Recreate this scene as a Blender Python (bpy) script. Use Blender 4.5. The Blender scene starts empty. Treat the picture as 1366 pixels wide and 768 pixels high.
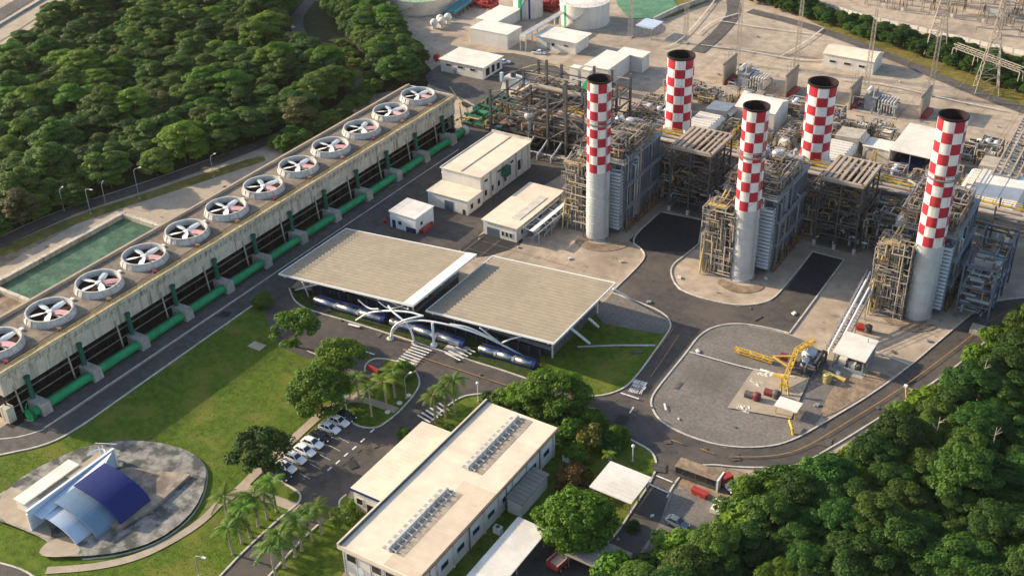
import bpy, math, random
import numpy as np
from mathutils import Vector, Matrix
from mathutils.geometry import tessellate_polygon
S = bpy.context.scene
COL = S.collection
RD = random.Random(11)
# ---------------------------------------------------------------- camera: x runs across the plant, y along it, metres
F, PITCH, ROLL, CAMH, PA = 1586.2, 0.5545, -0.029, 150.0, math.radians(57.3)
def to_plant(p):
    sa, ca = math.sin(PA), math.cos(PA)
    return Vector((p[0]*sa - p[1]*ca, p[0]*ca + p[1]*sa, p[2]))
_fw = Vector((0, math.cos(PITCH), -math.sin(PITCH)))
_up = Vector((0, math.sin(PITCH), math.cos(PITCH)))
_rt = Vector((1, 0, 0))
_r2 = math.cos(ROLL)*_rt + math.sin(ROLL)*_up
_u2 = -math.sin(ROLL)*_rt + math.cos(ROLL)*_up
FW, RT, UP = to_plant(_fw), to_plant(_r2), to_plant(_u2)
def G(px, py, z=0.0):
    d = FW*F + RT*(px-683) + UP*(384-py)
    t = (z-CAMH)/d.z
    return Vector((d.x*t, d.y*t, z))
cam = bpy.data.cameras.new('camera')
camo = bpy.data.objects.new('camera', cam); COL.objects.link(camo)
camo.matrix_world = Matrix(((RT.x, UP.x, -FW.x, 0), (RT.y, UP.y, -FW.y, 0), (RT.z, UP.z, -FW.z, CAMH), (0, 0, 0, 1)))
cam.sensor_width = 36.0; cam.lens = F/1366*36.0; cam.clip_start = 1.0; cam.clip_end = 6000.0
S.camera = camo
# ---------------------------------------------------------------- light
SUN_AZ, SUN_EL = math.radians(189.4), math.radians(21.5)
sd = Vector((math.cos(SUN_AZ)*math.cos(SUN_EL), math.sin(SUN_AZ)*math.cos(SUN_EL), math.sin(SUN_EL)))
sl = bpy.data.lights.new('sun', 'SUN'); sl.energy = 4.6; sl.angle = math.radians(0.8); sl.color = (1.0, 0.84, 0.62)
so = bpy.data.objects.new('sun', sl); COL.objects.link(so)
so.rotation_euler = (-sd).to_track_quat('-Z', 'Y').to_euler(); so.location = (0, 0, 300)
W = bpy.data.worlds.new('World'); S.world = W; W.use_nodes = True
nt = W.node_tree
sk = nt.nodes.new('ShaderNodeTexSky'); sk.sky_type = 'NISHITA'; sk.sun_disc = False
sk.sun_elevation = SUN_EL; sk.sun_rotation = math.pi/2 - SUN_AZ
sk.air_density = 1.0; sk.dust_density = 1.5
nt.links.new(sk.outputs[0], nt.nodes['Background'].inputs[0]); nt.nodes['Background'].inputs[1].default_value = 0.15
S.view_settings.view_transform = 'Standard'; S.view_settings.look = 'None'; S.view_settings.gamma = 1
S.view_settings.exposure = 0.86
try:
    S.cycles.max_bounces = 6; S.cycles.diffuse_bounces = 3; S.cycles.use_denoising = True
except Exception: pass
# ---------------------------------------------------------------- materials
def mat(name, col, rough=0.75, var=0.18, scale=0.35, big=0.0, bigcol=None, bigscale=0.05, bump=0.0, metal=0.0, streak=0.0, streakcol=(0.05, 0.04, 0.03), spec=0.3, coord='pos', bump_scale=None, lo=0.5, hi=0.62, rnd=0.0, big2=None):
    m = bpy.data.materials.new(name); m.use_nodes = True
    n, l = m.node_tree.nodes, m.node_tree.links
    b = n['Principled BSDF']; b.inputs['Roughness'].default_value = rough; b.inputs['Metallic'].default_value = metal
    b.inputs['Specular IOR Level'].default_value = spec
    if coord == 'pos': src = n.new('ShaderNodeNewGeometry').outputs['Position']
    else: src = n.new('ShaderNodeTexCoord').outputs['Object']
    def noise(sc, det=6.0, vec=None, rg=0.6):
        t = n.new('ShaderNodeTexNoise'); t.inputs['Scale'].default_value = sc; t.inputs['Detail'].default_value = det
        t.inputs['Roughness'].default_value = rg; l.new(vec or src, t.inputs['Vector']); return t.outputs['Fac']
    def ramp(fac, p0, c0, p1, c1):
        r = n.new('ShaderNodeValToRGB'); e = r.color_ramp.elements
        e[0].position, e[0].color = p0, (*c0, 1); e[1].position, e[1].color = p1, (*c1, 1)
        l.new(fac, r.inputs[0]); return r.outputs['Color']
    def mix(fac, a, c, mode='MIX'):
        x = n.new('ShaderNodeMix'); x.data_type = 'RGBA'; x.blend_type = mode
        if isinstance(fac, float): x.inputs[0].default_value = fac
        else: l.new(fac, x.inputs[0])
        for s, k in ((a, 6), (c, 7)):
            if isinstance(s, tuple): x.inputs[k].default_value = (*s, 1)
            else: l.new(s, x.inputs[k])
        return x.outputs[2]
    c = ramp(noise(scale), 0.3, tuple(v*(1-var) for v in col), 0.72, tuple(min(1, v*(1+var)) for v in col))
    if big > 0:
        f = ramp(noise(bigscale, 8.0), lo, (0, 0, 0), hi, (big, big, big)); c = mix(f, c, bigcol or tuple(v*0.5 for v in col))
    if big2:
        f = ramp(noise(big2[1], 7.0, None, 0.68), 0.585, (0, 0, 0), 0.66, (big2[2],)*3); c = mix(f, c, big2[0])
    if streak > 0:
        mp = n.new('ShaderNodeMapping'); mp.inputs['Scale'].default_value = (1.3, 1.3, 0.06); l.new(src, mp.inputs['Vector'])
        f = ramp(noise(1.0, 5.0, mp.outputs[0]), 0.52, (0, 0, 0), 0.72, (streak,)*3); c = mix(f, c, streakcol)
    if rnd > 0:
        oi = n.new('ShaderNodeObjectInfo'); h = n.new('ShaderNodeHueSaturation')
        mr = n.new('ShaderNodeMapRange'); mr.inputs[3].default_value = 1-rnd; mr.inputs[4].default_value = 1+rnd
        l.new(oi.outputs['Random'], mr.inputs[0]); l.new(mr.outputs[0], h.inputs['Value']); l.new(c, h.inputs['Color']); c = h.outputs[0]
    l.new(c, b.inputs['Base Color'])
    if bump > 0:
        bp = n.new('ShaderNodeBump'); bp.inputs['Strength'].default_value = bump; bp.inputs['Distance'].default_value = 0.3
        l.new(noise(bump_scale or scale*4), bp.inputs['Height']); l.new(bp.outputs[0], b.inputs['Normal'])
    return m
def leafmat(name, dark, light, alt=None, trans=0.3):
    m = bpy.data.materials.new(name); m.use_nodes = True
    n, l = m.node_tree.nodes, m.node_tree.links
    b = n['Principled BSDF']; b.inputs['Roughness'].default_value = 0.6; b.inputs['Specular IOR Level'].default_value = 0.25
    g = n.new('ShaderNodeNewGeometry'); oi = n.new('ShaderNodeObjectInfo')
    r = n.new('ShaderNodeValToRGB'); e = r.color_ramp.elements
    e[0].position, e[0].color = 0.1, (*dark, 1); e[1].position, e[1].color = 0.9, (*light, 1)
    l.new(g.outputs['Random Per Island'], r.inputs[0])
    c = r.outputs[0]
    if alt:
        r2 = n.new('ShaderNodeValToRGB'); e = r2.color_ramp.elements
        e[0].position, e[0].color = 0.45, (0, 0, 0, 1); e[1].position, e[1].color = 1.0, (0.85, 0.85, 0.85, 1)
        l.new(oi.outputs['Random'], r2.inputs[0])
        x = n.new('ShaderNodeMix'); x.data_type = 'RGBA'; l.new(r2.outputs[0], x.inputs[0]); l.new(c, x.inputs[6]); x.inputs[7].default_value = (*alt, 1); c = x.outputs[2]
    h = n.new('ShaderNodeHueSaturation'); mr = n.new('ShaderNodeMapRange'); mr.inputs[3].default_value = 0.7; mr.inputs[4].default_value = 1.3
    w = n.new('ShaderNodeMath'); w.operation = 'FRACT'; mu = n.new('ShaderNodeMath'); mu.operation = 'MULTIPLY'; mu.inputs[1].default_value = 7.31
    l.new(oi.outputs['Random'], mu.inputs[0]); l.new(mu.outputs[0], w.inputs[0]); l.new(w.outputs[0], mr.inputs[0]); l.new(mr.outputs[0], h.inputs['Value'])
    m3 = n.new('ShaderNodeMath'); m3.operation = 'MULTIPLY'; m3.inputs[1].default_value = 3.77; m4 = n.new('ShaderNodeMath'); m4.operation = 'FRACT'; m5 = n.new('ShaderNodeMapRange'); m5.inputs[3].default_value = 0.488; m5.inputs[4].default_value = 0.518
    l.new(oi.outputs['Random'], m3.inputs[0]); l.new(m3.outputs[0], m4.inputs[0]); l.new(m4.outputs[0], m5.inputs[0]); l.new(m5.outputs[0], h.inputs['Hue'])
    l.new(c, h.inputs['Color']); c = h.outputs[0]
    l.new(c, b.inputs['Base Color'])
    t = n.new('ShaderNodeBsdfTranslucent'); l.new(c, t.inputs[0]); ms = n.new('ShaderNodeMixShader'); ms.inputs[0].default_value = trans
    l.new(b.outputs[0], ms.inputs[1]); l.new(t.outputs[0], ms.inputs[2]); l.new(ms.outputs[0], n['Material Output'].inputs[0])
    return m
M = {}
M['apron'] = mat('apron_concrete', (0.41, 0.325, 0.24), 0.9, 0.24, 0.3, 0.7, (0.20, 0.155, 0.115), 0.045, 0.15, lo=0.48, hi=0.68, big2=((0.13, 0.095, 0.07), 0.22, 0.6))
M['asphalt'] = mat('asphalt', (0.072, 0.063, 0.056), 0.9, 0.28, 0.5, 0.65, (0.14, 0.112, 0.088), 0.08, 0.1, lo=0.44, hi=0.68, big2=((0.028, 0.025, 0.023), 0.33, 0.6))
M['asphalt2'] = mat('old_asphalt', (0.10, 0.089, 0.079), 0.9, 0.3, 0.6, 0.6, (0.055, 0.05, 0.046), 0.09, 0.2)
M['darkasph'] = mat('dark_asphalt', (0.028, 0.027, 0.028), 0.88, 0.25, 0.6, 0.4, (0.05, 0.045, 0.04), 0.1)  # dark tone for road repairs, the dark yard and the painted boiler shadow
M['gravel'] = mat('grey_gravel', (0.19, 0.168, 0.145), 0.95, 0.3, 1.4, 0.7, (0.105, 0.092, 0.08), 0.09, 0.2, lo=0.42, hi=0.68)
M['dirt'] = mat('brown_dirt', (0.27, 0.195, 0.13), 0.95, 0.4, 0.6, 0.7, (0.14, 0.10, 0.068), 0.2, 0.4)
M['lawn'] = mat('lawn_grass', (0.082, 0.129, 0.014), 0.95, 0.4, 0.7, 0.85, (0.16, 0.165, 0.03), 0.11, 0.5, bump_scale=3.0, spec=0.1, big2=((0.16, 0.125, 0.045), 0.16, 0.75))
M['drygrass'] = mat('dry_grass', (0.17, 0.14, 0.035), 0.95, 0.4, 0.5, 0.8, (0.075, 0.09, 0.02), 0.12, 0.5, spec=0.1)
M['strip'] = mat('shaded_planting', (0.035, 0.055, 0.012), 0.95, 0.5, 0.8, 0.7, (0.09, 0.07, 0.04), 0.25, 0.4, spec=0.1)  # grass strip darkened in colour to stand for the canopy shade
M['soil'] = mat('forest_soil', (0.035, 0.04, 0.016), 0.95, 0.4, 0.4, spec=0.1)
M['path'] = mat('path_concrete', (0.38, 0.31, 0.23), 0.9, 0.15, 0.8, 0.4, (0.24, 0.19, 0.14), 0.2)
M['plaza'] = mat('plaza_mottled', (0.25, 0.235, 0.205), 0.9, 0.4, 0.7, 0.95, (0.06, 0.065, 0.06), 0.3, 0.2, lo=0.45, hi=0.58)
M['stage'] = mat('stage_slab', (0.34, 0.27, 0.21), 0.9, 0.35, 0.5, 0.9, (0.15, 0.115, 0.09), 0.3, 0.2, lo=0.44, hi=0.6)
M['kerb'] = mat('kerb_concrete', (0.55, 0.5, 0.43), 0.85, 0.2, 1.0, 0.5, (0.3, 0.26, 0.21), 0.4)
M['wpaint'] = mat('white_road_paint', (0.68, 0.66, 0.62), 0.8, 0.15, 2.0, 0.5, (0.35, 0.33, 0.3), 1.5)
M['ypaint'] = mat('yellow_road_paint', (0.36, 0.19, 0.065), 0.8, 0.25, 2.0, 0.8, (0.15, 0.10, 0.065), 0.5)
M['towerc'] = mat('tower_concrete', (0.54, 0.48, 0.38), 0.85, 0.14, 0.6, 0.4, (0.3, 0.25, 0.18), 0.2, streak=0.8, streakcol=(0.09, 0.068, 0.04))
M['deck'] = mat('tower_deck', (0.165, 0.135, 0.105), 0.9, 0.35, 0.7, 0.7, (0.28, 0.225, 0.165), 0.14)
M['fanring'] = mat('fan_ring_white', (0.52, 0.49, 0.44), 0.75, 0.2, 0.7, 0.4, (0.36, 0.33, 0.29), 0.3, streak=0.5, streakcol=(0.2, 0.19, 0.18))
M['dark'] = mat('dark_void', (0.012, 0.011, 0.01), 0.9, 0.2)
M['fandark'] = mat('fan_pit', (0.035, 0.012, 0.012), 0.9, 0.2)
M['blade'] = mat('fan_blade_white', (0.72, 0.72, 0.66), 0.6, 0.1, 1.0)
M['bladered'] = mat('fan_blade_pink', (0.6, 0.32, 0.31), 0.6, 0.2, 1.0)
M['green'] = mat('green_pipe_paint', (0.004, 0.27, 0.09), 0.5, 0.18, 0.8, 0.3, (0.01, 0.10, 0.045), 0.3, spec=0.4)
M['greend'] = mat('dark_green_paint', (0.008, 0.10, 0.065), 0.6, 0.2, 0.8)
M['conc'] = mat('grey_concrete', (0.40, 0.36, 0.30), 0.9, 0.18, 0.6, 0.5, (0.22, 0.19, 0.15), 0.25, streak=0.4, streakcol=(0.14, 0.12, 0.09))
M['wall'] = mat('white_wall', (0.66, 0.62, 0.55), 0.8, 0.08, 0.5, 0.3, (0.42, 0.39, 0.34), 0.25, streak=0.3, streakcol=(0.3, 0.27, 0.22))
M['roof'] = mat('cream_roof', (0.71, 0.60, 0.455), 0.8, 0.1, 0.35, 0.55, (0.56, 0.46, 0.34), 0.09)
M['wroof'] = mat('white_roof', (0.72, 0.665, 0.58), 0.75, 0.1, 0.4, 0.5, (0.55, 0.5, 0.42), 0.15)
M['canroof'] = mat('canopy_roof', (0.29, 0.238, 0.170), 0.75, 0.12, 0.6, 0.4, (0.22, 0.18, 0.13), 0.1)
M['white'] = mat('white_steel', (0.76, 0.75, 0.72), 0.55, 0.06, 0.8, spec=0.4)
M['ductmetal'] = mat('polished_duct', (0.55, 0.56, 0.58), 0.28, 0.1, 0.6, metal=0.9, spec=0.5)
M['pipegrey'] = mat('dull_pipe_lagging', (0.25, 0.232, 0.21), 0.7, 0.3, 0.6)
M['grey'] = mat('grey_steel', (0.27, 0.28, 0.29), 0.6, 0.2, 0.6)
M['dsteel'] = mat('dark_steel', (0.095, 0.09, 0.088), 0.65, 0.3, 0.6)
M['bsteel'] = mat('blue_grey_cladding', (0.09, 0.118, 0.155), 0.55, 0.25, 0.35, 0.5, (0.075, 0.09, 0.115), 0.15, spec=0.4)
M['bsteel2'] = mat('pale_blue_grey_steel', (0.16, 0.185, 0.215), 0.5, 0.2, 0.35, spec=0.4)
M['silver'] = mat('silver_cladding', (0.5, 0.51, 0.52), 0.38, 0.12, 0.6, 0.25, (0.33, 0.33, 0.33), 0.3, metal=0.3, spec=0.5)
M['chim'] = mat('chimney_grey', (0.50, 0.505, 0.50), 0.55, 0.15, 0.5, 0.55, (0.35, 0.345, 0.335), 0.25, streak=0.45, streakcol=(0.33, 0.31, 0.29), metal=0.1)
M['red'] = mat('checker_red', (0.42, 0.018, 0.035), 0.55, 0.18, 0.6, 0.4, (0.27, 0.025, 0.035), 0.35, streak=0.25, streakcol=(0.45, 0.12, 0.1))
M['cwhite'] = mat('checker_white', (0.76, 0.73, 0.69), 0.55, 0.08, 0.6, 0.35, (0.52, 0.48, 0.44), 0.3, streak=0.55, streakcol=(0.36, 0.28, 0.23), big2=((0.4, 0.34, 0.3), 0.5, 0.5))
M['rim'] = mat('sooty_rim', (0.022, 0.008, 0.008), 0.7, 0.3, 0.8)
M['beige'] = mat('beige_lagging', (0.40, 0.32, 0.24), 0.65, 0.18, 0.5, 0.4, (0.28, 0.2, 0.14), 0.3)
M['rust'] = mat('rusty_pipe', (0.20, 0.125, 0.075), 0.75, 0.35, 0.6)
M['yellow'] = mat('yellow_steel', (0.60, 0.38, 0.05), 0.6, 0.2, 0.8)
M['tanyel'] = mat('faded_yellow', (0.50, 0.37, 0.13), 0.7, 0.25, 0.8)
M['navy'] = mat('navy_panel', (0.004, 0.014, 0.125), 0.6, 0.1, 0.5, spec=0.4)
M['midblue'] = mat('mid_blue_panel', (0.155, 0.235, 0.315), 0.5, 0.12, 0.4, 0.3, (0.12, 0.2, 0.33), 0.4)
M['paleblue'] = mat('pale_blue_panel', (0.50, 0.57, 0.66), 0.5, 0.08, 0.4)
M['blue'] = mat('blue_paint', (0.012, 0.028, 0.13), 0.5, 0.15, 0.8)
M['glass'] = mat('dark_glass', (0.02, 0.025, 0.03), 0.12, 0.2, 0.5, spec=0.6)
M['tyre'] = mat('tyre_rubber', (0.015, 0.015, 0.015), 0.85, 0.2)
M['carwhite'] = mat('car_white', (0.78, 0.78, 0.77), 0.25, 0.03, 1.0, spec=0.6, coord='obj')
M['carblack'] = mat('car_black', (0.02, 0.022, 0.025), 0.22, 0.1, 1.0, spec=0.6, coord='obj')
M['cargrey'] = mat('car_grey_blue', (0.10, 0.14, 0.17), 0.25, 0.08, 1.0, spec=0.6, coord='obj')
M['vred'] = mat('vehicle_red', (0.36, 0.04, 0.03), 0.4, 0.15, 1.0, coord='obj')
M['lamp'] = mat('lamp_glass', (0.8, 0.8, 0.78), 0.3, 0.03)
M['bark'] = mat('tree_bark', (0.10, 0.075, 0.05), 0.9, 0.3, 1.0)
M['palmbark'] = mat('palm_bark', (0.30, 0.255, 0.19), 0.9, 0.2, 1.2)
M['teal'] = mat('teal_steel', (0.06, 0.2, 0.22), 0.6, 0.2, 0.8)
M['sub'] = mat('substation_steel', (0.34, 0.29, 0.235), 0.7, 0.2, 0.5)
M['magenta'] = mat('magenta_drum', (0.17, 0.035, 0.045), 0.6, 0.2)
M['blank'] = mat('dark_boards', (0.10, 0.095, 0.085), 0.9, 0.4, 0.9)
def watermat(name, col, bumps, sc):
    m = mat(name, col, 0.25, 0.3, sc, bump=bumps, bump_scale=sc*2.2, spec=0.18, big=0.6, bigcol=tuple(v*1.7 for v in col), bigscale=0.25)
    return m
M['water'] = watermat('basin_water', (0.06, 0.115, 0.06), 0.6, 0.5)
M['pond'] = watermat('pond_water', (0.07, 0.17, 0.065), 0.05, 0.1)
L1 = leafmat('leaf_forest', (0.036, 0.092, 0.012), (0.105, 0.198, 0.022), (0.15, 0.205, 0.03), trans=0.45)
L2 = leafmat('leaf_bright', (0.050, 0.125, 0.010), (0.135, 0.255, 0.020), (0.15, 0.245, 0.02), trans=0.45)
L3 = leafmat('leaf_deep', (0.022, 0.068, 0.010), (0.066, 0.142, 0.017), (0.095, 0.155, 0.02), trans=0.42)
L4 = leafmat('leaf_palm', (0.05, 0.13, 0.014), (0.16, 0.26, 0.02), (0.2, 0.25, 0.02), trans=0.4)
L5 = leafmat('leaf_rusty', (0.10, 0.06, 0.015), (0.22, 0.13, 0.03))
L7 = leafmat('leaf_olive_brown', (0.075, 0.075, 0.022), (0.17, 0.155, 0.05))
L6 = leafmat('leaf_yellow', (0.08, 0.10, 0.012), (0.2, 0.19, 0.02))
# ---------------------------------------------------------------- mesh collector
class MB:
    def __init__(s): s.v, s.f, s.m = [], [], []
    def add(s, vs, fs, mi=0):
        o = len(s.v); s.v += [tuple(p) for p in vs]; s.f += [tuple(i+o for i in q) for q in fs]
        s.m += [mi]*len(fs) if isinstance(mi, int) else list(mi); return s
    def box(s, x0, x1, y0, y1, z0, z1, mi=0):
        return s.add([(x0, y0, z0), (x1, y0, z0), (x1, y1, z0), (x0, y1, z0), (x0, y0, z1), (x1, y0, z1), (x1, y1, z1), (x0, y1, z1)],
                     [(0, 3, 2, 1), (4, 5, 6, 7), (0, 1, 5, 4), (1, 2, 6, 5), (2, 3, 7, 6), (3, 0, 4, 7)], mi)
    def hexa(s, b, t, mi=0):
        return s.add(list(b)+list(t), [(0, 3, 2, 1), (4, 5, 6, 7), (0, 1, 5, 4), (1, 2, 6, 5), (2, 3, 7, 6), (3, 0, 4, 7)], mi)
    def beam(s, p, q, w, h=None, mi=0):
        p, q = Vector(p), Vector(q); h = h or w; d = (q-p)
        if d.length < 1e-6: return s
        d.normalize(); r = d.cross(Vector((0, 0, 1)))
        if r.length < 1e-3: r = Vector((1, 0, 0))
        r.normalize(); u = r.cross(d); r = r*w/2; u = u*h/2
        return s.hexa([p-r-u, p+r-u, q+r-u, q-r-u], [p-r+u, p+r+u, q+r+u, q-r+u], mi)
    def path(s, pts, r, n=8, mi=0, cap=True, rr=None):
        pts = [Vector(p) for p in pts]; vs, fs = [], []; prev = None
        for i, p in enumerate(pts):
            a = pts[max(i-1, 0)]; b = pts[min(i+1, len(pts)-1)]; d = (b-a).normalized()
            e = prev if prev is not None and abs(prev.dot(d)) < 0.95 else (Vector((0, 0, 1)) if abs(d.z) < 0.9 else Vector((1, 0, 0)))
            x = d.cross(e).normalized(); y = x.cross(d); prev = y
            rad = rr[i] if rr else r
            if 0 < i < len(pts)-1:
                c = (pts[i]-a).normalized().dot((b-pts[i]).normalized()); rad = rad/max(0.6, math.sqrt(max(0.0, (1+c)/2)))
            for k in range(n):
                t = 2*math.pi*k/n; vs.append(p+x*math.cos(t)*rad+y*math.sin(t)*rad)
        for i in range(len(pts)-1):
            for k in range(n): fs.append((i*n+k, i*n+(k+1) % n, (i+1)*n+(k+1) % n, (i+1)*n+k))
        if cap: fs.append(tuple(range(n))[::-1]); fs.append(tuple((len(pts)-1)*n+k for k in range(n)))
        return s.add(vs, fs, mi)
    def tube(s, p, q, r, n=8, mi=0): return s.path([p, q], r, n, mi)
    def lathe(s, prof, n=24, c=(0, 0, 0), mi=0, cap0=False, cap1=False):
        vs, fs, ms = [], [], []
        for (r, z) in prof:
            for k in range(n): t = 2*math.pi*k/n; vs.append((c[0]+r*math.cos(t), c[1]+r*math.sin(t), c[2]+z))
        for i in range(len(prof)-1):
            for k in range(n):
                fs.append((i*n+k, i*n+(k+1) % n, (i+1)*n+(k+1) % n, (i+1)*n+k)); ms.append(mi(i, k) if callable(mi) else mi)
        e = mi if isinstance(mi, int) else 0
        if cap0: fs.append(tuple(range(n))[::-1]); ms.append(e)
        if cap1: fs.append(tuple((len(prof)-1)*n+k for k in range(n))); ms.append(e)
        return s.add(vs, fs, ms)
    def sphere(s, c, r, n=12, sz=1.0, mi=0):
        prof = [(r*math.sin(math.pi*(i+0.001)/8), -r*sz*math.cos(math.pi*i/8)) for i in range(9)]
        return s.lathe(prof, n, c, mi)
    def prism(s, poly, z0, z1, mi=0):
        n = len(poly); p2 = [(p[0], p[1]) for p in poly]
        ar = sum(p2[i][0]*p2[(i+1) % n][1]-p2[(i+1) % n][0]*p2[i][1] for i in range(n))
        if ar < 0: p2 = p2[::-1]
        tri = tessellate_polygon([[Vector((x, y, 0)) for x, y in p2]])
        vs = [(x, y, z0) for x, y in p2]+[(x, y, z1) for x, y in p2]
        fs = [(i, (i+1) % n, n+(i+1) % n, n+i) for i in range(n)]
        for t in tri:
            a, b, c = [Vector((*p2[i], 0)) for i in t]
            if (b-a).cross(c-a).z < 0: t = t[::-1]
            fs.append(tuple(n+i for i in t)); fs.append(tuple(i for i in t[::-1]))
        return s.add(vs, fs, mi)
    def grid(s, P, mi=0):   # P[i][j] points
        a, b = len(P), len(P[0])
        return s.add([p for r in P for p in r], [(i*b+j, (i+1)*b+j, (i+1)*b+j+1, i*b+j+1) for i in range(a-1) for j in range(b-1)], mi)
    def mesh(s, name, mats, smooth=False):
        me = bpy.data.meshes.new(name); me.from_pydata(s.v, [], s.f)
        if not isinstance(mats, (list, tuple)): mats = [mats]
        for m in mats: me.materials.append(M[m] if isinstance(m, str) else m)
        if len(mats) > 1: me.polygons.foreach_set('material_index', s.m)
        if smooth: me.polygons.foreach_set('use_smooth', [True]*len(s.f))
        me.update(); return me
    def build(s, name, mats, parent=None, smooth=False):
        o = bpy.data.objects.new(name, s.mesh(name, mats, smooth)); COL.objects.link(o)
        if parent: o.parent = parent
        return o
def tag(o, label=None, cat=None, group=None, kind=None):
    if label: o['label'] = label
    if cat: o['category'] = cat
    if group: o['group'] = group
    if kind: o['kind'] = kind
    return o
def thing(name, label, cat, loc=(0, 0, 0), rz=0.0, group=None):
    o = bpy.data.objects.new(name, None); COL.objects.link(o); o.empty_display_size = 0.5
    o.location = loc; o.rotation_euler = (0, 0, rz); return tag(o, label, cat, group)
def copy_tree(o, parent=None):
    c = o.copy(); COL.objects.link(c)
    if parent: c.parent = parent
    for ch in list(o.children): copy_tree(ch, c)
    return c
def rails(mb, pts, h=1.1, w=0.07, step=2.0, closed=False, mi=0):
    pts = [Vector(p) for p in pts]
    if closed: pts = pts+[pts[0]]
    for a, b in zip(pts, pts[1:]):
        for k in (h, h*0.5): mb.beam(a+Vector((0, 0, k)), b+Vector((0, 0, k)), w, w, mi)
        n = max(1, int((b-a).length/step))
        for i in range(n+1): p = a.lerp(b, i/n); mb.beam(p, p+Vector((0, 0, h)), w, w, mi)
# ================================================================ ground, roads, lawns
_layer = [0]
def P(pts, z=0.0): return [G(x, y, z) for x, y in pts]
def smoothpoly(pts, it=1, closed=True):
    for _ in range(it):
        o = []; n = len(pts); rng = range(n if closed else n-1)
        if not closed: o.append(pts[0])
        for i in rng:
            a, b = pts[i], pts[(i+1) % n]; o += [a.lerp(b, 0.25), a.lerp(b, 0.75)]
        if not closed: o.append(pts[-1])
        pts = o
    return pts
def sheet(name, pts, m, smooth=0, px=True, z=None):
    p = P(pts) if px else [Vector((x, y, 0)) for x, y in pts]
    if smooth: p = smoothpoly(p, smooth)
    if z is None: _layer[0] += 1; z = 0.004*_layer[0]
    p = [Vector((q.x, q.y, z)) for q in p]
    tri = tessellate_polygon([p]); fs = []
    for t in tri:
        a, b, c = [p[i] for i in t]
        fs.append(tuple(t) if (b-a).cross(c-a).z > 0 else tuple(t)[::-1])
    mb = MB(); mb.add(p, fs); o = mb.build(name, m); tag(o, kind='structure'); return o
def ribbon_pts(c, w):
    out_l, out_r = [], []
    for i, p in enumerate(c):
        d = (c[min(i+1, len(c)-1)]-c[max(i-1, 0)]); d.z = 0; d.normalize(); n = Vector((-d.y, d.x, 0))
        out_l.append(p+n*w/2); out_r.append(p-n*w/2)
    return out_l, out_r
def ribbon(name, pts, w, m, z=None, smooth=2, px=True):
    c = smoothpoly(P(pts) if px else [Vector((x, y, 0)) for x, y in pts], smooth, False)
    if z is None: _layer[0] += 1; z = 0.004*_layer[0]
    l, r = ribbon_pts(c, w)
    mb = MB(); mb.grid([[Vector((a.x, a.y, z)), Vector((b.x, b.y, z))] for a, b in zip(r, l)])
    o = mb.build(name, m); return tag(o, kind='structure')
def kerb(name, pts, w=0.35, h=0.2, m='kerb', smooth=2, px=True, base=0.0):
    c = smoothpoly(P(pts) if px else [Vector((x, y, 0)) for x, y in pts], smooth, False)
    l, r = ribbon_pts(c, w); mb = MB(); Z0, Z1 = Vector((0, 0, base-0.05)), Vector((0, 0, base+h))
    mb.grid([[a+Z0, a+Z1, b+Z1, b+Z0] for a, b in zip(r, l)])
    a, b = r[0], l[0]; mb.add([a+Z0, b+Z0, b+Z1, a+Z1], [(0, 1, 2, 3)]); a, b = r[-1], l[-1]; mb.add([a+Z0, b+Z0, b+Z1, a+Z1], [(3, 2, 1, 0)])
    o = mb.build(name, m); return tag(o, kind='structure')
g0 = MB(); g0.add([(-3000, -1500, 0), (2500, -1500, 0), (2500, 4000, 0), (-3000, 4000, 0)], [(0, 1, 2, 3)])
tag(g0.build('ground', 'apron'), kind='structure')
# forest floors and rough grass
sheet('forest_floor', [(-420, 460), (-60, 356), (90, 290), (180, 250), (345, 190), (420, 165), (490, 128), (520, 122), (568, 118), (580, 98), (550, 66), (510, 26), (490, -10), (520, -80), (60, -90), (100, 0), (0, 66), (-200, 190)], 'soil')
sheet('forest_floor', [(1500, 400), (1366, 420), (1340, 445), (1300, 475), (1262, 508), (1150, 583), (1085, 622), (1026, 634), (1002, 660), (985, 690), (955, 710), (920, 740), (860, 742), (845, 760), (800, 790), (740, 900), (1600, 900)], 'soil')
sheet('dirt_bank', [(-60, 352), (0, 333), (110, 292), (190, 262), (270, 240), (350, 214), (352, 226), (225, 262), (150, 284), (60, 320), (0, 358), (-60, 385)], 'dirt', 1)
sheet('verge_grass', [(-60, 350), (0, 330), (110, 284), (180, 262), (270, 232), (350, 206), (356, 216), (270, 246), (190, 268), (120, 292), (80, 308), (0, 345)], 'drygrass', 1)
sheet('verge_grass', [(400, 70), (440, 52), (470, 80), (500, 112), (505, 124), (480, 118), (455, 95)], 'drygrass', 1)
sheet('verge_grass', [(1005, -2), (1060, 18), (1150, 62), (1210, 88), (1290, 118), (1366, 150), (1420, 170), (1420, 120), (1366, 100), (1250, 52), (1150, 20), (1060, -10)], 'drygrass')
sheet('verge_grass', [(880, -4), (935, -12), (945, 2), (900, 22), (872, 28), (850, 10)], 'drygrass')
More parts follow.
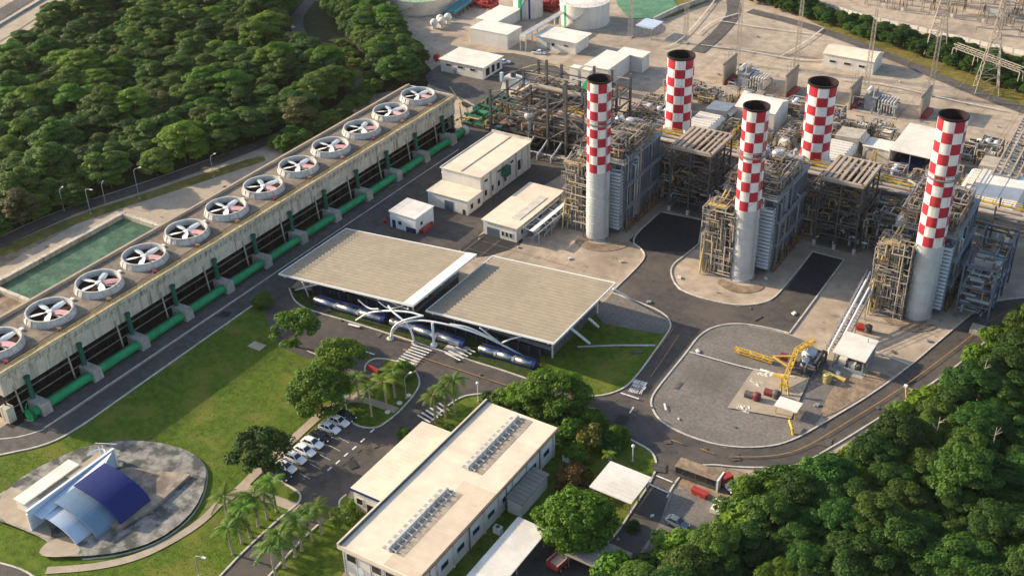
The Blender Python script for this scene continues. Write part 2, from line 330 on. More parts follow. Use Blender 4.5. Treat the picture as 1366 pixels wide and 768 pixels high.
# lawns
sheet('lawn', [(-120, 640), (0, 600), (100, 570), (180, 516), (344, 402), (372, 400), (380, 450), (450, 485), (520, 480), (565, 500), (565, 530), (505, 575), (440, 560), (362, 636), (406, 662), (330, 740), (285, 790), (150, 900), (-160, 900)], 'lawn')
sheet('lawn', [(760, 445), (800, 410), (817, 391), (866, 407), (890, 418), (899, 434), (888, 452), (845, 511), (824, 525), (794, 532), (764, 528), (690, 505), (690, 470)], 'lawn')
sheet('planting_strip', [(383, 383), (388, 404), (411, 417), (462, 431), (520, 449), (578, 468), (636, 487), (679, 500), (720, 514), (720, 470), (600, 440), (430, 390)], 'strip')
sheet('lawn', [(352, 776), (404, 717), (424, 700), (445, 690), (480, 660), (500, 700), (440, 790)], 'lawn')
sheet('lawn', [(575, 563), (595, 542), (616, 528), (637, 525), (663, 523), (700, 538), (760, 543), (793, 548), (813, 569), (843, 586), (874, 602), (880, 622), (869, 647), (846, 681), (823, 717), (799, 737), (740, 720), (640, 800), (520, 800), (560, 600)], 'lawn')
# asphalt
sheet('service_strip', [(-193.4, 60), (-185.6, 60), (-185.6, 285), (-193.4, 285)], 'asphalt2', px=False)
sheet('dark_strip', [(-193.4, 107), (-190.9, 107), (-190.9, 273), (-193.4, 273)], 'dark', px=False)  # near-black sheet filling the ground between tower and pipe
sheet('tower_road', [(-160, 640), (-100, 605), (0, 585), (30, 582), (58, 573), (100, 547), (180, 493), (360, 370), (530, 250), (612, 195), (650, 150), (690, 160), (640, 208), (560, 262), (480, 320), (400, 372), (372, 398), (344, 403), (180, 518), (100, 575), (60, 595), (0, 607), (-100, 630)], 'asphalt2')
sheet('service_yard', [(-186, 196), (-158, 204), (-152, 206), (-152, 250), (-150, 268), (-186, 290)], 'asphalt', px=False)
sheet('dirt_yard', [(606, 340), (640, 312), (680, 300), (700, 318), (690, 330), (640, 345)], 'darkasph', 1)
sheet('far_yard', [(608, 180), (650, 150), (612, 128), (560, 108), (588, 84), (640, 70), (700, 72), (752, 92), (764, 108), (752, 122), (700, 112), (668, 128), (650, 175), (630, 196)], 'asphalt2', 1)
sheet('main_road', [(348, 398), (372, 382), (386, 385), (392, 402), (411, 414), (462, 428), (520, 446), (578, 465), (636, 484), (679, 497), (720, 512), (764, 526), (794, 530), (824, 523), (844, 510), (887, 450), (897, 434), (887, 419), (864, 408), (817, 391), (851, 356), (861, 343), (857, 333), (839, 321), (881, 283), (937, 294), (932, 326), (914, 341), (897, 353), (894, 366), (904, 386), (937, 399), (984, 409), (1026, 404), (1046, 384), (1084, 336), (1126, 347), (1053, 445), (1026, 438), (984, 431), (951, 436), (931, 449), (917, 469), (884, 509), (867, 532), (871, 549), (884, 565), (917, 582), (967, 597), (1026, 597), (1059, 587), (1086, 572), (1186, 512), (1273, 438), (1310, 407), (1335, 400), (1420, 393), (1480, 390), (1480, 415), (1400, 420), (1335, 438), (1304, 465), (1262, 500), (1146, 575), (1080, 614), (1026, 624), (987, 624), (941, 619), (914, 627), (897, 649), (890, 668), (880, 700), (850, 740), (815, 785), (760, 785), (797, 734), (821, 715), (844, 679), (867, 645), (877, 622), (871, 602), (841, 587), (811, 569), (791, 549), (760, 545), (700, 540), (663, 524), (637, 526), (616, 529), (595, 543), (576, 562), (578, 590), (470, 650), (452, 682), (425, 700), (405, 717), (353, 775), (300, 830), (240, 830), (330, 730), (383, 683), (398, 672), (402, 663), (398, 655), (368, 640), (358, 632), (380, 605), (405, 585), (430, 565), (447, 553), (463, 556), (470, 565), (485, 571), (504, 571), (517, 562), (530, 552), (546, 535), (556, 522), (561, 510), (555, 495), (549, 490), (530, 483), (514, 479), (497, 479), (487, 487), (487, 500), (462, 500), (444, 490), (400, 474), (375, 463), (360, 440), (353, 412)], 'asphalt')
sheet('dark_road', [(839, 321), (881, 283), (937, 294), (932, 326), (921, 336), (884, 336), (862, 336)], 'darkasph')  # darker asphalt colour on the square before the first rack
sheet('dark_road', [(1050, 386), (1084, 336), (1126, 347), (1090, 395)], 'darkasph')  # painted shadow: darkens the strip down to the boiler and chimney shadow edge
sheet('car_court', [(690, 700), (742, 700), (797, 736), (760, 790), (620, 800)], 'asphalt')
sheet('corner_road', [(-80, 745), (0, 752), (46, 768), (70, 800), (-80, 800)], 'asphalt')
sheet('drive_slab', [(900, 652), (955, 655), (962, 690), (925, 735), (858, 742), (878, 700)], 'gravel')
sheet('dirt_patch', [(897, 648), (914, 629), (941, 621), (985, 626), (1012, 640), (1000, 700), (958, 690), (950, 662)], 'dirt', 1)
sheet('lot_paving', [(462, 500), (468, 488), (487, 484), (497, 479), (514, 480), (512, 492), (490, 506), (470, 512)], 'asphalt2')
sheet('gravel_field', [(1053, 447), (1026, 440), (984, 433), (951, 438), (932, 451), (919, 471), (886, 510), (869, 532), (873, 548), (886, 564), (918, 580), (967, 595), (1026, 595), (1058, 585), (1084, 571), (1100, 545), (1118, 505), (1095, 470), (1075, 455)], 'gravel')
sheet('rough_dirt', [(1090, 560), (1110, 515), (1140, 492), (1190, 500), (1180, 512), (1120, 548)], 'dirt', 1)
sheet('gravel_patch', [(790, 415), (818, 393), (866, 409), (888, 421), (896, 434), (884, 446), (845, 440), (805, 432)], 'gravel')
for a, b in (((789, 300), (826, 312)),): pass
sheet('oil_stain', [(770, 318), (800, 328), (835, 322), (840, 330), (800, 338), (765, 326)], 'dirt', 2)
sheet('oil_stain', [(960, 370), (990, 384), (1020, 378), (1018, 388), (985, 393), (955, 380)], 'dirt', 2)
sheet('oil_stain', [(1180, 412), (1215, 432), (1248, 432), (1250, 440), (1210, 445), (1172, 424)], 'dirt', 2)
sheet('foundation_slab', [(970, 545), (1005, 494), (1080, 505), (1055, 560)], 'path', z=0.34)
# light stone around the cooling basin, paths
sheet('basin_apron', [(-60, 400), (0, 360), (100, 300), (225, 258), (340, 220), (372, 208), (330, 240), (212, 304), (0, 420)], 'path')
ribbon('footpath', [(529, 548), (507, 540), (485, 533), (461, 533), (433, 548), (397, 580), (372, 605), (340, 632), (318, 655), (298, 668)], 2.0, 'path')
ribbon('footpath', [(558, 478), (548, 490), (530, 500), (505, 510), (485, 522), (462, 532)], 1.8, 'path')
ribbon('footpath', [(322, 648), (345, 661), (370, 668), (397, 678)], 2.2, 'path')
ribbon('footpath', [(292, 672), (270, 695), (235, 718), (190, 741), (150, 752), (110, 758), (62, 761)], 1.7, 'path')
ribbon('footpath', [(770, 463), (820, 461), (874, 461)], 0.6, 'kerb', smooth=0)
# forest road and highway
ribbon('forest_road', [(-120, 385), (-40, 345), (40, 304), (110, 276), (180, 254), (260, 226), (340, 196), (410, 165), (462, 141), (476, 120), (462, 98), (430, 78), (405, 55), (392, 28), (410, 5), (440, -30)], 4.8, 'asphalt2')
kerb('forest_road_kerb', [(-120, 372), (-40, 336), (40, 297), (110, 270), (180, 248), (260, 220), (340, 191), (410, 160)], 0.3, 0.14)
kerb('forest_road_kerb', [(425, 83), (450, 92), (475, 110), (486, 133)], 0.3, 0.14)
ribbon('highway', [(-90, 100), (0, 46), (80, -6), (170, -60)], 9.5, 'path', smooth=0)
ribbon('highway', [(-60, 55), (0, 20), (50, -10), (110, -50)], 8.0, 'asphalt2', smooth=0)
ribbon('far_road', [(560, 52), (640, 108), (700, 90), (760, 112), (764, 122)], 0.5, 'tanyel')
ribbon('far_track', [(960, -30), (985, 12), (960, 45), (930, 70)], 5.0, 'asphalt2')
ribbon('far_track', [(1000, 15), (1080, 35), (1180, 72), (1290, 120), (1400, 160)], 5.0, 'asphalt2')
# kerbs
KE = [[(386, 385), (392, 402), (411, 414), (462, 428), (520, 446), (578, 465), (636, 484), (679, 497), (720, 512), (764, 526), (794, 530), (824, 523), (844, 510), (887, 450), (897, 434), (887, 419), (864, 408), (817, 391)],
      [(817, 389), (851, 356), (861, 343), (857, 333), (839, 321), (881, 283)],
      [(932, 326), (914, 341), (897, 353), (894, 366), (904, 386), (937, 399), (984, 409), (1026, 404), (1046, 384), (1084, 336)], [(1084, 336), (1126, 347)], [(1126, 347), (1053, 445)], [(881, 283), (937, 294)], [(937, 294), (932, 326)],
      [(1053, 445), (1026, 438), (984, 431), (951, 436), (931, 449), (917, 469), (884, 509), (867, 532), (871, 549), (884, 565), (917, 582), (967, 597), (1026, 597), (1059, 587), (1086, 572), (1186, 512), (1273, 438), (1310, 407), (1335, 400), (1420, 393), (1480, 390)],
      [(1440, 418), (1400, 420), (1335, 438), (1304, 465), (1262, 500), (1146, 575), (1080, 614)],
      [(1026, 624), (987, 624), (941, 619), (914, 627), (897, 649), (890, 664)],
      [(791, 549), (811, 569), (841, 587), (871, 602), (877, 622), (867, 645), (844, 679), (821, 715), (797, 734), (770, 726)],
      [(576, 562), (595, 543), (616, 529), (637, 526), (663, 524)],
      [(285, 778), (330, 730), (383, 683), (398, 672), (402, 663), (398, 655), (368, 640), (358, 632)],
      [(353, 775), (405, 717), (425, 700)],
      [(463, 556), (470, 565), (485, 571), (504, 571), (517, 562), (530, 552), (546, 535), (556, 522), (561, 510), (555, 495), (549, 490)],
      [(530, 483), (514, 479), (497, 479), (487, 487), (487, 496)],
      [(344, 403), (180, 518), (100, 575), (60, 595), (0, 607), (-80, 625)],
      [(-60, 742), (0, 750), (46, 766), (70, 800)],
      [(462, 660), (452, 668), (453, 680), (463, 687), (476, 688), (482, 680)]]
for i, k in enumerate(KE): kerb('kerb', k, 0.34, 0.26, smooth=2 if len(k) > 2 else 0)
kerb('white_kerb_line', [(-80, 588), (0, 586), (30, 582), (58, 573)], 0.3, 0.1)
kerb('white_kerb_line', [(-185.5, 110.5), (-185.5, 262)], 0.3, 0.1, smooth=0, px=False)
sheet('planted_island', [(463, 661), (454, 668), (455, 679), (464, 685), (476, 686), (481, 678)], 'lawn', 1)
sheet('planted_island', [(514, 481), (530, 485), (528, 492), (515, 502), (508, 500)], 'lawn', 1)
# repairs, tyre-worn patches, drain covers and expansion joints
rp = random.Random(23)
for (px, py) in ((430, 415), (505, 447), (610, 480), (700, 517), (905, 515), (850, 470), (890, 590), (980, 610), (1100, 590), (1210, 505), (500, 595), (470, 620), (430, 640), (360, 720), (300, 420), (200, 492), (410, 345), (900, 310), (1010, 425), (830, 560), (880, 625), (560, 275), (500, 300), (620, 140)):
    c = G(px, py); a = rp.uniform(0, 6.28); w_, h_ = rp.uniform(.8, 2.6), rp.uniform(.8, 4); d1 = Vector((math.cos(a)*w_, math.sin(a)*w_, 0)); d2 = Vector((-math.sin(a)*h_, math.cos(a)*h_, 0))
    q = [c+d1*.5+d2*.5, c-d1*.5+d2*.45, c-d1*.55-d2*.5, c+d1*.45-d2*.5]; sheet('road_repair', [(p.x, p.y) for p in q], rp.choice(('darkasph', 'asphalt2', 'asphalt2')), px=False)
for (px, py) in ((455, 428), (640, 500), (870, 545), (940, 600), (420, 660), (1170, 545), (250, 460), (500, 270)):
    c = G(px, py); sheet('drain_cover', [(c.x+.45*math.cos(k*.7854), c.y+.45*math.sin(k*.7854)) for k in range(8)], 'dsteel', px=False)
for k in range(9): ribbon('slab_joint', [(-150.5+k*5.0, 208.0), (-150.5+k*5.0, 221.5)], .1, 'dirt', smooth=0, px=False)
for k in range(3): ribbon('slab_joint', [(-150.5, 209+k*5.0), (-110.0, 209+k*5.0)], .1, 'dirt', smooth=0, px=False)
for k in range(12): ribbon('slab_joint', [(-150+k*10.0, 345), (-150+k*10.0, 400)], .14, 'dirt', smooth=0, px=False)
for k in range(5): ribbon('slab_joint', [(-150, 348+k*11.0), (-40, 348+k*11.0)], .14, 'dirt', smooth=0, px=False)
# painted markings
def mark(pts, w, m='wpaint', name='road_marking'): return ribbon(name, pts, w, m, smooth=2 if len(pts) > 2 else 0)
mark([(1440, 402), (1400, 402), (1345, 414), (1310, 437), (1280, 462), (1199, 522), (1126, 567), (1069, 602), (1026, 611), (972, 611)], 0.2, 'ypaint')
mark([(870, 476), (893, 447), (898, 440)], 0.15, 'ypaint'); mark([(868, 504), (885, 480), (906, 448)], 0.2, 'ypaint')
mark([(934, 600), (952, 607)], 0.25, 'ypaint'); mark([(895, 588), (910, 594)], 0.25, 'ypaint')
mark([(875, 636), (897, 645)], 0.35); mark([(867, 648), (891, 659)], 0.35)
mark([(919, 471), (1000, 494), (1060, 505)], 0.3); mark([(1166, 470), (1215, 489)], 0.3)
mark([(828, 526), (852, 534)], 0.4); mark([(886, 540), (888, 549)], 0.4); mark([(845, 545), (840, 553)], 0.3)
mark([(465, 434), (480, 438)], 0.7); mark([(482, 469), (500, 475)], 0.3); mark([(560, 478), (600, 491), (660, 511), (690, 520)], 0.2, 'ypaint'); mark([(538, 468), (548, 472)], 0.5, 'ypaint')
mark([(410, 470), (440, 482)], 0.25)
a0, a1, b0, b1 = (551, 462), (529, 483), (576, 470), (549, 491)
for i in range(8):
    t = i/7
    mark([(a0[0]+(a1[0]-a0[0])*t, a0[1]+(a1[1]-a0[1])*t), (b0[0]+(b1[0]-b0[0])*t, b0[1]+(b1[1]-b0[1])*t)], 0.42)
for i in range(5):
    t = i/4
    mark([(612-18*t, 462+11*t), (634-20*t, 472+11*t)], 0.42)
for i in range(6):
    t = i/5
    mark([(586-29*t, 540+16*t), (600-26*t, 550+16*t)], 0.42)
for (x, y) in ((497, 577), (484, 590), (473, 600), (462, 609), (451, 619), (440, 628)): mark([(x-2.6, y+2.3), (x+2.6, y-2.3)], 0.35)
for (x, y) in ((400, 634), (414, 621), (427, 609), (440, 597), (452, 586)): mark([(x, y), (x+14, y+7.5)], 0.08)
# the stencilled lettering on the road before the stop line (too small in the photo to read letter by letter)
def stencil(x0, y0, x1, y1, n, h):
    for i in range(n):
        t = (i+0.5)/n; c = G(x0+(x1-x0)*t, y0+(y1-y0)*t); d = (G(x1, y1)-G(x0, y0))/n; w = d.length*0.72; d.normalize(); u = Vector((-d.y, d.x, 0))
        z = 0.004*_layer[0]+0.008; mb = MB(); k = (i*5+3) % 4
        def st(p, q, s=0.14):
            p = c+d*(p[0]*w)+u*(p[1]*h); q = c+d*(q[0]*w)+u*(q[1]*h); e = (q-p).normalized(); nn = Vector((-e.y, e.x, 0))*s/2
            mb.add([(p-nn).to_tuple()[:2]+(z,), (q-nn).to_tuple()[:2]+(z,), (q+nn).to_tuple()[:2]+(z,), (p+nn).to_tuple()[:2]+(z,)], [(0, 1, 2, 3)])
        st((-.4, -.5), (-.4, .5)); z += 0.002; st((-.4, .45), (.4, .45)); z += 0.002
        if k != 1: st((-.4, 0), (.4, 0)); z += 0.002
        if k != 2: st((.4, -.5), (.4, .5)); z += 0.002
        if k != 3: st((-.4, -.45), (.4, -.45))
        tag(mb.build('road_lettering', 'wpaint'), kind='structure')
stencil(845, 511, 863, 516, 8, 1.3); stencil(843, 516, 861, 521, 6, 1.0); stencil(839, 522, 857, 526, 5, 1.6)
# ================================================================ cooling tower
TX0, TX1, TY0, TY1, TZ = -210.0, -193.3, 108.6, 272.0, 11.6
PIT = 13.66
def cooling_tower():
    t = thing('cooling_tower', 'long weathered concrete cooling tower with a row of white fan rings on its roof', 'cooling tower', (TX0, TY0, 0))
    w, L = TX1-TX0, TY1-TY0
    m = MB(); m.box(-0.3, w-0.3, -0.3, L+0.3, 0, 0.9); m.build('basin', 'dark', t)
    m = MB(); m.box(3.5, w-3.0, 1.5, L-1.5, 1.0, TZ-0.6); m.build('fill_pack', 'dark', t)
    m = MB(); m.box(0.3, w-0.3, 0.3, L-0.3, TZ-0.5, TZ); m.build('roof_deck', 'deck', t)
    m = MB()
    m.box(w-0.32, w, 0, L, 6.15, TZ-1.3); m.box(0, 0.3, 0, L, 6.0, TZ-0.9); m.box(0.3, w-0.32, -0.02, 0.3, 6.2, TZ-1.2); m.box(0.3, w-0.32, L-0.3, L+0.02, 1.0, TZ-1.2)
    m.build('side_wall', 'towerc', t)
    m = MB(); m.box(w-0.3, w+0.35, -0.3, L+0.3, TZ-1.3, TZ+0.15)
    n = int(L/1.7)
    for i in range(n):
        y = (i+0.5)*L/n; m.hexa([(w+.35, y-.5, TZ-1.7), (w+.5, y-.5, TZ-1.7), (w+.5, y+.5, TZ-1.7), (w+.35, y+.5, TZ-1.7)], [(w+.35, y-.5, TZ-.5), (w+.8, y-.5, TZ-.5), (w+.8, y+.5, TZ-.5), (w+.35, y+.5, TZ-.5)])
    m.box(-0.3, w-0.3, -0.3, 0.25, TZ-1.2, TZ+0.15); m.box(-0.3, w-0.3, L-0.25, L+0.3, TZ-1.2, TZ+0.35)
    m.build('parapet', 'towerc', t)
    m = MB(); m.box(-1.1, 0.3, -0.3, L+0.3, TZ-0.9, TZ+0.3); m.box(-0.2, 0.15, -0.3, L+0.3, TZ+0.3, TZ+0.7); m.build('walkway', 'path', t)
    m = MB(); m.box(w+0.15, w+0.42, -0.2, L+0.2, TZ+0.15, TZ+0.32); rails(m, [(w+0.2, 0, TZ+0.3), (w+0.2, L, TZ+0.3)], 0.9, 0.08, 2.3); m.build('edge_rail', 'tanyel', t)
    for i in range(25):
        y = i*L/24
        m = MB(); yy = min(max(y, 0.3), L-0.3); m.box(w-1.1, w-0.75, yy-0.16, yy+0.16, 0.9, 6.2); m.build('column', 'dark', t)
        if i % 2 == 0:
            m = MB(); m.beam((w+0.15, y+2.5, 7.7), (w+.9, y+2.5, 1.0), 0.26, 0.26); m.build('strut', 'conc', t)
    for z, xx in ((2.6, .15), (4.7, -.1)):
        m = MB(); m.box(w+xx-.2, w+xx, 0, L, z, z+0.22); m.build('louvre_rail', 'deck', t)
    m = MB(); m.hexa([(w-3.1, -.07, 1), (w-1.5, -.07, 1), (w-1.5, .07, 1), (w-3.1, .07, 1)], [(w-3.1, -.07, 6.1), (w-2.0, -.07, 6.1), (w-2.0, .07, 6.1), (w-3.1, .07, 6.1)]); lm = m.mesh('louvre', 'dark')
    for i in range(46):
        o = bpy.data.objects.new('louvre', lm); COL.objects.link(o); o.parent = t; o.location = (0, 1.5+i*(L-3)/45, 0)
    # near end pier
    m = MB(); m.box(w-1.6, w+0.6, -0.9, 0.9, 0, 3.6); m.build('end_pier', 'towerc', t)
    cx = -202.0-TX0
    stack = None
    for i in range(12):
        y = PIT*(i+0.5)
        if stack is None:
            m = MB(); R0 = 5.0
            prof = [(5.55, 0.0), (5.48, 0.3), (5.2, 0.9), (R0, 1.4), (R0+.1, 1.42), (R0+.1, 1.6), (R0-.22, 1.6), (R0-.35, .9), (R0-.35, 0.15)]
            m.lathe(prof, 40)
            for k in range(20):
                a = 2*math.pi*k/20; c, s_ = math.cos(a), math.sin(a)
                m.beam((c*5.56, s_*5.56, 0.05), (c*5.08, s_*5.08, 1.4), 0.2, 0.16)
            stack = bpy.data.objects.new('fan_stack', m.mesh('fan_stack', 'fanring')); COL.objects.link(stack); stack.parent = t
            pit = MB(); pit.lathe([(0.01, 0.12), (R0-.4, 0.12)], 32); pit.build('throat', 'fandark', stack)
            hub = MB(); hub.lathe([(0.8, .5), (0.8, 1.1), (0.5, 1.25), (0.01, 1.28)], 16); hub.lathe([(.4, .15), (.4, .6)], 10); hub.beam((0, 0, .4), (4.6, 0, .4), .25); hub.build('hub', 'blade', stack)
            for k in range(5):
                a = 2*math.pi*k/5+0.35; b = MB(); c, s_ = math.cos(a), math.sin(a); nx, ny = -s_, c
                P0 = []
                for r, wd, tw in ((0.7, 0.42, 0.25), (2.0, 0.72, 0.2), (3.3, 0.7, 0.16), (4.4, 0.55, 0.1)):
                    P0.append([(c*r-nx*wd, s_*r-ny*wd, 1.0-tw), (c*r, s_*r, 1.07), (c*r+nx*wd, s_*r+ny*wd, 1.0+tw)])
                b.grid(P0); vs = [(p[0], p[1], p[2]-.08) for p in b.v]; nf = list(b.f); o = len(b.v); b.v += vs; b.f += [tuple(x+o for x in f[::-1]) for f in nf]; b.m = [0]*len(b.f)
                b.build('fan_blade', 'bladered' if k in (0,) else 'blade', stack)
            st = stack
        else: st = copy_tree(stack, t)
        st.location = (cx, y, TZ); st.rotation_euler = (0, 0, RD.uniform(-.5, .5))
        # drive motor beside each ring
        mo = MB(); mo.box(cx+5.9, cx+7.0, y-3.4, y-2.7, TZ, TZ+0.7); mo.tube((cx+5.6, y-3.05, TZ+.4), (cx+7.3, y-3.05, TZ+.4), .3, 8); mo.build('fan_motor', 'rust' if i % 3 else 'magenta', t)
        bx = MB(); bx.box(cx-1.2, cx-.3, y+6.2, y+7.0, TZ, TZ+.45); bx.build('junction_box', 'white', t)
    m = MB(); m.path([(cx+6.6, 1, TZ+.25), (cx+6.6, L-1, TZ+.25)], .12, 6); m.build('deck_pipe', 'rust', t)
    return t
cooling_tower()
# green header pipe along the tower, with risers and concrete saddles
def header_pipe():
    x, y0, y1 = -189.9, 111.5, 271.0
    t = thing('water_main', 'long bright green water pipe on concrete saddles along the cooling tower', 'pipe', (x, y0, 0)); L = y1-y0
    m = MB(); m.path([(0, -.2, 1.35), (0, L, 1.35)], 1.0, 18)
    for i in range(12):
        for d in (6.2, 6.9): m.path([(0, i*PIT+d-.12, 1.35), (0, i*PIT+d+.12, 1.35)], 1.08, 18)
    m.build('header_pipe', 'green', t, smooth=False)
    for i in range(12):
        y = i*PIT+2.6
        m = MB(); m.hexa([(-3.2, y-1.2, 0), (1.5, y-1.2, 0), (1.5, y+1.2, 0), (-3.2, y+1.2, 0)], [(-3.2, y-1.1, 2.7), (1.3, y-1.1, 2.85), (1.3, y+1.1, 2.85), (-3.2, y+1.1, 2.7)])
        m.build('saddle', 'conc', t)
        m = MB(); m.path([(0, y, 1.3), (-1.7, y, 1.6), (-2.55, y, 2.3), (-2.7, y, 8.0)], .5, 12); m.path([(-2.7, y, 7.7), (-2.7, y, 8.15)], .66, 12); m.build('riser', 'greend', t)
    m = MB()
    for k in range(3): m.path([(0, -.2-.35*k, 1.35), (0, -.1-.35*k, 1.35)], 1.35, 18)
    m.path([(-.2, -1, 1.4), (-1.3, -.6, 2.0), (-2.4, .8, 2.6)], .12, 6); m.path([(.1, -1.2, .2), (-1.3, -.6, 2)], .12, 6); m.build('end_flange', 'green', t)
    m = MB(); m.path([(0, L, 1.35), (0, L+1.4, 1.35)], 1.4, 16); m.build('end_cap', 'wall', t)
    return t
header_pipe()
# cooling water basin behind the tower
def basin():
    x0, x1, y0, y1 = -239.5, -225.2, 141.0, 181.5
    t = thing('cooling_basin', 'sunken concrete basin of green water beside the cooling tower', 'basin', (x0, y0, 0))
    W_, L = x1-x0, y1-y0
    m = MB(); m.box(-1.3, 0, -60, L+1.2, -0.2, 2.0); m.build('back_wall', 'towerc', t)
    m = MB(); m.box(0, W_+13.5, L, L+1.2, -0.2, 1.9); m.build('end_wall', 'towerc', t)
    m = MB(); m.box(0, W_+13.5, -1.0, 0, -0.2, 1.5); m.build('cross_wall', 'towerc', t)
    m = MB(); m.box(-3.6, -1.3, -60, L+1.2, 0, 1.5); m.build('bank', 'path', t)
basin()
w = MB(); w.add([(-239.5, 141, .75), (-211.2, 141, .75), (-211.2, 181.5, .75), (-239.5, 181.5, .75)], [(0, 1, 2, 3)]); tag(w.build('water', 'water'), kind='structure')
w = MB(); w.add([(-239.5, 80, .3), (-211.2, 80, .3), (-211.2, 140, .3), (-239.5, 140, .3)], [(0, 1, 2, 3)]); tag(w.build('dirt_floor', 'dirt'), kind='structure')
# ================================================================ chimneys
def chimney(x, y, h, zc, r, label, rings=True, rows=0):
    t = thing('chimney', label, 'chimney', (x, y, 0))
    n = 48; rowh = 2.38
    m = MB(); prof = [(r+.25, 0), (r+.25, .35), (r, .36)]
    z = 2.4
    while z < zc-0.5: prof += [(r, z-.16), (r+.09, z-.14), (r+.09, z+.04), (r, z+.06)]; z += 2.4
    prof.append((r, zc)); m.lathe(prof, n); m.build('shaft', 'chim', t, smooth=False)
    k = int(round((h-.55-zc)/rowh)); zz = [zc+(h-.55-zc)*i/k for i in range(k+1)]
    m = MB(); m.lathe([(r, z) for z in zz], n, mi=lambda i, q: (i+(q+3)//6) % 2); m.build('checker_band', ['red', 'cwhite'], t)
    m = MB(); m.lathe([(r, h-.55), (r+.06, h-.5), (r+.06, h-.3), (r+.14, h-.26), (r+.14, h), (r-.08, h), (r-.2, h-6)], n); m.lathe([(.01, h-6), (r-.2, h-6)], n); m.build('rim', ['rim'], t)
    if rings:
        zp = zc+(h-zc)*0.54; m = MB(); m.lathe([(r, zp-.5), (r+.1, zp-.45), (r+.65, zp), (r+.65, zp+.12), (r, zp+.12)], n)
        for kk in range(24):
            a = kk*2*math.pi/24; m.beam(((r+.6)*math.cos(a), (r+.6)*math.sin(a), zp+.1), ((r+.6)*math.cos(a), (r+.6)*math.sin(a), zp+1.15), .06)
        m.lathe([(r+.57, zp+1.1), (r+.65, zp+1.1), (r+.65, zp+1.2), (r+.57, zp+1.2)], n); m.build('platform', 'pipegrey', t)
        m = MB(); a = -0.45
        for s in (-.25, .25): m.beam(((r+.3)*math.cos(a)-s*math.sin(a), (r+.3)*math.sin(a)+s*math.cos(a), 2), ((r+.3)*math.cos(a)-s*math.sin(a), (r+.3)*math.sin(a)+s*math.cos(a), h-1.2), .07)
        for i in range(int(h/1.2)-2): m.beam(((r+.3)*math.cos(a)+.25*math.sin(a), (r+.3)*math.sin(a)-.25*math.cos(a), 2+i*1.2), ((r+.3)*math.cos(a)-.25*math.sin(a), (r+.3)*math.sin(a)+.25*math.cos(a), 2+i*1.2), .06)
        m.build('ladder', 'grey', t)
    return t
UX = [-125.5, -85.4, -45.0]
chimney(-125.2, 236.3, 42.9, 19.0, 2.9, 'tall checkered red and white chimney on grey shaft, beside the white workshop', True)
chimney(-85.5, 235.8, 44.2, 19.0, 2.9, 'tall checkered red and white chimney on grey shaft, at the middle boiler', True)
chimney(-44.4, 239.4, 49.2, 19.2, 3.0, 'tall checkered red and white chimney on grey shaft, nearest the curved road', True)
def bypass(x, y, h, r, label):
    t = thing('bypass_stack', label, 'chimney', (x, y, 0)); n = 48
    m = MB(); m.box(-5, 5, -5.5, 5.5, 0, 8.5); m.build('duct_base', 'bsteel', t)
    m = MB(); m.lathe([(r+.6, 8.5), (r+.6, 10.4), (r, 11.6)], n); m.build('skirt', 'chim', t)
    k = 8; zz = [11.6+(h-.6-11.6)*i/k for i in range(k+1)]
    m = MB(); m.lathe([(r, z) for z in zz], n, mi=lambda i, q: (i+q//6) % 2); m.build('checker_band', ['red', 'cwhite'], t)
    m = MB(); m.lathe([(r, h-.6), (r+.15, h-.55), (r+.15, h), (r-.25, h), (r-.3, h-6)], n); m.lathe([(.01, h-6), (r-.3, h-6)], n); m.build('rim', 'rim', t)
bypass(-126.0, 285.0, 32.4, 3.7, 'shorter wide checkered stack without grey shaft, behind the first boiler')
bypass(-86.0, 284.6, 32.4, 3.75, 'shorter wide checkered stack without grey shaft, behind the middle boiler')
# ================================================================ boilers
def tangle(mb, x0, x1, y0, y1, z0, z1, n, r0, r1, rnd, legs=True):
    for _ in range(n):
        x, y, z = rnd.uniform(x0, x1), rnd.uniform(y0, y1), rnd.uniform(z0, z1); r = rnd.uniform(r0, r1)
        pts = [Vector((x, y, z0 if legs and rnd.random() < .6 else z))]
        if pts[0].z < z-.3: pts.append(Vector((x, y, z)))
        ax = rnd.random() < .5
        for k in range(rnd.randint(1, 3)):
            p = pts[-1].copy()
            if ax: p.x = min(x1, max(x0, p.x+rnd.choice((-1, 1))*rnd.uniform(1.2, 5)))
            else: p.y = min(y1, max(y0, p.y+rnd.choice((-1, 1))*rnd.uniform(1.2, 6)))
            ax = not ax
            if (p-pts[-1]).length > .5: pts.append(p)
        if rnd.random() < .5: p = pts[-1].copy(); p.z = max(z0, p.z-rnd.uniform(.6, 3)); pts.append(p)
        if len(pts) > 1: mb.path(pts, r, 6)
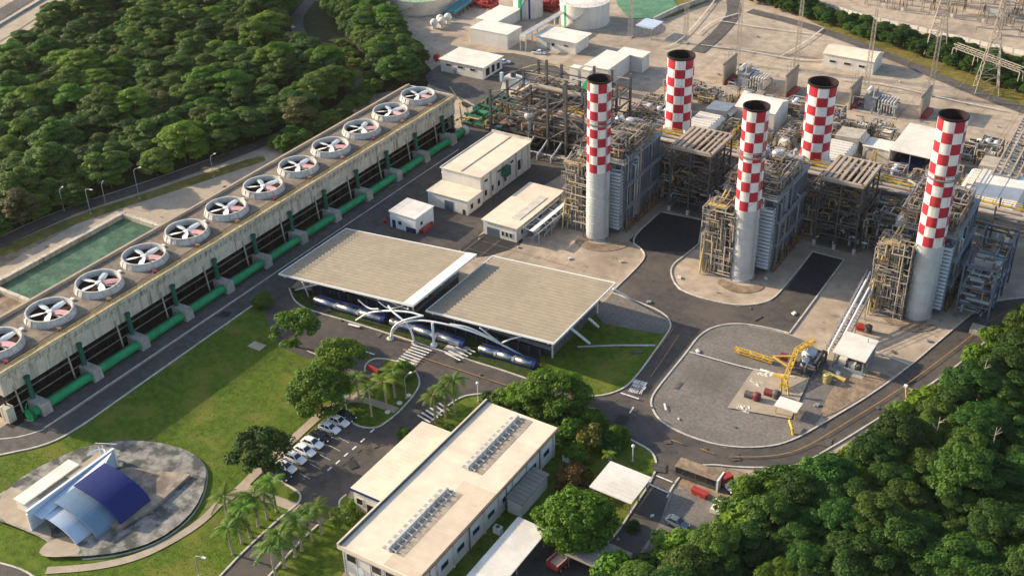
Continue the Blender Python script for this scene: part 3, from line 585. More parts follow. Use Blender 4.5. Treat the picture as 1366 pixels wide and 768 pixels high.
def boiler(i, x, y, label):
    t = thing('boiler_house', label, 'boiler', (x, y, 0)); rnd = random.Random(50+i)
    X0, X1, Y0, Y1, H = -7.5, 4.6, 4.6, 25.0, 19.2
    m = MB(); m.box(X0, X1, Y0, Y1, 1.0, H)
    m.build('casing', 'bsteel', t)
    # vertical buckstays and ribbed panels on the exposed sides
    m = MB()
    for k in range(19):
        yy = Y0+.2+k*(Y1-Y0-.4)/18
        if 6.0 < yy-Y0 < 8.3: continue
        m.box(X1, X1+(.55 if k % 3 == 0 else .3), yy-.2, yy+.2, 0, H+.1)
    for k in range(7):
        xx = X0+.2+k*(X1-X0-.4)/6; m.box(xx-.18, xx+.18, Y0-.42, Y0, 0, H+.1)
    m.build('buckstay', 'bsteel2', t)
    m = MB()
    for k in range(18): z = 2+k*.94; m.box(X1, X1+.5, Y0+6.3, Y0+8.0, z, z+.42)
    m.build('ribbed_panel', 'silver', t)
    m = MB(); m.box(2.2, 4.9, Y0-2.0, Y0-.45, 1, H-1.5); rd_ = m.build('ribbed_duct', 'bsteel', t)
    m = MB()
    for k in range(17): z = 1.8+k*.95; m.hexa([(2.0, Y0-2.5, z), (5.1, Y0-2.5, z), (5.1, Y0-.4, z), (2.0, Y0-.4, z)], [(2.0, Y0-2.2, z+.5), (5.0, Y0-2.2, z+.5), (5.0, Y0-.4, z+.5), (2.0, Y0-.4, z+.5)])
    m.build('rib', 'silver', rd_)
    m = MB(); m.hexa([(-2.0, 2.2, 5), (2.0, 2.2, 5), (2.4, Y0, 3), (-2.4, Y0, 3)], [(-2.0, 2.2, 13), (2.0, 2.2, 13), (2.4, Y0, H-1), (-2.4, Y0, H-1)]); m.build('breeching', 'silver', t)
    m = MB(); m.box(X0-.9, X1+.9, Y0-.9, Y1+.5, H, H+.25); m.build('roof_deck', 'grey', t)
    m = MB(); rails(m, [(X0-.8, Y0-.8, H+.25), (X1+.8, Y0-.8, H+.25), (X1+.8, Y1, H+.25), (X0-.8, Y1, H+.25)], 1.2, .09, 1.8, True); m.build('roof_rail', 'grey', t)
    m = MB(); tangle(m, X0, X1, Y0, Y1-5, H+.2, H+5.0, 110, .07, .2, rnd); m.build('roof_pipework', 'beige', t)
    m = MB(); tangle(m, X0, X1, Y0, Y1-4, H+.2, H+4.2, 110, .07, .18, rnd); m.build('roof_pipework', 'rust', t)
    m = MB(); tangle(m, X0, X1, Y0, Y1-3, H+.2, H+5.2, 120, .05, .15, rnd); m.build('roof_pipework', 'pipegrey', t)
    m = MB(); tangle(m, X0, X1, Y0, Y1-3, H+.2, H+4.0, 90, .07, .2, rnd); m.build('roof_pipework', 'dsteel', t)
    m = MB()
    for k in range(4):
        px, py, pz = rnd.uniform(X0+1, X1-2), rnd.uniform(Y0+1, Y1-6), H+rnd.uniform(1.2, 3.2); a, b = rnd.uniform(1.5, 3.5), rnd.uniform(1.5, 3)
        m.box(px, px+a, py, py+b, pz, pz+.15); rails(m, [(px, py, pz+.15), (px+a, py, pz+.15), (px+a, py+b, pz+.15)], 1, .08, 1.2)
        for q in ((px, py), (px+a, py), (px, py+b), (px+a, py+b)): m.beam((q[0], q[1], H), (q[0], q[1], pz), .12)
    m.build('roof_platform', 'yellow', t)
    for k, px in enumerate((-4.6, -1.6)):
        m = MB(); m.lathe([(1.25, 0), (1.25, 4.2), (.9, 4.6), (.01, 4.7)], 16, (px, Y1-4.5, H+.25)); m.build('vent_silencer', 'silver', t)
    m = MB(); m.tube((X0+1, Y1-1.5, H+2.2), (X1-.5, Y1-1.5, H+2.2), 1.0, 14); m.beam((X0+2, Y1-1.5, H+.2), (X0+2, Y1-1.5, H+1.4), .8, .8); m.beam((X1-2, Y1-1.5, H+.2), (X1-2, Y1-1.5, H+1.4), .8, .8); m.build('steam_drum', 'grey', t)
    m = MB(); m.hexa([(-5.5, Y1, 2.5), (4, Y1, 2.5), (3.2, Y1+11, 3), (-4.2, Y1+11, 3)], [(-5.5, Y1, H-1), (4, Y1, H-1), (3.2, Y1+11, 8.5), (-4.2, Y1+11, 8.5)]); m.build('inlet_duct', 'bsteel', t)
    m = MB()
    for k in range(34):
        yy = rnd.uniform(Y0, Y1); z = rnd.uniform(.6, 3.6); m.path([(X1+.5, yy, z), (X1+rnd.uniform(.8, 1.6), yy, z), (X1+1.3, yy, 0)], rnd.uniform(.1, .28), 6)
    m.build('drain_pipework', 'rust', t)
    for z in (6.6, 12.8):
        m = MB(); m.box(X1+.35, X1+1.5, Y0+.5, Y1-1, z, z+.1); rails(m, [(X1+1.45, Y0+.5, z+.1), (X1+1.45, Y1-1, z+.1)], 1.1, .08, 1.7)
        for q in range(7): m.beam((X1+.3, Y0+1+q*3, z-1.1), (X1+1.4, Y0+1+q*3, z), .12)
        m.build('side_walkway', 'grey', t)
    for q in range(9):
        m = MB(); yy = rnd.uniform(Y0+.5, Y1-.5); rr_ = rnd.uniform(.1, .26); zt = rnd.uniform(9, H+1.5); m.path([(X1+.6, yy, .4), (X1+.75, yy, zt), (X1-.4, yy+rnd.uniform(-.5, .5), zt+.6)], rr_, 8); m.build('riser_pipe', rnd.choice(('pipegrey', 'silver', 'beige', 'bsteel2')), t)
    m = MB(); tangle(m, X0-1.0, X1+.5, Y0-1.6, Y0-.4, 1, H+.5, 46, .06, .18, rnd); m.build('front_pipework', 'pipegrey', t)
    m = MB(); m.lathe([(3.6, 0), (3.6, .4), (3.45, .42), (3.0, .42)], 32, (0, 0, 0)); m.build('chimney_plinth', 'dirt', t)
    return t
BL = ['blue grey boiler block behind the chimney beside the white workshop', 'blue grey boiler block behind the middle tall chimney', 'blue grey boiler block behind the tall chimney nearest the curved road']
for i, x in enumerate(UX): boiler(i, x, 236.7 if i < 2 else 239.0, BL[i])
# stair towers
def stair_tower(i, x, y, h, label):
    t = thing('stair_tower', label, 'stair tower', (x, y, 0)); rnd = random.Random(80+i); a, b = 4.6, 6.0
    m = MB()
    for px in (0, a):
        for py in (0, b*.5, b): m.beam((px, py, 0), (px, py, h), .2)
    m.build('columns', 'grey', t)
    m = MB(); nl = int(h/2.6)
    for k in range(1, nl+1):
        z = k*2.6
        for p, q in (((0, 0), (a, 0)), ((a, 0), (a, b)), ((a, b), (0, b)), ((0, b), (0, 0)), ((0, b*.5), (a, b*.5))): m.beam((*p, z), (*q, z), .2)
        for p, q in (((0, 0), (a, 0)), ((0, 0), (0, b*.5)), ((a, b*.5), (a, b))):
            s, e = (p, q) if k % 2 else (q, p); m.beam((*s, z-2.6), (*e, z), .13)
    m.build('bracing', 'pipegrey', t)
    for k in range(1, nl+1):
        z = k*2.6; d = k % 2
        m = MB(); m.box(0, a, (0 if d else b-1.5), (1.5 if d else b), z-.05, z+.12); rails(m, [(0, 0 if d else b, z+.1), (a, 0 if d else b, z+.1)], 1.1, .08, 1.1); m.build('landing', 'tanyel' if k % 3 else 'yellow', t)
        if k < nl:
            m = MB(); ya, yb = (1.5, b-1.5) if d else (b-1.5, 1.5); xs = 1.0 if d else 3.0
            for s in (-.5, .5): m.beam((xs+s, ya, z+.1), (xs+s, yb, z+2.7), .1, .28); m.beam((xs+s, ya, z+1.1), (xs+s, yb, z+3.7), .07)
            for q in range(9): f = (q+.5)/9; m.box(xs-.5, xs+.5, ya+(yb-ya)*f-.13, ya+(yb-ya)*f+.13, z+.1+2.6*f, z+.16+2.6*f)
            m.build('stair_flight', 'tanyel', t)
    m = MB(); tangle(m, -.8, a+2.5, -.6, b, .5, h+1, 150, .06, .16, rnd); m.build('pipework', 'beige', t)
    m = MB(); tangle(m, -1, a+2.5, -.4, b, .5, h+1, 90, .05, .13, rnd); m.build('pipework', 'pipegrey', t)
    m = MB(); tangle(m, -.5, a+2.5, 0, b+2, .5, h, 90, .08, .2, rnd); m.build('pipework', 'dsteel', t)
    m = MB(); tangle(m, .3, a+2.5, b*.4, b+2, .5, h-2, 40, .08, .25, rnd); m.build('pipework', 'rust', t)
    # raking ducts up to the boiler roof
    m = MB(); m.path([(-.3, -1.5, .2), (-.2, -.5, h*.35), (.6, 1.5, h*.8), (2.4, 5, h+2)], .22, 8); m.path([(.9, -1.0, .2), (1.0, .2, h*.35), (1.6, 2.2, h*.82), (3.2, 6, h+2.2)], .16, 8); m.build('raking_pipe', 'tanyel', t)
    m = MB(); m.box(-.5, 7.5, -.7, 8, 0, .14); m.build('footing', 'conc', t)
SL = ['yellowed steel stair tower full of pipes, left of the chimney beside the white workshop', 'yellowed steel stair tower full of pipes, left of the middle tall chimney', 'yellowed steel stair tower full of pipes, above the sloping pipe trestle']
for i, (x, y) in enumerate(((-134.4, 236.2), (-94.4, 233.2), (-54.0, 235.6))): stair_tower(i, x, y, 18.5, SL[i])
# ================================================================ fin racks between the boilers
def fin_rack(i, x, y, wx, wy, h, label):
    t = thing('pipe_rack', label, 'pipe rack', (x, y, 0)); rnd = random.Random(120+i)
    for px in (0, wx*.5, wx):
        for py in (0, wy*.33, wy*.67, wy):
            m = MB(); m.box(px-.2, px+.2, py-.2, py+.2, 1.4, h); m.build('column', 'dsteel', t)
        m = MB(); m.box(px-.38, px+.38, -.38, .38, 0, 1.4); m.build('column_footing', 'kerb', t)
    m = MB()
    for z in (3.6, 7.2, 10.8, 14.4, h-.4):
        for py in (0, wy*.5, wy): m.beam((0, py, z), (wx, py, z), .22, .32)
        for px in (0, wx*.5, wx): m.beam((px, 0, z), (px, wy, z), .22, .32)
    for z0, z1 in ((3.6, 7.2), (7.2, 10.8), (10.8, 14.4), (14.4, h-.4)):
        m.beam((0, 0, z0), (wx*.5, 0, z1), .15); m.beam((wx, 0, z0), (wx*.5, 0, z1), .15); m.beam((wx, 0, z0), (wx, wy*.5, z1), .15); m.beam((wx, wy, z0), (wx, wy*.5, z1), .15); m.beam((0, wy*.5, z0), (0, 0, z1), .15)
    m.build('bracing', 'dsteel', t)
    m = MB(); tangle(m, .3, wx-.3, .3, wy-.3, 1.5, h-1.0, 190, .07, .22, rnd, False); m.build('pipework', 'dsteel', t)
    m = MB(); tangle(m, .3, wx-.3, .2, wy-.3, 4, h-1, 80, .08, .2, rnd, False); m.build('pipework', 'rust', t)
    m = MB(); tangle(m, .3, wx-.3, .2, wy-.3, 6, h-1, 22, .08, .16, rnd, False); m.build('pipework', 'tanyel', t)
    m = MB(); tangle(m, .3, wx-.3, .2, wy-.3, 1, 9, 26, .12, .3, rnd, False); m.build('pipework', 'silver', t)
    # top frame and slats
    m = MB(); e = .55
    for p, q in (((-.2, 0), (wx+.2, 0)), ((wx, -.2), (wx, wy)), ((0, -.2), (0, wy)), ((-.2, wy), (wx+.2, wy))): m.beam((*p, h+.3), (*q, h+.3), .8, .8)
    m.build('top_frame', 'beige', t)
    for fx in (.13, .27, .42, .58, .74, .87):
        m = MB(); xx = wx*fx; m.beam((xx, .2, h+.5), (xx, wy-.2, h+.5), .8 if fx < .5 else .62, .55); m.build('top_duct', 'beige', t)
    m = MB(); m.box(wx*.45, wx*.72, .4, wy*.55, h-1.2, h-.9); m.build('top_grating', 'dark', t)
    m = MB(); m.box(-.2, wx+.2, -.2, wy, 0.02, .1); m.build('pad', 'gravel', t)
fin_rack(0, -115.2, 257.8, 10.8, 13.6, 18.2, 'dark steel pipe rack with beige ducts on top, behind the dark square of asphalt')
fin_rack(1, -75.8, 259.2, 10.2, 13.6, 18.2, 'dark steel pipe rack with beige ducts on top, behind the narrow asphalt strip')
# right-hand pipe stack beside the third boiler
def side_rack():
    t = thing('pipe_rack', 'blue grey pipe rack standing right of the third boiler block', 'pipe rack', (-37.0, 243.0, 0)); rnd = random.Random(9)
    for px in (0, 7):
        for py in (0, 7, 14, 21):
            m = MB(); m.box(px-.2, px+.2, py-.2, py+.2, 0, 14); m.build('column', 'bsteel', t)
    m = MB()
    for z in (4, 8.5, 13.7):
        for py in (0, 7, 14, 21): m.beam((0, py, z), (7, py, z), .25, .35)
        for px in (0, 7): m.beam((px, 0, z), (px, 21, z), .25, .35)
    for py in (0, 7, 14): m.beam((7, py, 4), (7, py+7, 8.5), .16); m.beam((7, py+7, 8.5), (7, py, 13.7), .16)
    m.build('bracing', 'bsteel', t)
    m = MB(); tangle(m, .3, 6.8, .3, 20.5, 1, 13, 90, .1, .3, rnd, False); m.build('pipework', 'grey', t)
    m = MB(); tangle(m, .3, 6.8, .3, 20.5, 5, 14, 40, .1, .25, rnd, False); m.build('pipework', 'rust', t)
    m = MB(); m.box(0.5, 6.5, 8, 13, 9, 11); m.build('duct', 'wall', t)
side_rack()
# ================================================================ long pipe bridge across the boilers
def pipe_bridge():
    x0, x1, y, = -160.0, -28.0, 274.5
    t = thing('pipe_bridge', 'long dark pipe bridge with beige pipes and yellow rails, running behind the boilers', 'pipe bridge', (x0, y, 0)); L = x1-x0; rnd = random.Random(5)
    n = 14
    for k in range(n+1):
        xx = k*L/n
        for py in (0, 5.0):
            m = MB(); m.box(xx-.2, xx+.2, py-.2, py+.2, 0, 13.5 if (k % 2) else 11.2); m.build('column', 'dsteel', t)
    m = MB()
    for k in range(n+1):
        xx = k*L/n
        for z in (7.2, 10.4): m.beam((xx, -.4, z), (xx, 5.4, z), .28, .4)
    for py in (0, 5):
        for z in (7.0, 10.2): m.beam((0, py, z), (L, py, z), .22, .4)
        for k in range(n): m.beam((k*L/n, py, 7.2 if k % 2 else 10.2), ((k+1)*L/n, py, 10.2 if k % 2 else 7.2), .13)
    m.build('truss', 'dsteel', t)
    for z, lst in ((10.75, ((.5, .42, 'beige'), (1.5, .3, 'silver'), (2.4, .25, 'rust'), (3.3, .4, 'beige'), (4.4, .22, 'grey'))), (7.6, ((.6, .35, 'rust'), (1.6, .28, 'beige'), (2.8, .4, 'grey'), (4.2, .3, 'rust')))):
        for py, r, mm in lst:
            m = MB(); m.tube((-.5, py, z+r), (L+.5, py, z+r), r, 10); m.build('pipe', mm, t)
    m = MB(); m.box(0, L, 5.3, 6.5, 11.0, 11.12); rails(m, [(0, 6.5, 11.1), (L, 6.5, 11.1)], 1.1, .1, 2.2); rails(m, [(0, 5.3, 11.1), (L, 5.3, 11.1)], 1.1, .1, 2.2); m.build('walkway', 'yellow', t)
    m = MB()
    for k in range(26):
        xx = rnd.uniform(0, L); m.path([(xx, rnd.uniform(0, 5), 11), (xx, rnd.uniform(0, 5), 12.5), (xx+rnd.uniform(-4, 4), rnd.uniform(6, 9), 12.3), (xx+rnd.uniform(-4, 4), 9, 6)], rnd.uniform(.12, .28), 6)
    m.build('branch_pipe', 'grey', t)
pipe_bridge()
# ================================================================ open steel frame of the first block
def steel_frame():
    x0, y0 = -181.0, 273.0
    t = thing('steel_frame', 'open rusting steel frame full of pipes, behind the two storey white building', 'steel frame', (x0, y0, 0)); rnd = random.Random(31)
    xs = (0, 8.2, 19.6, 25.7, 32.0); ys = (0, 9.5, 19.0, 28.0); hs = {}
    for a, px in enumerate(xs):
        for b, py in enumerate(ys):
            if (a, b) in ((1, 0),): continue
            h = rnd.choice((15.5, 17, 18.5, 20)) if a > 0 else 15.5; h = (16, 17, 18.8, 23.6, 21.2)[a] if b == 0 else h; hs[a, b] = h
            m = MB(); m.box(px-.32, px+.32, py-.32, py+.32, 0, h); m.build('column', 'dsteel', t)
    m = MB()
    for z in (4.2, 8.6, 12.6):
        for py in ys: m.beam((0, py, z), (32, py, z), .3, .4)
        for px in xs: m.beam((px, 0, z), (px, 28, z), .3, .4)
    m.build('floor_beam', 'dsteel', t)
    m = MB()
    for py in ys:
        m.beam((19.6, py, 4.2), (25.7, py, 8.6), .2); m.beam((25.7, py, 12.6), (32, py, 8.6), .2)
    for px in xs: m.beam((px, 9.5, 12.6), (px, 0, 15), .22); m.beam((px, 19, 12.6), (px, 9.5, 15.3), .22)
    m.beam((0, 28, 15), (32, 28, 15.2), .25); m.beam((0, 19, 14.6), (32, 19, 15.2), .25)
    m.build('bracing', 'beige', t)
    for mm, n, r0, r1, z0, z1 in (('rust', 130, .1, .32, 1, 12), ('beige', 80, .12, .38, 3, 12), ('dsteel', 110, .1, .3, 1, 13), ('silver', 34, .12, .3, 6, 12.5), ('tanyel', 26, .08, .2, 3, 12)):
        m = MB(); tangle(m, .5, 31.5, .5, 27.5, z0, z1, n, r0, r1, rnd, False); m.build('pipework', mm, t)
    m = MB(); m.path([(4, 12, 6), (4, 12, 12), (6, 13, 13.4), (9, 13.5, 13.6), (31, 15, 12.8)], .75, 12); m.build('main_pipe', 'beige', t)
    m = MB(); m.path([(5.5, 15, 5), (5.5, 15, 11), (8, 15.5, 12), (31, 17.5, 11.6)], .6, 12); m.build('main_pipe', 'beige', t)
    m = MB(); m.sphere((12.5, 1.5, 9.6), 1.5, 16); m.tube((12.5, 1.5, 0), (12.5, 1.5, 8.2), .55, 10); m.build('vessel', 'silver', t)
    m = MB(); m.lathe([(1.9, 0), (1.9, 2.6), (1.2, 3.6), (.6, 4.0)], 14, (12.5, -1.6, 0)); m.build('hopper', 'tanyel', t)
    m = MB()
    for k in range(5): m.box(1+k*6, 4+k*6, 2, 8, 4.45, 4.6)
    for k in range(4): m.box(3+k*7, 8+k*7, 11, 17, 8.85, 9.0)
    m.build('floor_plate', 'rust', t)
    m = MB(); m.box(.5, 31.5, .5, 27.5, .02, .2); m.build('pad', 'dark', t)
    m = MB()
    for k in range(4):
        xx = 15+k*4.6; m.path([(xx, -6, .2), (xx, -6, 1.6), (xx, -3, 2.6), (xx, .5, 4.2)], .28, 8); m.path([(xx-2.2, -4.4, 1.6), (xx+2.2, -4.6, 1.6)], .22, 8)
    m.build('outlet_pipe', 'silver', t)
    m = MB(); m.hexa([(21, 17, 14.2), (25, 17, 14.2), (25, 19, 14.2), (21, 19, 14.2)], [(22.8, 17.8, 17.2), (23.2, 17.8, 17.2), (23.2, 18.2, 17.2), (22.8, 18.2, 17.2)]); m.build('green_cover', 'green', t)
steel_frame()
# ================================================================ buildings
def windows(parent, face, specs, fixed, z0=None, matg='glass', frame='wall'):
    """face 'x+' / 'y-': specs = (a, width, z0, height) along the wall, fixed = wall plane."""
    for a, w, z, h in specs:
        fr = MB(); gl = MB(); e = .09
        if face == 'y-':
            fr.box(a-e, a+w+e, fixed-.1, fixed-.003, z-e, z); fr.box(a-e, a+w+e, fixed-.1, fixed-.003, z+h, z+h+e); fr.box(a-e, a, fixed-.1, fixed-.003, z, z+h); fr.box(a+w, a+w+e, fixed-.1, fixed-.003, z, z+h)
            gl.box(a+.003, a+w-.003, fixed-.05, fixed-.004, z+.003, z+h-.003)
        else:
            fr.box(fixed+.003, fixed+.1, a-e, a+w+e, z-e, z); fr.box(fixed+.003, fixed+.1, a-e, a+w+e, z+h, z+h+e); fr.box(fixed+.003, fixed+.1, a-e, a, z, z+h); fr.box(fixed+.003, fixed+.1, a+w, a+w+e, z, z+h)
            gl.box(fixed+.004, fixed+.05, a+.003, a+w-.003, z+.003, z+h-.003)
        f = fr.build('window', frame, parent); gl.build('pane', matg, f)
def door(parent, face, a, w, h, fixed, m='grey', name='door', z=0.0):
    d = MB()
    if face == 'y-': d.box(a, a+w, fixed-.07, fixed-.003, z+.02, z+h)
    else: d.box(fixed+.003, fixed+.07, a, a+w, z+.02, z+h)
    d = d.build(name, m, parent); k = MB()
    if face == 'y-': k.box(a+w*.8, a+w*.88, fixed-.14, fixed-.073, z+h*.45, z+h*.52)
    else: k.box(fixed+.073, fixed+.14, a+w*.8, a+w*.88, z+h*.45, z+h*.52)
    k.build('handle', 'dsteel', d)
def roof_slab(parent, x0, x1, y0, y1, z, m='roof', over=.35, ribs=True, slope=0.0, name='roof'):
    r = MB(); t = .22
    r.hexa([(x0-over, y0-over, z), (x1+over, y0-over, z-slope), (x1+over, y1+over, z-slope), (x0-over, y1+over, z)], [(x0-over, y0-over, z+t), (x1+over, y0-over, z+t-slope), (x1+over, y1+over, z+t-slope), (x0-over, y1+over, z+t)])
    if ribs:
        n = max(3, int((y1-y0)/1.0))
        for i in range(1, n): y = y0+i*(y1-y0)/n; r.hexa([(x0-over, y-.05, z+t), (x1+over, y-.05, z+t-slope), (x1+over, y+.05, z+t-slope), (x0-over, y+.05, z+t)], [(x0-over, y-.04, z+t+.07), (x1+over, y-.04, z+t+.07-slope), (x1+over, y+.04, z+t+.07-slope), (x0-over, y+.04, z+t+.07)])
    return r.build(name, m, parent)
# two storey white building
def white_hall():
    t = thing('white_building', 'two storey white building with cream flat roof and lower front wing', 'building', (-173.3, 229.0, 0))
    m = MB(); m.box(0, 12.6, 7.2, 33, 0, 8.0); m.build('wall', 'wall', t)
    m = MB(); m.box(.2, 13.0, 0, 7.2, 0, 4.2); m.build('wing_wall', 'wall', t)
    roof_slab(t, 0, 12.6, 7.2, 33, 8.0, 'roof', ribs=False); roof_slab(t, .2, 13.0, .0, 6.8, 4.2, 'roof', .3, ribs=False, name='wing_roof')
    m = MB(); m.box(-.4, 13.0, 33.1, 33.4, 8.2, 8.9); m.box(-.3, 0, 7, 33, 8.22, 8.4); m.build('parapet', 'kerb', t)
    m = MB()
    for k in range(8): y = 8.5+k*3.3; m.box(12.6, 12.8, y-.2, y+.2, 0, 7.9)
    m.build('pilaster', 'kerb', t)
    windows(t, 'x+', [(8.0+.9+k*3.3, 1.2, 1.6, 1.7) for k in range(4)]+[(9.0+k*6.6, 1.6, 5.7, .7) for k in range(3)]+[(26.0, 1.6, 2.0, 3.0)], 12.6)
    windows(t, 'x+', [(1.4, 1.2, 1.2, 1.5), (4.8, 1.2, 1.2, 1.5)], 13.0)
    door(t, 'y-', 5.6, 2.8, 2.9, 0.0, 'bsteel', 'roller_door'); door(t, 'y-', 11.4, .8, 1.5, 0.0, 'glass', 'side_door')
    m = MB(); m.box(12.85, 14.3, 17.2, 20.0, 4.0, 6.6); m.build('air_unit', 'greend', t)
    m = MB(); m.path([(12.9, 12, 8), (12.9, 12, .1)], .1, 6); m.path([(12.9, 25, 8), (12.9, 25, .1)], .1, 6); m.build('downpipe', 'grey', t)
    m = MB(); m.box(6.1, 6.4, 7.5, 32.8, 8.27, 8.36); m.build('roof_seam', 'beige', t)
    m = MB()
    for q in ((-.5, 14, 1.2), (-.45, 9, .8)): m.sphere((q[0]-.4, q[1], 5.6), .5, 10)
    m.build('wall_tank', 'wall', t)
white_hall()
def workshop():
    t = thing('workshop', 'low white workshop with cream roof beside the first tall chimney', 'building', (-151.3, 222.9, 0))
    m = MB(); m.box(0, 10, 0, 23.5, 0, 4.1); m.build('wall', 'wall', t)
    roof_slab(t, 0, 10, 0, 23.5, 4.1, 'roof', .4, ribs=False)
    m = MB()
    for k in range(6): m.box(10, 10.16, .4+k*4.4, .8+k*4.4, 0, 4.0)
    m.box(6.2, 8.6, 4, 18, 4.36, 4.46); m.build('pilaster', 'kerb', t)
    door(t, 'y-', 1.1, 3.6, 2.4, 0, 'bsteel', 'roller_door')
    windows(t, 'y-', [(5.6, .7, 1.0, 1.3), (6.8, .7, 1.0, 1.3), (8.0, .7, 1.0, 1.3)], 0)
    windows(t, 'x+', [(2.2+k*4.4, 1.6, 1.4, 1.2) for k in range(5)], 10)
    t2 = thing('lean_to', 'open steel lean-to frame with slatted white top, right of the low white workshop', 'lean-to', (-140.6, 224.5, 0))
    m = MB()
    for y in (0, 6, 12, 18):
        m.beam((5, y, 0), (5, y, 3.6), .22); m.beam((.5, y, 3.9), (5, y, 3.6), .2); m.beam((.5, y, 0), (.5, y, 3.9), .18); m.beam((.5, y, .4), (5, y, 3.5), .1)
    for x, z in ((.5, 3.9), (2.7, 3.75), (5, 3.6)): m.beam((x, -.5, z+.1), (x, 18.5, z+.1), .2)
    m.build('frame', 'grey', t2)
    m = MB(); m.hexa([(2.6, -.6, 4.0), (3.7, -.6, 3.93), (3.7, 18.6, 3.93), (2.6, 18.6, 4.0)], [(2.6, -.6, 4.12), (3.7, -.6, 4.05), (3.7, 18.6, 4.05), (2.6, 18.6, 4.12)]); m.build('roof_strip', 'white', t2)
    m = MB(); tangle(m, .6, 4.8, .5, 17, .3, 3.4, 36, .1, .3, random.Random(3)); m.build('pipework', 'grey', t2)
workshop()
def hut():
    t = thing('small_hut', 'small white hut with a blue painted corner panel and cream roof', 'hut', (-174.6, 214.0, 0))
    m = MB(); m.box(0, 8.2, 0, 8, 0, 4.6); m.build('wall', 'white', t)
    m = MB(); m.box(5.0, 8.22, -.06, -.004, .05, 1.5); m.build('blue_panel', 'blue', t)
    roof_slab(t, 0, 8.2, 0, 8, 4.6, 'wroof', .25, slope=.25, ribs=False)
    door(t, 'y-', .6, 1.1, 2.4, 0, 'blue'); windows(t, 'y-', [(2.6, 1.1, 1.5, 1.0)], 0); windows(t, 'x+', [(2, 1.0, 1.6, 1.0)], 8.2)
    m = MB(); m.box(8.5, 9.8, 1, 5, 0, .9); m.sphere((9.0, 6.0, .6), .55, 8); m.build('stacked_gear', 'vred', t)
hut()
pl = MB()
for k, (x, y) in enumerate(((-177.2, 214.8), (-176.4, 215.9), (-177.6, 216.6))): pl.lathe([(.42, 0), (.42, 1.1), (.01, 1.1)], 10, (x, y, 0)) if k == 0 else None
tag(pl.build('red_drum', 'vred'), 'red drum standing left of the small white hut with blue panel', 'drum')
# turbine canopies
def canopy(x, y, W_, L, zl, zr, label, strip=False):
    t = thing('canopy_roof', label, 'canopy', (x, y, 0)); zf = lambda u: zl+(zr-zl)*u/W_
    m = MB(); ncol = int(L/0.6)//2*2; P_ = []
    for i in range(ncol+1):
        yy = i*L/ncol; up = .17 if i % 2 else 0.0
        P_.append([(u, yy, zf(u)+.35+up) for u in (W_, 0)])
    m.grid(P_); m.hexa([(0, 0, zf(0)), (W_, 0, zf(W_)), (W_, L, zf(W_)), (0, L, zf(0))], [(0, 0, zf(0)+.3), (W_, 0, zf(W_)+.3), (W_, L, zf(W_)+.3), (0, L, zf(0)+.3)])
    m.build('roof', 'canroof', t)
    m = MB(); f = .32
    for a, b in (((0, -.1), (W_, -.1)), ((0, L+.1), (W_, L+.1)), ((-.1, -.2), (-.1, L+.2)), ((W_+.1, -.2), (W_+.1, L+.2))): m.beam((*a, zf(a[0])+.3), (*b, zf(b[0])+.3), .22, .45)
    m.build('fascia', 'white', t)
    if strip:
        m = MB(); m.hexa([(W_-2.6, -.2, zf(W_-2.6)+.5), (W_+.3, -.2, zf(W_)+.62), (W_+.3, L+.2, zf(W_)+.62), (W_-2.6, L+.2, zf(W_-2.6)+.5)], [(W_-2.6, -.2, zf(W_-2.6)+.62), (W_+.3, -.2, zf(W_)+.74), (W_+.3, L+.2, zf(W_)+.74), (W_-2.6, L+.2, zf(W_-2.6)+.62)]); m.build('edge_strip', 'wroof', t)
    # trusses beneath
    m = MB()
    for yy in (L*.22, L*.45, L*.67, L-.6):
        n = 12
        for k in range(n):
            a, b = k*W_/n, (k+1)*W_/n; d = lambda u: zf(u)-.4-1.3*math.sin(math.pi*min(1, max(0, u/W_)))
            m.beam((a, yy, d(a)), (b, yy, d(b)), .2); m.beam((a, yy, zf(a)-.1), (b, yy, d(b)), .12); m.beam((b, yy, zf(b)-.1), (b, yy, d(b)), .12)
    for u in (1.5, W_*.25, W_*.5, W_*.75, W_-1.5): m.beam((u, 0, zf(u)-.25), (u, L, zf(u)-.25), .2, .3)
    m.build('truss', 'white', t)
    for u in (W_*.12, W_*.38, W_*.64, W_*.9):
        for yy in (5.0, L-2.0):
            m = MB(); m.tube((u, yy, 0), (u, yy, zf(u)-.5), .2, 10); m.build('column', 'white', t)
    # building underneath
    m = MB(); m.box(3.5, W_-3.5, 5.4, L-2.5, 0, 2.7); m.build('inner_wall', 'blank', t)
    m = MB(); m.hexa([(3.2, 4.2, 2.4), (W_-3.2, 4.2, 2.4), (W_-3.2, L-2.2, 2.8), (3.2, L-2.2, 2.8)], [(3.2, 4.2, 2.5), (W_-3.2, 4.2, 2.5), (W_-3.2, L-2.2, 2.95), (3.2, L-2.2, 2.95)]); m.build('inner_roof', 'grey', t)
    return t
tA = canopy(-178.8, 175.8, 39.6, 25.4, 4.0, 7.6, 'wide beige ribbed canopy roof with a white strip along its right edge', True)
tB = canopy(-137.6, 178.6, 33.0, 27.6, 5.2, 7.6, 'wide beige ribbed canopy roof beside the round lawn, shaded along its left edge')
def arch(parent, pts, r):
    m = MB(); c = smoothpoly([Vector(p) for p in pts], 3, False); m.path(c, r*.78, 10); m.build('arch', 'white', parent, smooth=True)
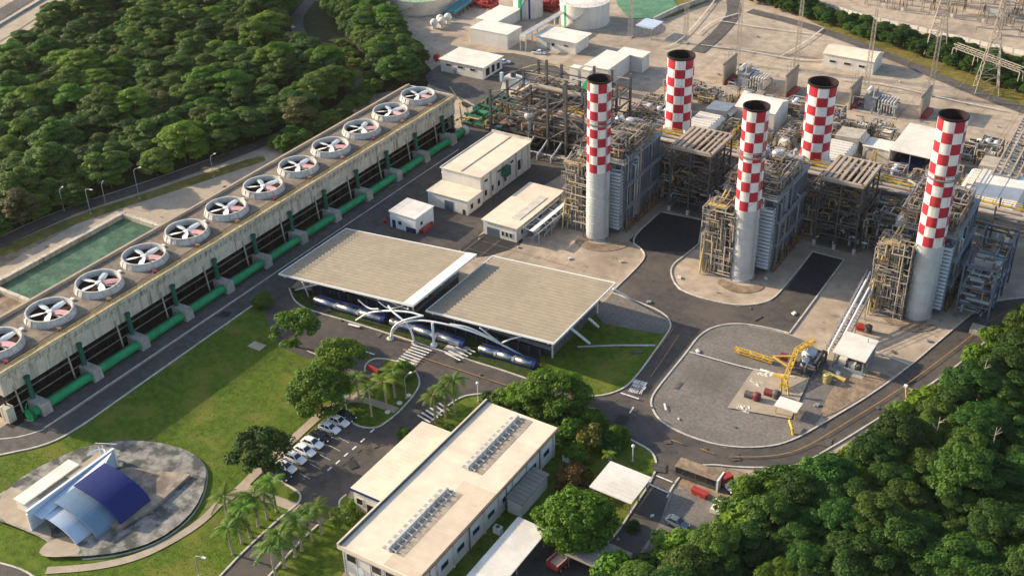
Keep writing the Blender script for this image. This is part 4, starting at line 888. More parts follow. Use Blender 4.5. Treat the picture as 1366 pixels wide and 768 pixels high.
# white tubular arches at the entrance, local to canopy B
def W2(px, py, z, base): p = G(px, py, z); return (p.x-base[0], p.y-base[1], p.z)
bB = (-137.6, 178.6)
for pts in ([(475, 427, 0), (492, 416, 3.5), (520, 414, 6.0), (548, 416, 6.6), (563, 421, 6.5)],
            [(521, 451, 0), (523, 437, 3.2), (535, 428, 5.5), (550, 424, 6.4), (565, 421, 6.7)],
            [(553, 457, 0), (549, 441, 3.0), (539, 427, 5.4), (525, 417, 6.2), (518, 408, 6.4)],
            [(521, 451, .1), (524, 440, 2.6), (538, 430, 5.0), (560, 426, 6.2), (600, 433, 6.3), (640, 445, 5.0), (675, 462, 2.2), (700, 476, 0)]):
    arch(tB, [W2(a, b, c, bB) for a, b, c in pts], .28)
m = MB(); p = W2(579, 461, 0, bB); m.tube(p, (p[0], p[1], 6.2), .3, 12); m.lathe([(.8, 0), (.8, .3), (.4, .5)], 12, p); m.build('entrance_column', 'white', tB)
m = MB(); p = W2(521, 452, 0, bB); m.lathe([(.9, 0), (.9, .25), (.4, .5)], 10, p); p = W2(553, 458, 0, bB); m.lathe([(.7, 0), (.7, .25), (.4, .4)], 10, p); m.build('arch_footing', 'kerb', tB)
for pts in ([(600, 432, 6.2), (625, 436, 6.1), (648, 447, 4.4), (668, 458, 2.6)], [(668, 458, 2.6), (680, 452, 4.6), (705, 446, 6.4)], [(640, 437, 6.4), (668, 458, 2.6)]):
    arch(tB, [W2(a, b, c, bB) for a, b, c in pts], .24)
for pts in ([(478, 400, 5.4), (492, 412, 3.8), (505, 412, 5.6)], [(505, 402, 6.0), (520, 414, 4.4), (545, 404, 7.0)], [(394, 387, 0), (410, 382, 3), (430, 378, 5.6)], [(412, 396, 0), (407, 384, 3), (403, 376, 6)], [(510, 395, 5.5), (530, 408, 4.4), (545, 412, 6.6)]):
    arch(tA, [W2(a, b, c, (-178.8, 175.8)) for a, b, c in pts], .2)
for (a, b), (c, d) in (((818, 385), (840, 398)), ((760, 436), (787, 458)), ((786, 425), (798, 436))):
    m = MB(); q = W2(c, d, 0, bB); e = W2(a, b, 5.5, bB); m.beam(e, q, .5, .5); m.build('raking_strut', 'white', tB)
# silver ducts with blue collars in front of the canopies
def silver_duct(p, q, label, segs):
    A, B = G(*p), G(*q); t = thing('silver_duct', label, 'duct', A); d = B-A; n = segs
    for k in range(n):
        a, b = d*(k/n), d*((k+1)/n)-d.normalized()*.4
        m = MB(); m.path([a+Vector((0, 0, 1.1)), b+Vector((0, 0, 1.1))], .8, 18); m.build('duct_section', 'ductmetal', t, smooth=True)
        m = MB(); m.path([b+Vector((0, 0, 1.2)), d*((k+1)/n)+d.normalized()*(.0 if k < n-1 else .5)+Vector((0, 0, 1.1))], .86, 18); m.build('collar', 'blue' if k == n-1 else 'silver', t)
    m = MB(); nn = Vector((-d.y, d.x, 0)).normalized()*.55; m.hexa([-nn, d-nn, d+nn, nn], [-nn+Vector((0, 0, .45)), d-nn+Vector((0, 0, .45)), d+nn+Vector((0, 0, .45)), nn+Vector((0, 0, .45))]); m.build('plinth', 'blue', t)
    m = MB(); nn = nn*2; m.hexa([nn, d+nn, d+nn*1.2, nn*1.2], [nn+Vector((0, 0, 1.9)), d+nn+Vector((0, 0, 1.9)), d+nn*1.1+Vector((0, 0, 1.9)), nn*1.1+Vector((0, 0, 1.9))]); m.build('blue_screen', 'blue', t)
silver_duct((421, 405), (512, 431), 'silver round duct with blue collars under the canopy with the white strip', 3)
silver_duct((522, 434), (617, 464), 'silver round duct with blue collars behind the white entrance arches', 3)
silver_duct((640, 470), (712, 492), 'silver round duct with blue collars, its right end hidden by the broad tree', 3)
m = MB(); A = G(612, 462); m.box(A.x-2.4, A.x+2.6, A.y-2.6, A.y+.8, .02, .16); tag(m.build('paved_ramp', 'kerb'), 'pale paved ramp between the silver ducts, beside the road', 'ramp')
# office
def office():
    t = thing('office_building', 'long white office building with cream roof and two roof vent rows', 'building', (-106.8, 109.5, 0)); W_, L, H = 16.0, 46.4, 6.5
    m = MB(); m.box(.25, W_-.25, .25, L-.25, 0, H); m.build('wall', 'wall', t)
    m = MB(); m.hexa([(0, 0, H), (W_+.2, -.0, H-.1), (W_+.2, L, H-.1), (0, L, H)], [(0, 0, H+.25), (W_+.2, 0, H+.12), (W_+.2, L, H+.12), (0, L, H+.25)]); m.build('roof', 'roof', t)
    m = MB(); m.box(-.3, 0, -.3, L+.2, H-.5, H+.75); m.box(0, W_+.2, -.3, 0, H-.5, H+.4); m.build('parapet', 'roof', t)
    m = MB(); m.box(.003, .3, 0, L, H+.26, H+.5); m.build('parapet_shadow', 'dsteel', t)  # dark strip drawn in place of the parapet's shadow line on the roof
    m = MB(); m.box(W_+.2, W_+.5, -.3, L+.2, H-.35, H+.05); m.build('gutter', 'rust', t)
    m = MB(); m.hexa([(9.2, .05, H+.03), (W_+.15, .05, H+.03), (W_+.15, 24.5, H+.03), (9.2, 24.5, H+.03)], [(9.2, .05, H+.205), (W_+.15, .05, H+.135), (W_+.15, 24.5, H+.135), (9.2, 24.5, H+.205)]); m.build('newer_roof_sheet', 'tanroof', t)
    m = MB()
    for k in range(1, 24): y = k*L/24; m.hexa([(.35, y-.03, H+.2), (W_+.15, y-.03, H+.08), (W_+.15, y+.03, H+.08), (.35, y+.03, H+.2)], [(.35, y-.03, H+.285), (W_+.15, y-.03, H+.16), (W_+.15, y+.03, H+.16), (.35, y+.03, H+.285)])
    m.build('roof_seam', 'roof', t)
    for k in range(10):
        m = MB(); y = 1.2+k*4.9; m.box(W_-.25, W_, y-.2, y+.2, 0, H-.3); m.build('pilaster', 'kerb', t)
    m = MB()
    for y in (3.5, 15.5, 27.5, 39.5): m.path([(W_+.35, y, H-.3), (W_+.2, y, .1)], .11, 6)
    m.build('downpipe', 'dsteel', t)
    windows(t, 'x+', [(2.4+k*4.9, 2.2, 2.2, 1.2) for k in range(9)], W_-.25, matg='glass', frame='paleblue')
    door(t, 'y-', 3.0, 1.6, 3.0, .25, 'white'); windows(t, 'y-', [(1.2+k*2.9+(2.5 if k else 0), 2.0, 3.6, 1.6) for k in range(4)], .25)
    m = MB()
    for x in (.6, 3.3, 6.2, 9.2, 12.2, 15.2): m.box(x, x+.08, .17, .247, .1, H-.6)
    m.build('panel_joint', 'grey', t)
    for y0 in (3.0, 27.2):
        v = MB(); x = 7.6; n = 12; ln = 18.0
        v.hexa([(x, y0, H+.2), (x+.9, y0, H+.2), (x+.9, y0+ln, H+.2), (x, y0+ln, H+.2)], [(x+.15, y0+.1, H+.85), (x+.6, y0+.1, H+.85), (x+.6, y0+ln-.1, H+.85), (x+.15, y0+ln-.1, H+.85)])
        v = v.build('roof_vent', 'kerb', t)
        for k in range(n):
            m = MB(); y = y0+k*ln/n; m.hexa([(x-.95, y+.15, H+.2), (x-.05, y+.15, H+.2), (x-.05, y+.95, H+.2), (x-.95, y+.95, H+.2)], [(x-.85, y+.2, H+.3), (x-.05, y+.2, H+.42), (x-.05, y+.9, H+.42), (x-.85, y+.9, H+.3)])
            m.build('skylight', 'grey', v)
        for k in range(n):
            m = MB(); y = y0+.5+k*ln/n; m.beam((x+.8, y, H+.7), (x+1.9, y, H+.5), .1); m.box(x+1.7, x+2.0, y-.15, y+.15, H+.18, H+.5); m.box(x+.9, x+1.2, y-.3, y+.3, H+.16, H+.42)
            m.build('exhaust_hood', 'kerb', v)
        m = MB(); m.box(x+.95, x+3.6, y0+.2, y0+ln+.4, H+.16, H+.2) ; m.build('dark_roof_patch', 'darkroof', v)  # darker band on the roof beside each vent row
    # annex: built against the side wall
    a = thing('office_annex', 'lower cream roofed annex joined to the office, beside the car park', 'building', (-115.4, 123.2, 0)); AW, AL, AH = 8.25, 22.6, 4.9
    m = MB(); m.box(.3, AW, .3, AL, 0, AH); m.build('wall', 'wall', a)
    roof_slab(a, 0, AW-.3, .2, AL, AH, 'roof', .2)
    m = MB(); m.box(-.25, AW, -.08, 0, AH-.15, AH+.35); m.build('blue_trim', 'blue', a)
    windows(a, 'y-', [(.9, 1.4, 1.8, 1.4), (5.8, 1.4, 1.8, 1.4)], .3); door(a, 'y-', 3.2, 1.6, 2.6, .3, 'glass')
    m = MB(); m.lathe([(1.5, 0), (1.5, .6), (1.2, 2.4), (.3, 3.0), (.01, 3.05)], 16, (9.9, -3.2, 0)); tag(m.build('round_planter', 'beige'), 'round tapered concrete kiosk in front of the annex', 'kiosk').location = (-115.4, 123.2, 0)
    c = thing('lean_to_canopy', 'small grey ribbed canopy on the shaded side of the office', 'canopy', (-90.4, 137.0, 0))
    roof_slab(c, 0, 3.2, 0, 9.6, 3.5, 'slate', .15, slope=.35)
    m = MB(); m.box(.05, 3.0, .1, 9.5, 0, 3.1); m.build('wall', 'wall', c)
    for x, y, lab in ((-89.7, 131.0, 'white air conditioning box beside the shaded office wall, near the small canopy'), (-88.8, 154.5, 'white air conditioning box at the far corner of the office')):
        k = thing('air_conditioner', lab, 'air conditioner', (x, y, 0)); m = MB(); m.box(0, 1.5, 0, 1.1, .15, 1.5); m.build('case', 'white', k); m = MB(); m.lathe([(.01, 1.52), (.4, 1.52), (.42, 1.6), (.36, 1.6)], 14, (.75, .55, 0)); m.box(.1, .3, .1, 1, 0, .15); m.box(1.2, 1.4, .1, 1, 0, .15); m.build('fan_grille', 'dsteel', k)
M['darkroof'] = mat('dark_roof', (0.36, 0.29, 0.22), 0.9, 0.3, 0.9, 0.6, (0.18, 0.15, 0.12), 0.3)
M['tanroof'] = mat('tan_roof_sheet', (0.63, 0.5, 0.36), 0.8, 0.1, 0.4, 0.4, (0.5, 0.4, 0.29), 0.12)
M['slate'] = mat('grey_ribbed_roof', (0.27, 0.235, 0.19), 0.8, 0.15, 0.5)
office()
def carport(name, label, x, y, W_, L, h, m_='wroof', slope=0.3, gear=True):
    t = thing(name, label, 'carport', (x, y, 0)); roof_slab(t, 0, W_, 0, L, h, m_, .2, slope=slope)
    for px in (.4, W_-.4):
        for py in (.4, L*.5, L-.4):
            m = MB(); m.box(px-.1, px+.1, py-.1, py+.1, 0, h-(slope if px > 1 else 0)); m.build('post', 'grey', t)
    m = MB()
    for py in (.4, L*.5, L-.4): m.beam((.2, py, h-.15), (W_-.2, py, h-slope-.15), .12, .2)
    m.build('rafter', 'grey', t); return t
carport('carport', 'square white carport roof beside the small round lawn', -78.6, 147.2, 8.2, 8.0, 3.5)
carport('carport', 'long white carport roof beside the red tipper truck', -85.4, 114.0, 5.8, 19.0, 4.0)
carport('carport', 'grey metal shed roof half hidden by the forest trees', G(860, 765).x-12.5, G(860, 765).y-5.5, 9.5, 6.0, 3.0, 'slate')
# control hut with white roof at the gravel field
def gas_hut():
    t = thing('pump_shelter', 'white roofed pump shelter at the foot of the sloping pipe trestle', 'shelter', (-54.4, 210.0, 0)); roof_slab(t, 0, 6.8, 0, 8.8, 4.0, 'wroof', .2, slope=.2, ribs=False)
    for px in (.3, 6.5):
        for py in (.3, 8.5):
            m = MB(); m.box(px-.14, px+.14, py-.14, py+.14, 0, 3.85); m.build('post', 'grey', t)
    m = MB(); m.box(.1, 6.7, .1, .3, 0, 1.0); m.box(.1, .3, .1, 8.7, 0, 1.0); m.box(6.5, 6.7, 3, 8.7, 0, 2.4); m.build('low_wall', 'grey', t)
    m = MB(); m.box(1, 2.6, 1.2, 3, .1, 2.0); m.box(3.2, 4.6, 1.4, 2.6, .1, 1.4); m.build('cabinet', 'wall', t)
    m = MB(); m.tube((2.0, 4.2, 1.2), (5.6, 4.2, 1.2), .8, 12); m.sphere((5.4, 1.7, 1.0), .7, 10); m.build('pump', 'dsteel', t)
    m = MB(); m.box(-.3, 7.1, -1.0, 9.0, .02, .15); m.build('plinth', 'conc', t)
    m = MB(); m.beam((5.2, 7.2, 4.1), (5.2, 7.2, 5.0), .12); m.build('antenna', 'dsteel', t)
gas_hut()
def trestle():
    t = thing('pipe_trestle', 'sloping pipe trestle with two long white pipes, running down from the stair tower', 'pipe trestle', (-57.2, 214.5, 0)); L = 26.0; z = lambda y: 1.2+y*.22
    m = MB()
    for x in (0, 1.6, 3.2): m.beam((x, 0, z(0)), (x, L, z(L)), .16, .3)
    for k in range(27):
        y = k*L/26; m.beam((0, y, z(y)), (3.2, y, z(y)), .1)
        if k < 26: m.beam((0 if k % 2 else 1.6, y, z(y)), (1.6 if k % 2 else 0, y+1, z(y+1)), .08)
    rails(m, [(0, 0, z(0)), (0, L, z(L))], 1.1, .07, 1.6); rails(m, [(3.2, 0, z(0)), (3.2, L, z(L))], 1.1, .07, 1.6); m.build('trestle_deck', 'grey', t)
    for x in (.8, 2.2):
        m = MB(); m.path([(x, -.6, z(0)-.6), (x, 0, z(0)+.35), (x, L, z(L)+.35)], .24, 10); m.build('white_pipe', 'white', t)
    for y in (3, 10, 17, 24):
        for x in (0, 3.2):
            m = MB(); m.beam((x, y, 0), (x, y, z(y)), .2); m.build('leg', 'grey', t)
trestle()
def loading_arm():
    t = thing('loading_arm', 'yellow jointed loading arm lying across the foundation slab', 'loading arm', tuple(G(1075, 470)));  o = G(1075, 470)
    q = lambda px, py, z: G(px, py, z)-o
    def boom(a, b, w, name):
        m = MB(); d = (b-a); n = max(4, int(d.length/1.3)); e = d.normalized(); r = e.cross(Vector((0, 0, 1))).normalized()*w; u = Vector((0, 0, w*1.4))
        for s in (-1, 1):
            for v in (0, 1): m.beam(a+r*s+u*v, b+r*s+u*v, .16)
        for k in range(n):
            f, g_ = a+d*(k/n), a+d*((k+1)/n); s = 1 if k % 2 else -1
            m.beam(f+r*s, g_-r*s, .12); m.beam(f+r*s+u, g_-r*s+u, .12); m.beam(f+r+u*(k % 2), g_+r+u*((k+1) % 2), .12); m.beam(f+r, f+r+u, .12); m.beam(f-r, f-r+u, .12); m.beam(f-r+u, f+r+u, .12)
        m.build(name, 'yellow', t)
    boom(q(980, 467, .6), q(1031, 483, .6), .5, 'ground_boom'); boom(q(1043, 518, .8), q(1062, 470, 3.2), .45, 'raking_boom'); boom(q(1062, 470, 3.2), q(1086, 455, 3.5), .55, 'swivel_frame')
    m = MB(); m.beam(q(1031, 475, 2), q(1060, 475, 2.6), .28); m.beam(q(1031, 475, 2), q(1050, 488, 1.5), .28); m.beam(q(1042, 527, .2), q(1043, 505, 3.5), .3); m.beam(q(1052, 527, .2), q(1050, 508, 3), .25); m.beam(q(1040, 512, 2.4), q(1054, 515, 2.4), .22); m.build('brace', 'yellow', t)
    m = MB(); m.beam(q(1032, 500, .3), q(1044, 504, .3), .8, .8); m.path([q(1053, 560, 1.5), q(1057, 572, 1.0), q(1058, 580, 0)], .28, 8); m.build('yellow_pipe', 'yellow', t)
    m = MB(); m.tube(q(1098, 495, .5), q(1128, 507, .5), .45, 10); m.build('ground_pipe', 'tanyel', t); m = MB(); c = q(1103, 504, 1); m.lathe([(.01, -1), (1, -.9), (1, .6), (.5, 1), (.01, 1)], 14, c); m.build('float', 'tanyel', t)
    m = MB(); c = q(1081, 473, 1.6); m.sphere(c, 1.9, 18, .9); c = q(1075, 484, 1.2); m.sphere(c, 1.3, 16); m.build('pressure_vessel', 'silver', t)
    m = MB(); tangle(m, c.x-2, c.x+3, c.y-4, c.y+4, 0, 3, 26, .1, .25, random.Random(77)); m.build('pipework', 'dsteel', t)
loading_arm()
def valve_cover():
    p = G(1050, 552); t = thing('valve_shelter', 'small white flat shelter at the corner of the foundation slab', 'shelter', (p.x-2.3, p.y-1.6, 0)); roof_slab(t, 0, 4.6, 0, 3.4, 2.2, 'wroof', .1, ribs=False)
    for x in (.3, 4.3):
        for y in (.3, 3.1):
            m = MB(); m.box(x-.1, x+.1, y-.1, y+.1, .1, 2.2); m.build('post', 'yellow', t)
valve_cover()
for k, (px, py, s, mt, nm, lab, c) in enumerate(((1023, 500, 1.2, 'wall', 'tarpaulin', 'crumpled white tarpaulin on the foundation slab, below the yellow arm', 'tarpaulin'), (1008, 512, 1.0, 'kerb', 'tarpaulin', 'pale folded tarpaulin in the middle of the foundation slab', 'tarpaulin'), (992, 545, .9, 'wall', 'tarpaulin', 'white sheet at the near left edge of the foundation slab', 'tarpaulin'))):
    m = MB(); r = random.Random(k+3); n = 8; p = G(px, py)
    m.grid([[(p.x+(i-n/2)*.42*s, p.y+(j-n/2)*.3*s, .14+r.uniform(0, .35)*(1 if 0 < i < n and 0 < j < n else 0)) for i in range(n+1)] for j in range(n+1)][::-1]); tag(m.build(nm, mt), lab, c)
def motor(px, py, lab, mm):
    p = G(px, py, .12); t = thing('pump_motor', lab, 'pump', p); m = MB(); m.tube((-1.2, 0, .9), (.6, 0, .9), .7, 14); m.box(-1.3, 1.9, -.6, .6, 0, .25); m.build('motor_body', mm, t); m = MB(); m.lathe([(.9, .25), (.9, 1.5), (.4, 1.9), (.01, 1.9)], 14, (1.3, 0, 0)); m.build('pump_casing', 'magenta' if mm == 'dsteel' else 'dsteel', t)
motor(1001, 531, 'dark pump motor with a dark red casing on the foundation slab', 'dsteel'); motor(1027, 528, 'dark red pump motor beside the small white flat shelter', 'magenta'); motor(1048, 480, 'dark red pump motor inside the yellow braces', 'magenta')
motor(1150, 440, 'red topped engine set behind the white roofed pump shelter', 'vred')
# ================================================================ band shell
def band_shell():
    t = thing('band_shell', 'open air stage with navy, mid blue and pale blue arched shells on a raised platform', 'band shell', (-162.6, 90.0, 0))
    def vault(y0, y1, z0, x1, zs, mm, name, dx=0.0):
        m = MB(); n = 16; O, I = [], []
        for k in range(n+1):
            a = math.pi/2*(1-k/n); x = dx+(x1-dx)*math.cos(a); z = z0*math.sin(a)**.85; O.append([(x, y0, z), (x, y1, z)]); I.append([(x-.16, y0, max(0, z-.18)), (x-.16, y1, max(0, z-.18))])
        m.grid(O); m.grid([r[::-1] for r in I])
        for k in range(n): m.add([O[k][0], O[k+1][0], I[k+1][0], I[k][0]], [(0, 1, 2, 3)]); m.add([O[k][1], O[k+1][1], I[k+1][1], I[k][1]], [(3, 2, 1, 0)])
        sh = m.build(name, mm, t, smooth=False); q = MB(); yy = y0+1.2
        while yy < y1-.3:
            q.grid([[(O[k][0][0], yy-.05, O[k][0][2]+.03), (O[k][0][0], yy+.05, O[k][0][2]+.03)] for k in range(n+1)]); yy += 1.25
        if q.v: q.build('panel_seam', mm, sh)
    vault(7.6, 15.0, 5.6, 14.0, 0, 'navy', 'navy_shell', 2.6); vault(3.2, 8.6, 4.7, 12.4, 0, 'midblue', 'blue_shell', 2.2); vault(.2, 4.2, 3.8, 10.4, 0, 'paleblue', 'pale_shell', 1.4)
    m = MB(); m.box(0, .35, -1.2, 19.2, 0, 5.0); m.build('back_wall', 'paleblue', t)
    m = MB(); m.hexa([(.35, -.2, 3.6), (2.8, -.2, 3.5), (2.8, 15, 5.3), (.35, 19, 4.7)], [(.35, -.2, 3.8), (2.8, -.2, 3.7), (2.8, 15, 5.5), (.35, 19, 4.9)]); m.build('sloping_panel', 'paleblue', t)
    m = MB(); m.box(.0, .5, 18.9, 19.3, 0, 5.1); m.box(-.1, .36, -1.4, -1.0, 0, 4.4); m.box(-.1, .4, -1.2, 19.2, 5.0, 5.12); m.build('wall_cap', 'white', t)
    m = MB(); m.prism([(.4, 14), (2.4, 19.4), (14.8, 24.2), (15.6, 15.0), (14.2, 6.4), (.4, 7)], 0, 1.25); m.build('stage', 'stage', t)
    m = MB(); m.box(-7.0, -4.0, 1.0, 14.0, 2.9, 3.15); m.build('backstage_roof', 'wroof', t)
    m = MB(); m.box(-4.0, -.1, 4.0, 10.5, 2.4, 2.6); m.build('backstage_roof', 'slate', t); m = MB(); m.box(-4.0, -.1, 10.5, 18.8, 2.6, 2.85); m.box(-2.6, -.1, 18.8, 20.4, 2.2, 2.5); m.build('backstage_roof', 'path', t)
    m = MB(); m.box(-6.8, -.1, 1.3, 13.8, 0, 2.4); m.box(-3.8, -.1, 13.8, 18.6, 0, 2.6); m.build('backstage_wall', 'wall', t)
    m = MB()
    for s in (-1, 1): m.beam((-3.4, 19+s*.4, 0), (-3.4, 19+s*.4, 4.4), .08)
    m.beam((-5.2, 19.2, 4.2), (-1.0, 21.0, 4.4), .08); m.build('light_mast', 'white', t)
    m = MB(); m.beam((-9.0, 12.5, 0), (-7.4, 11.5, 2.6), .12); m.build('raking_post', 'white', t)
    m = MB(); m.path([(-4.2+1.6*math.cos(a), 17.5+2.6*math.sin(a), 2.3) for a in [k*.35 for k in range(10)]], .18, 8); m.build('curved_wall', 'paleblue', t)
sheet('plaza', [(277, 635), (272, 620), (258, 607), (232, 597), (200, 591), (160, 590), (120, 597), (88, 608), (40, 632), (0, 662), (-20, 690), (40, 712), (70, 728), (53, 738), (58, 745), (110, 745), (160, 740), (210, 724), (250, 695), (270, 665)], 'plaza', 1)
sheet('stage_apron', [(0, 664), (22, 648), (60, 690), (72, 718), (62, 722), (40, 708), (0, 698)], 'path', 1); sheet('stage_apron', [(52, 738), (66, 724), (96, 716), (112, 742), (80, 746), (58, 745)], 'path', 1)
kerb('plaza_kerb', [(0, 660), (40, 631), (88, 607), (120, 596), (160, 589), (200, 590), (232, 596), (258, 606), (273, 620), (278, 635), (271, 666), (251, 696), (210, 725), (160, 741), (110, 746)], .3, .12)
band_shell()

def low_wall_thing():
    A, B = G(412, 395), G(716, 482); t = thing('duct_wall', 'long dark low wall behind the silver ducts under the canopies', 'wall', A); d = B-A; n = Vector((-d.y, d.x, 0)).normalized(); m = MB()
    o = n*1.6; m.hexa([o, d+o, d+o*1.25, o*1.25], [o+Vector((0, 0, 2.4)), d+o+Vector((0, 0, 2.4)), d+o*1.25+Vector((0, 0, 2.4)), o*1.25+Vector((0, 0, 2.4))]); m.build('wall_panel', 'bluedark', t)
    m = MB()
    for k in range(24): c = d*(k/23)+n*1.5; m.beam(c, c+Vector((0, 0, 2.5)), .2)
    m.build('wall_post', 'dsteel', t)
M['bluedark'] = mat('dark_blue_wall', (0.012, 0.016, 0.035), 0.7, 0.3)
low_wall_thing()
# ================================================================ far buildings and tanks
def simple_building(name, label, x, y, W_, L, h, wins=(), door_=None, roofm='wroof', cat='building', over=.5, slope=0.0, winy=()):
    t = thing(name, label, cat, (x, y, 0)); m = MB(); m.box(0, W_, 0, L, 0, h); m.build('wall', 'wall', t); roof_slab(t, 0, W_, 0, L, h, roofm, over, slope=slope)
    if wins: windows(t, 'y-', wins, 0)
    if winy: windows(t, 'x+', winy, W_)
    if door_: door(t, 'y-', *door_, 0, 'grey')
    return t
simple_building('white_building', 'white single storey building with a green bin, below the grey box building', -225.8, 311.0, 17.2, 11.8, 4.3, [(2.2, 2.2, 2.4, .8), (7, 2.2, 2.4, .8), (12, 2.2, 2.4, .8)], (5.2, 1.1, 2.4), winy=[(1.5, 2.4, .8, 2.6), (5.0, 2.0, .8, 2.6), (8.2, 2.0, .8, 2.2)])
simple_building('white_building', 'windowless grey white box building in front of the striped silo', -232.2, 339.0, 15.6, 9.5, 5.3, over=.15)
simple_building('pump_house', 'white flat roofed pump house in front of the biggest white tank', -208.6, 346.0, 15.6, 9.5, 4.4, [(6.0, 1.2, 1.6, 1.0), (11.0, 1.6, 2.2, .6)], (4.0, 1.2, 2.4), over=.9)
simple_building('pale_shed', 'low pale shed with cluttered roof, left of the striped silo', -238.0, 352.0, 9, 16, 4.0, over=.2)
simple_building('arched_shed', 'long cream shed with three dark windows, alone on the concrete yard', -114.6, 376.0, 17.0, 9.4, 4.4, [(2.2, 2.2, 1.8, .8), (7.2, 2.2, 1.8, .8), (12.2, 2.0, 1.8, .8)], over=.3)
m = MB(); n = 10; pr = [( -97.7+0.0, 375.7+10.0*k/n, 4.5+1.3*math.sin(math.pi*k/n)) for k in range(n+1)]
m.grid([[(-114.9, y, z), (x+.2, y, z)] for x, y, z in pr][::-1]); m.add([(x+.2, y, z) for x, y, z in pr], [tuple(range(n+1))]); m.add([(-114.9, y, z) for x, y, z in pr], [tuple(range(n+1))[::-1]])
o = m.build('arched_roof', 'roof'); o.parent = [q for q in COL.objects if q.name.startswith('arched_shed')][0]; o.location = (114.6, -376.0, 0)
def tank(x, y, r, h, label, stripes=(), roofm='wroof', wallm='wall', dome=.6):
    t = thing('storage_tank', label, 'tank', (x, y, 0)); m = MB(); n = 56
    prof = [(r, 0)]
    for k in range(1, 5): prof += [(r, h*k/5-.05), (r+.06, h*k/5-.03), (r+.06, h*k/5+.03), (r, h*k/5+.05)]
    prof += [(r, h-.1), (r+.15, h-.1), (r+.15, h)]; m.lathe(prof, n); m.build('shell', wallm, t)
    m = MB(); m.lathe([(r+.15, h), (r*.5, h+dome*.7), (.01, h+dome)], n); m.build('roof', roofm, t)
    m = MB(); rails(m, [((r)*math.cos(a), r*math.sin(a), h) for a in [k*2*math.pi/20 for k in range(20)]], 1.0, .06, 4, True); m.build('roof_rail', 'grey', t)
    for a, w_, mm in stripes:
        m = MB(); m.grid([[((r+.1)*math.cos(a+w_*k/4), (r+.1)*math.sin(a+w_*k/4), z) for k in range(5)] for z in (.1, h-.15)][::-1]); m.build('painted_stripe', mm, t)
    m = MB()
    for k in range(14): a = -1.9+k*.07; m.beam(((r+.5)*math.cos(a), (r+.5)*math.sin(a), h*k/14), ((r+.5)*math.cos(a+.07), (r+.5)*math.sin(a+.07), h*(k+1)/14), .8, .12)
    m.build('spiral_stair', 'grey', t)
    m = MB(); m.lathe([(r+.8, 0), (r+.8, .3), (r, .3)], n); m.build('ring_footing', 'conc', t)
M['gstripe'] = mat('green_stripe', (0.01, 0.36, 0.16), 0.6, 0.1)
M['tankgreen'] = mat('tank_green_roof', (0.28, 0.40, 0.24), 0.8, 0.2, 0.3, 0.6, (0.16, 0.3, 0.17), 0.12)
tank(-206.5, 377.0, 9.2, 8.6, 'biggest white tank with one green stripe, behind the flat roofed pump house', ((-2.02, .11, 'gstripe'),))
tank(-229.2, 374.0, 5.6, 11.0, 'tall narrow white silo with a green and a dark blue stripe', ((-1.75, .3, 'gstripe'), (-1.0, .12, 'blue')))
tank(-271.5, 363.5, 12.2, 5.6, 'wide cream tank with a pale green roof, above the forest clump', (), 'tankgreen', 'roof', .4)
def far_rack():
    t = thing('pipe_rack', 'white pipe rack running back between the silo and the biggest tank', 'pipe rack', (-212.4, 341.0, 0)); m = MB()
    for y in (0, 8, 16, 24, 30):
        for x in (0, 2.2): m.beam((x, y, 0), (x, y, 5.2), .4)
        m.beam((0, y, 5.2), (2.2, y, 5.2), .4, .5)
    m.build('frame', 'roof', t)
    for x in (.2, .9, 1.6, 2.1):
        m = MB(); m.path([(x, -.2, 3.5), (x, 0, 5.6), (x, 31, 5.6)], .24, 8); m.build('pipe', 'wroof', t)
far_rack()
carport('open_shed', 'small blue grey shed roof on posts, right of the biggest white tank', -182.5, 371.5, 6.5, 8.5, 4.2, 'paleblue', .2)
simple_building('cream_roof_house', 'wide cream roofed house with two white boxes, behind the first tall chimney', -178.0, 325.5, 8.6, 15.5, 5.8, over=.2)
simple_building('cream_roof_house', 'small cream roofed house right of the wide cream roofed house', -174.5, 341.5, 9.5, 5.5, 5.4, over=.3)
for k, dx in enumerate((0, 4.3)):
    p = G(778, 118); m = MB(); m.box(0, 3.0, 0, 3.0, 0, 7.0); m.box(-.1, 3.1, -.1, 3.1, 7.0, 7.2); o = m.build('white_bin', 'wroof' if not k else 'wall'); o.location = (p.x-4+dx, p.y-2, 0); tag(o, ('left', 'right')[k] and ('tall white box bin farther from the first tall chimney' if not k else 'tall white box bin nearer to the first tall chimney'), 'bin')
# teal pump line and vessels near the wide tank
def teal_line():
    a, b = G(600, 24), G(632, 2); t = thing('pipe_manifold', 'teal pipe manifold with white vessels beside the wide cream tank', 'pipe manifold', a); d = b-a; m = MB(); n = Vector((-d.y, d.x, 0)).normalized()
    for k in range(4): o = n*(k*1.4-2); m.path([o+Vector((0, 0, 2.2)), d+o+Vector((0, 0, 2.2))], .6, 10)
    m.build('teal_pipe', 'teal', t)
    for k in range(4):
        m = MB(); c = d*(-.25-.12*k)+n*(k % 2*2-2); m.tube((c.x, c.y, 0), (c.x, c.y, 1.6), .9, 10); m.sphere((c.x, c.y, 2.2), 1.5, 12); m.build('vessel', 'wall', t)
    for k in range(6):
        for s in (-1, 1): m = MB(); c = d*(k/6)+n*2.6*s; m.beam(c, c+Vector((0, 0, 2)), .3); m.build('support', 'dsteel', t)
teal_line()
def red_rack(px, py, lab):
    p = G(px, py); t = thing('red_pipework', lab, 'pipework', p); m = MB(); tangle(m, -5, 5, -3, 3, .3, 3.5, 40, .25, .5, random.Random(int(px))); m.build('pipe', 'vred', t); m = MB(); m.box(-5, 5, -3, 3, .02, .2); m.build('pad', 'dirt', t)
red_rack(645, 8, 'red fire pipework beside the teal pipe manifold'); red_rack(728, 12, 'red fire pipework between the silo and the biggest tank')
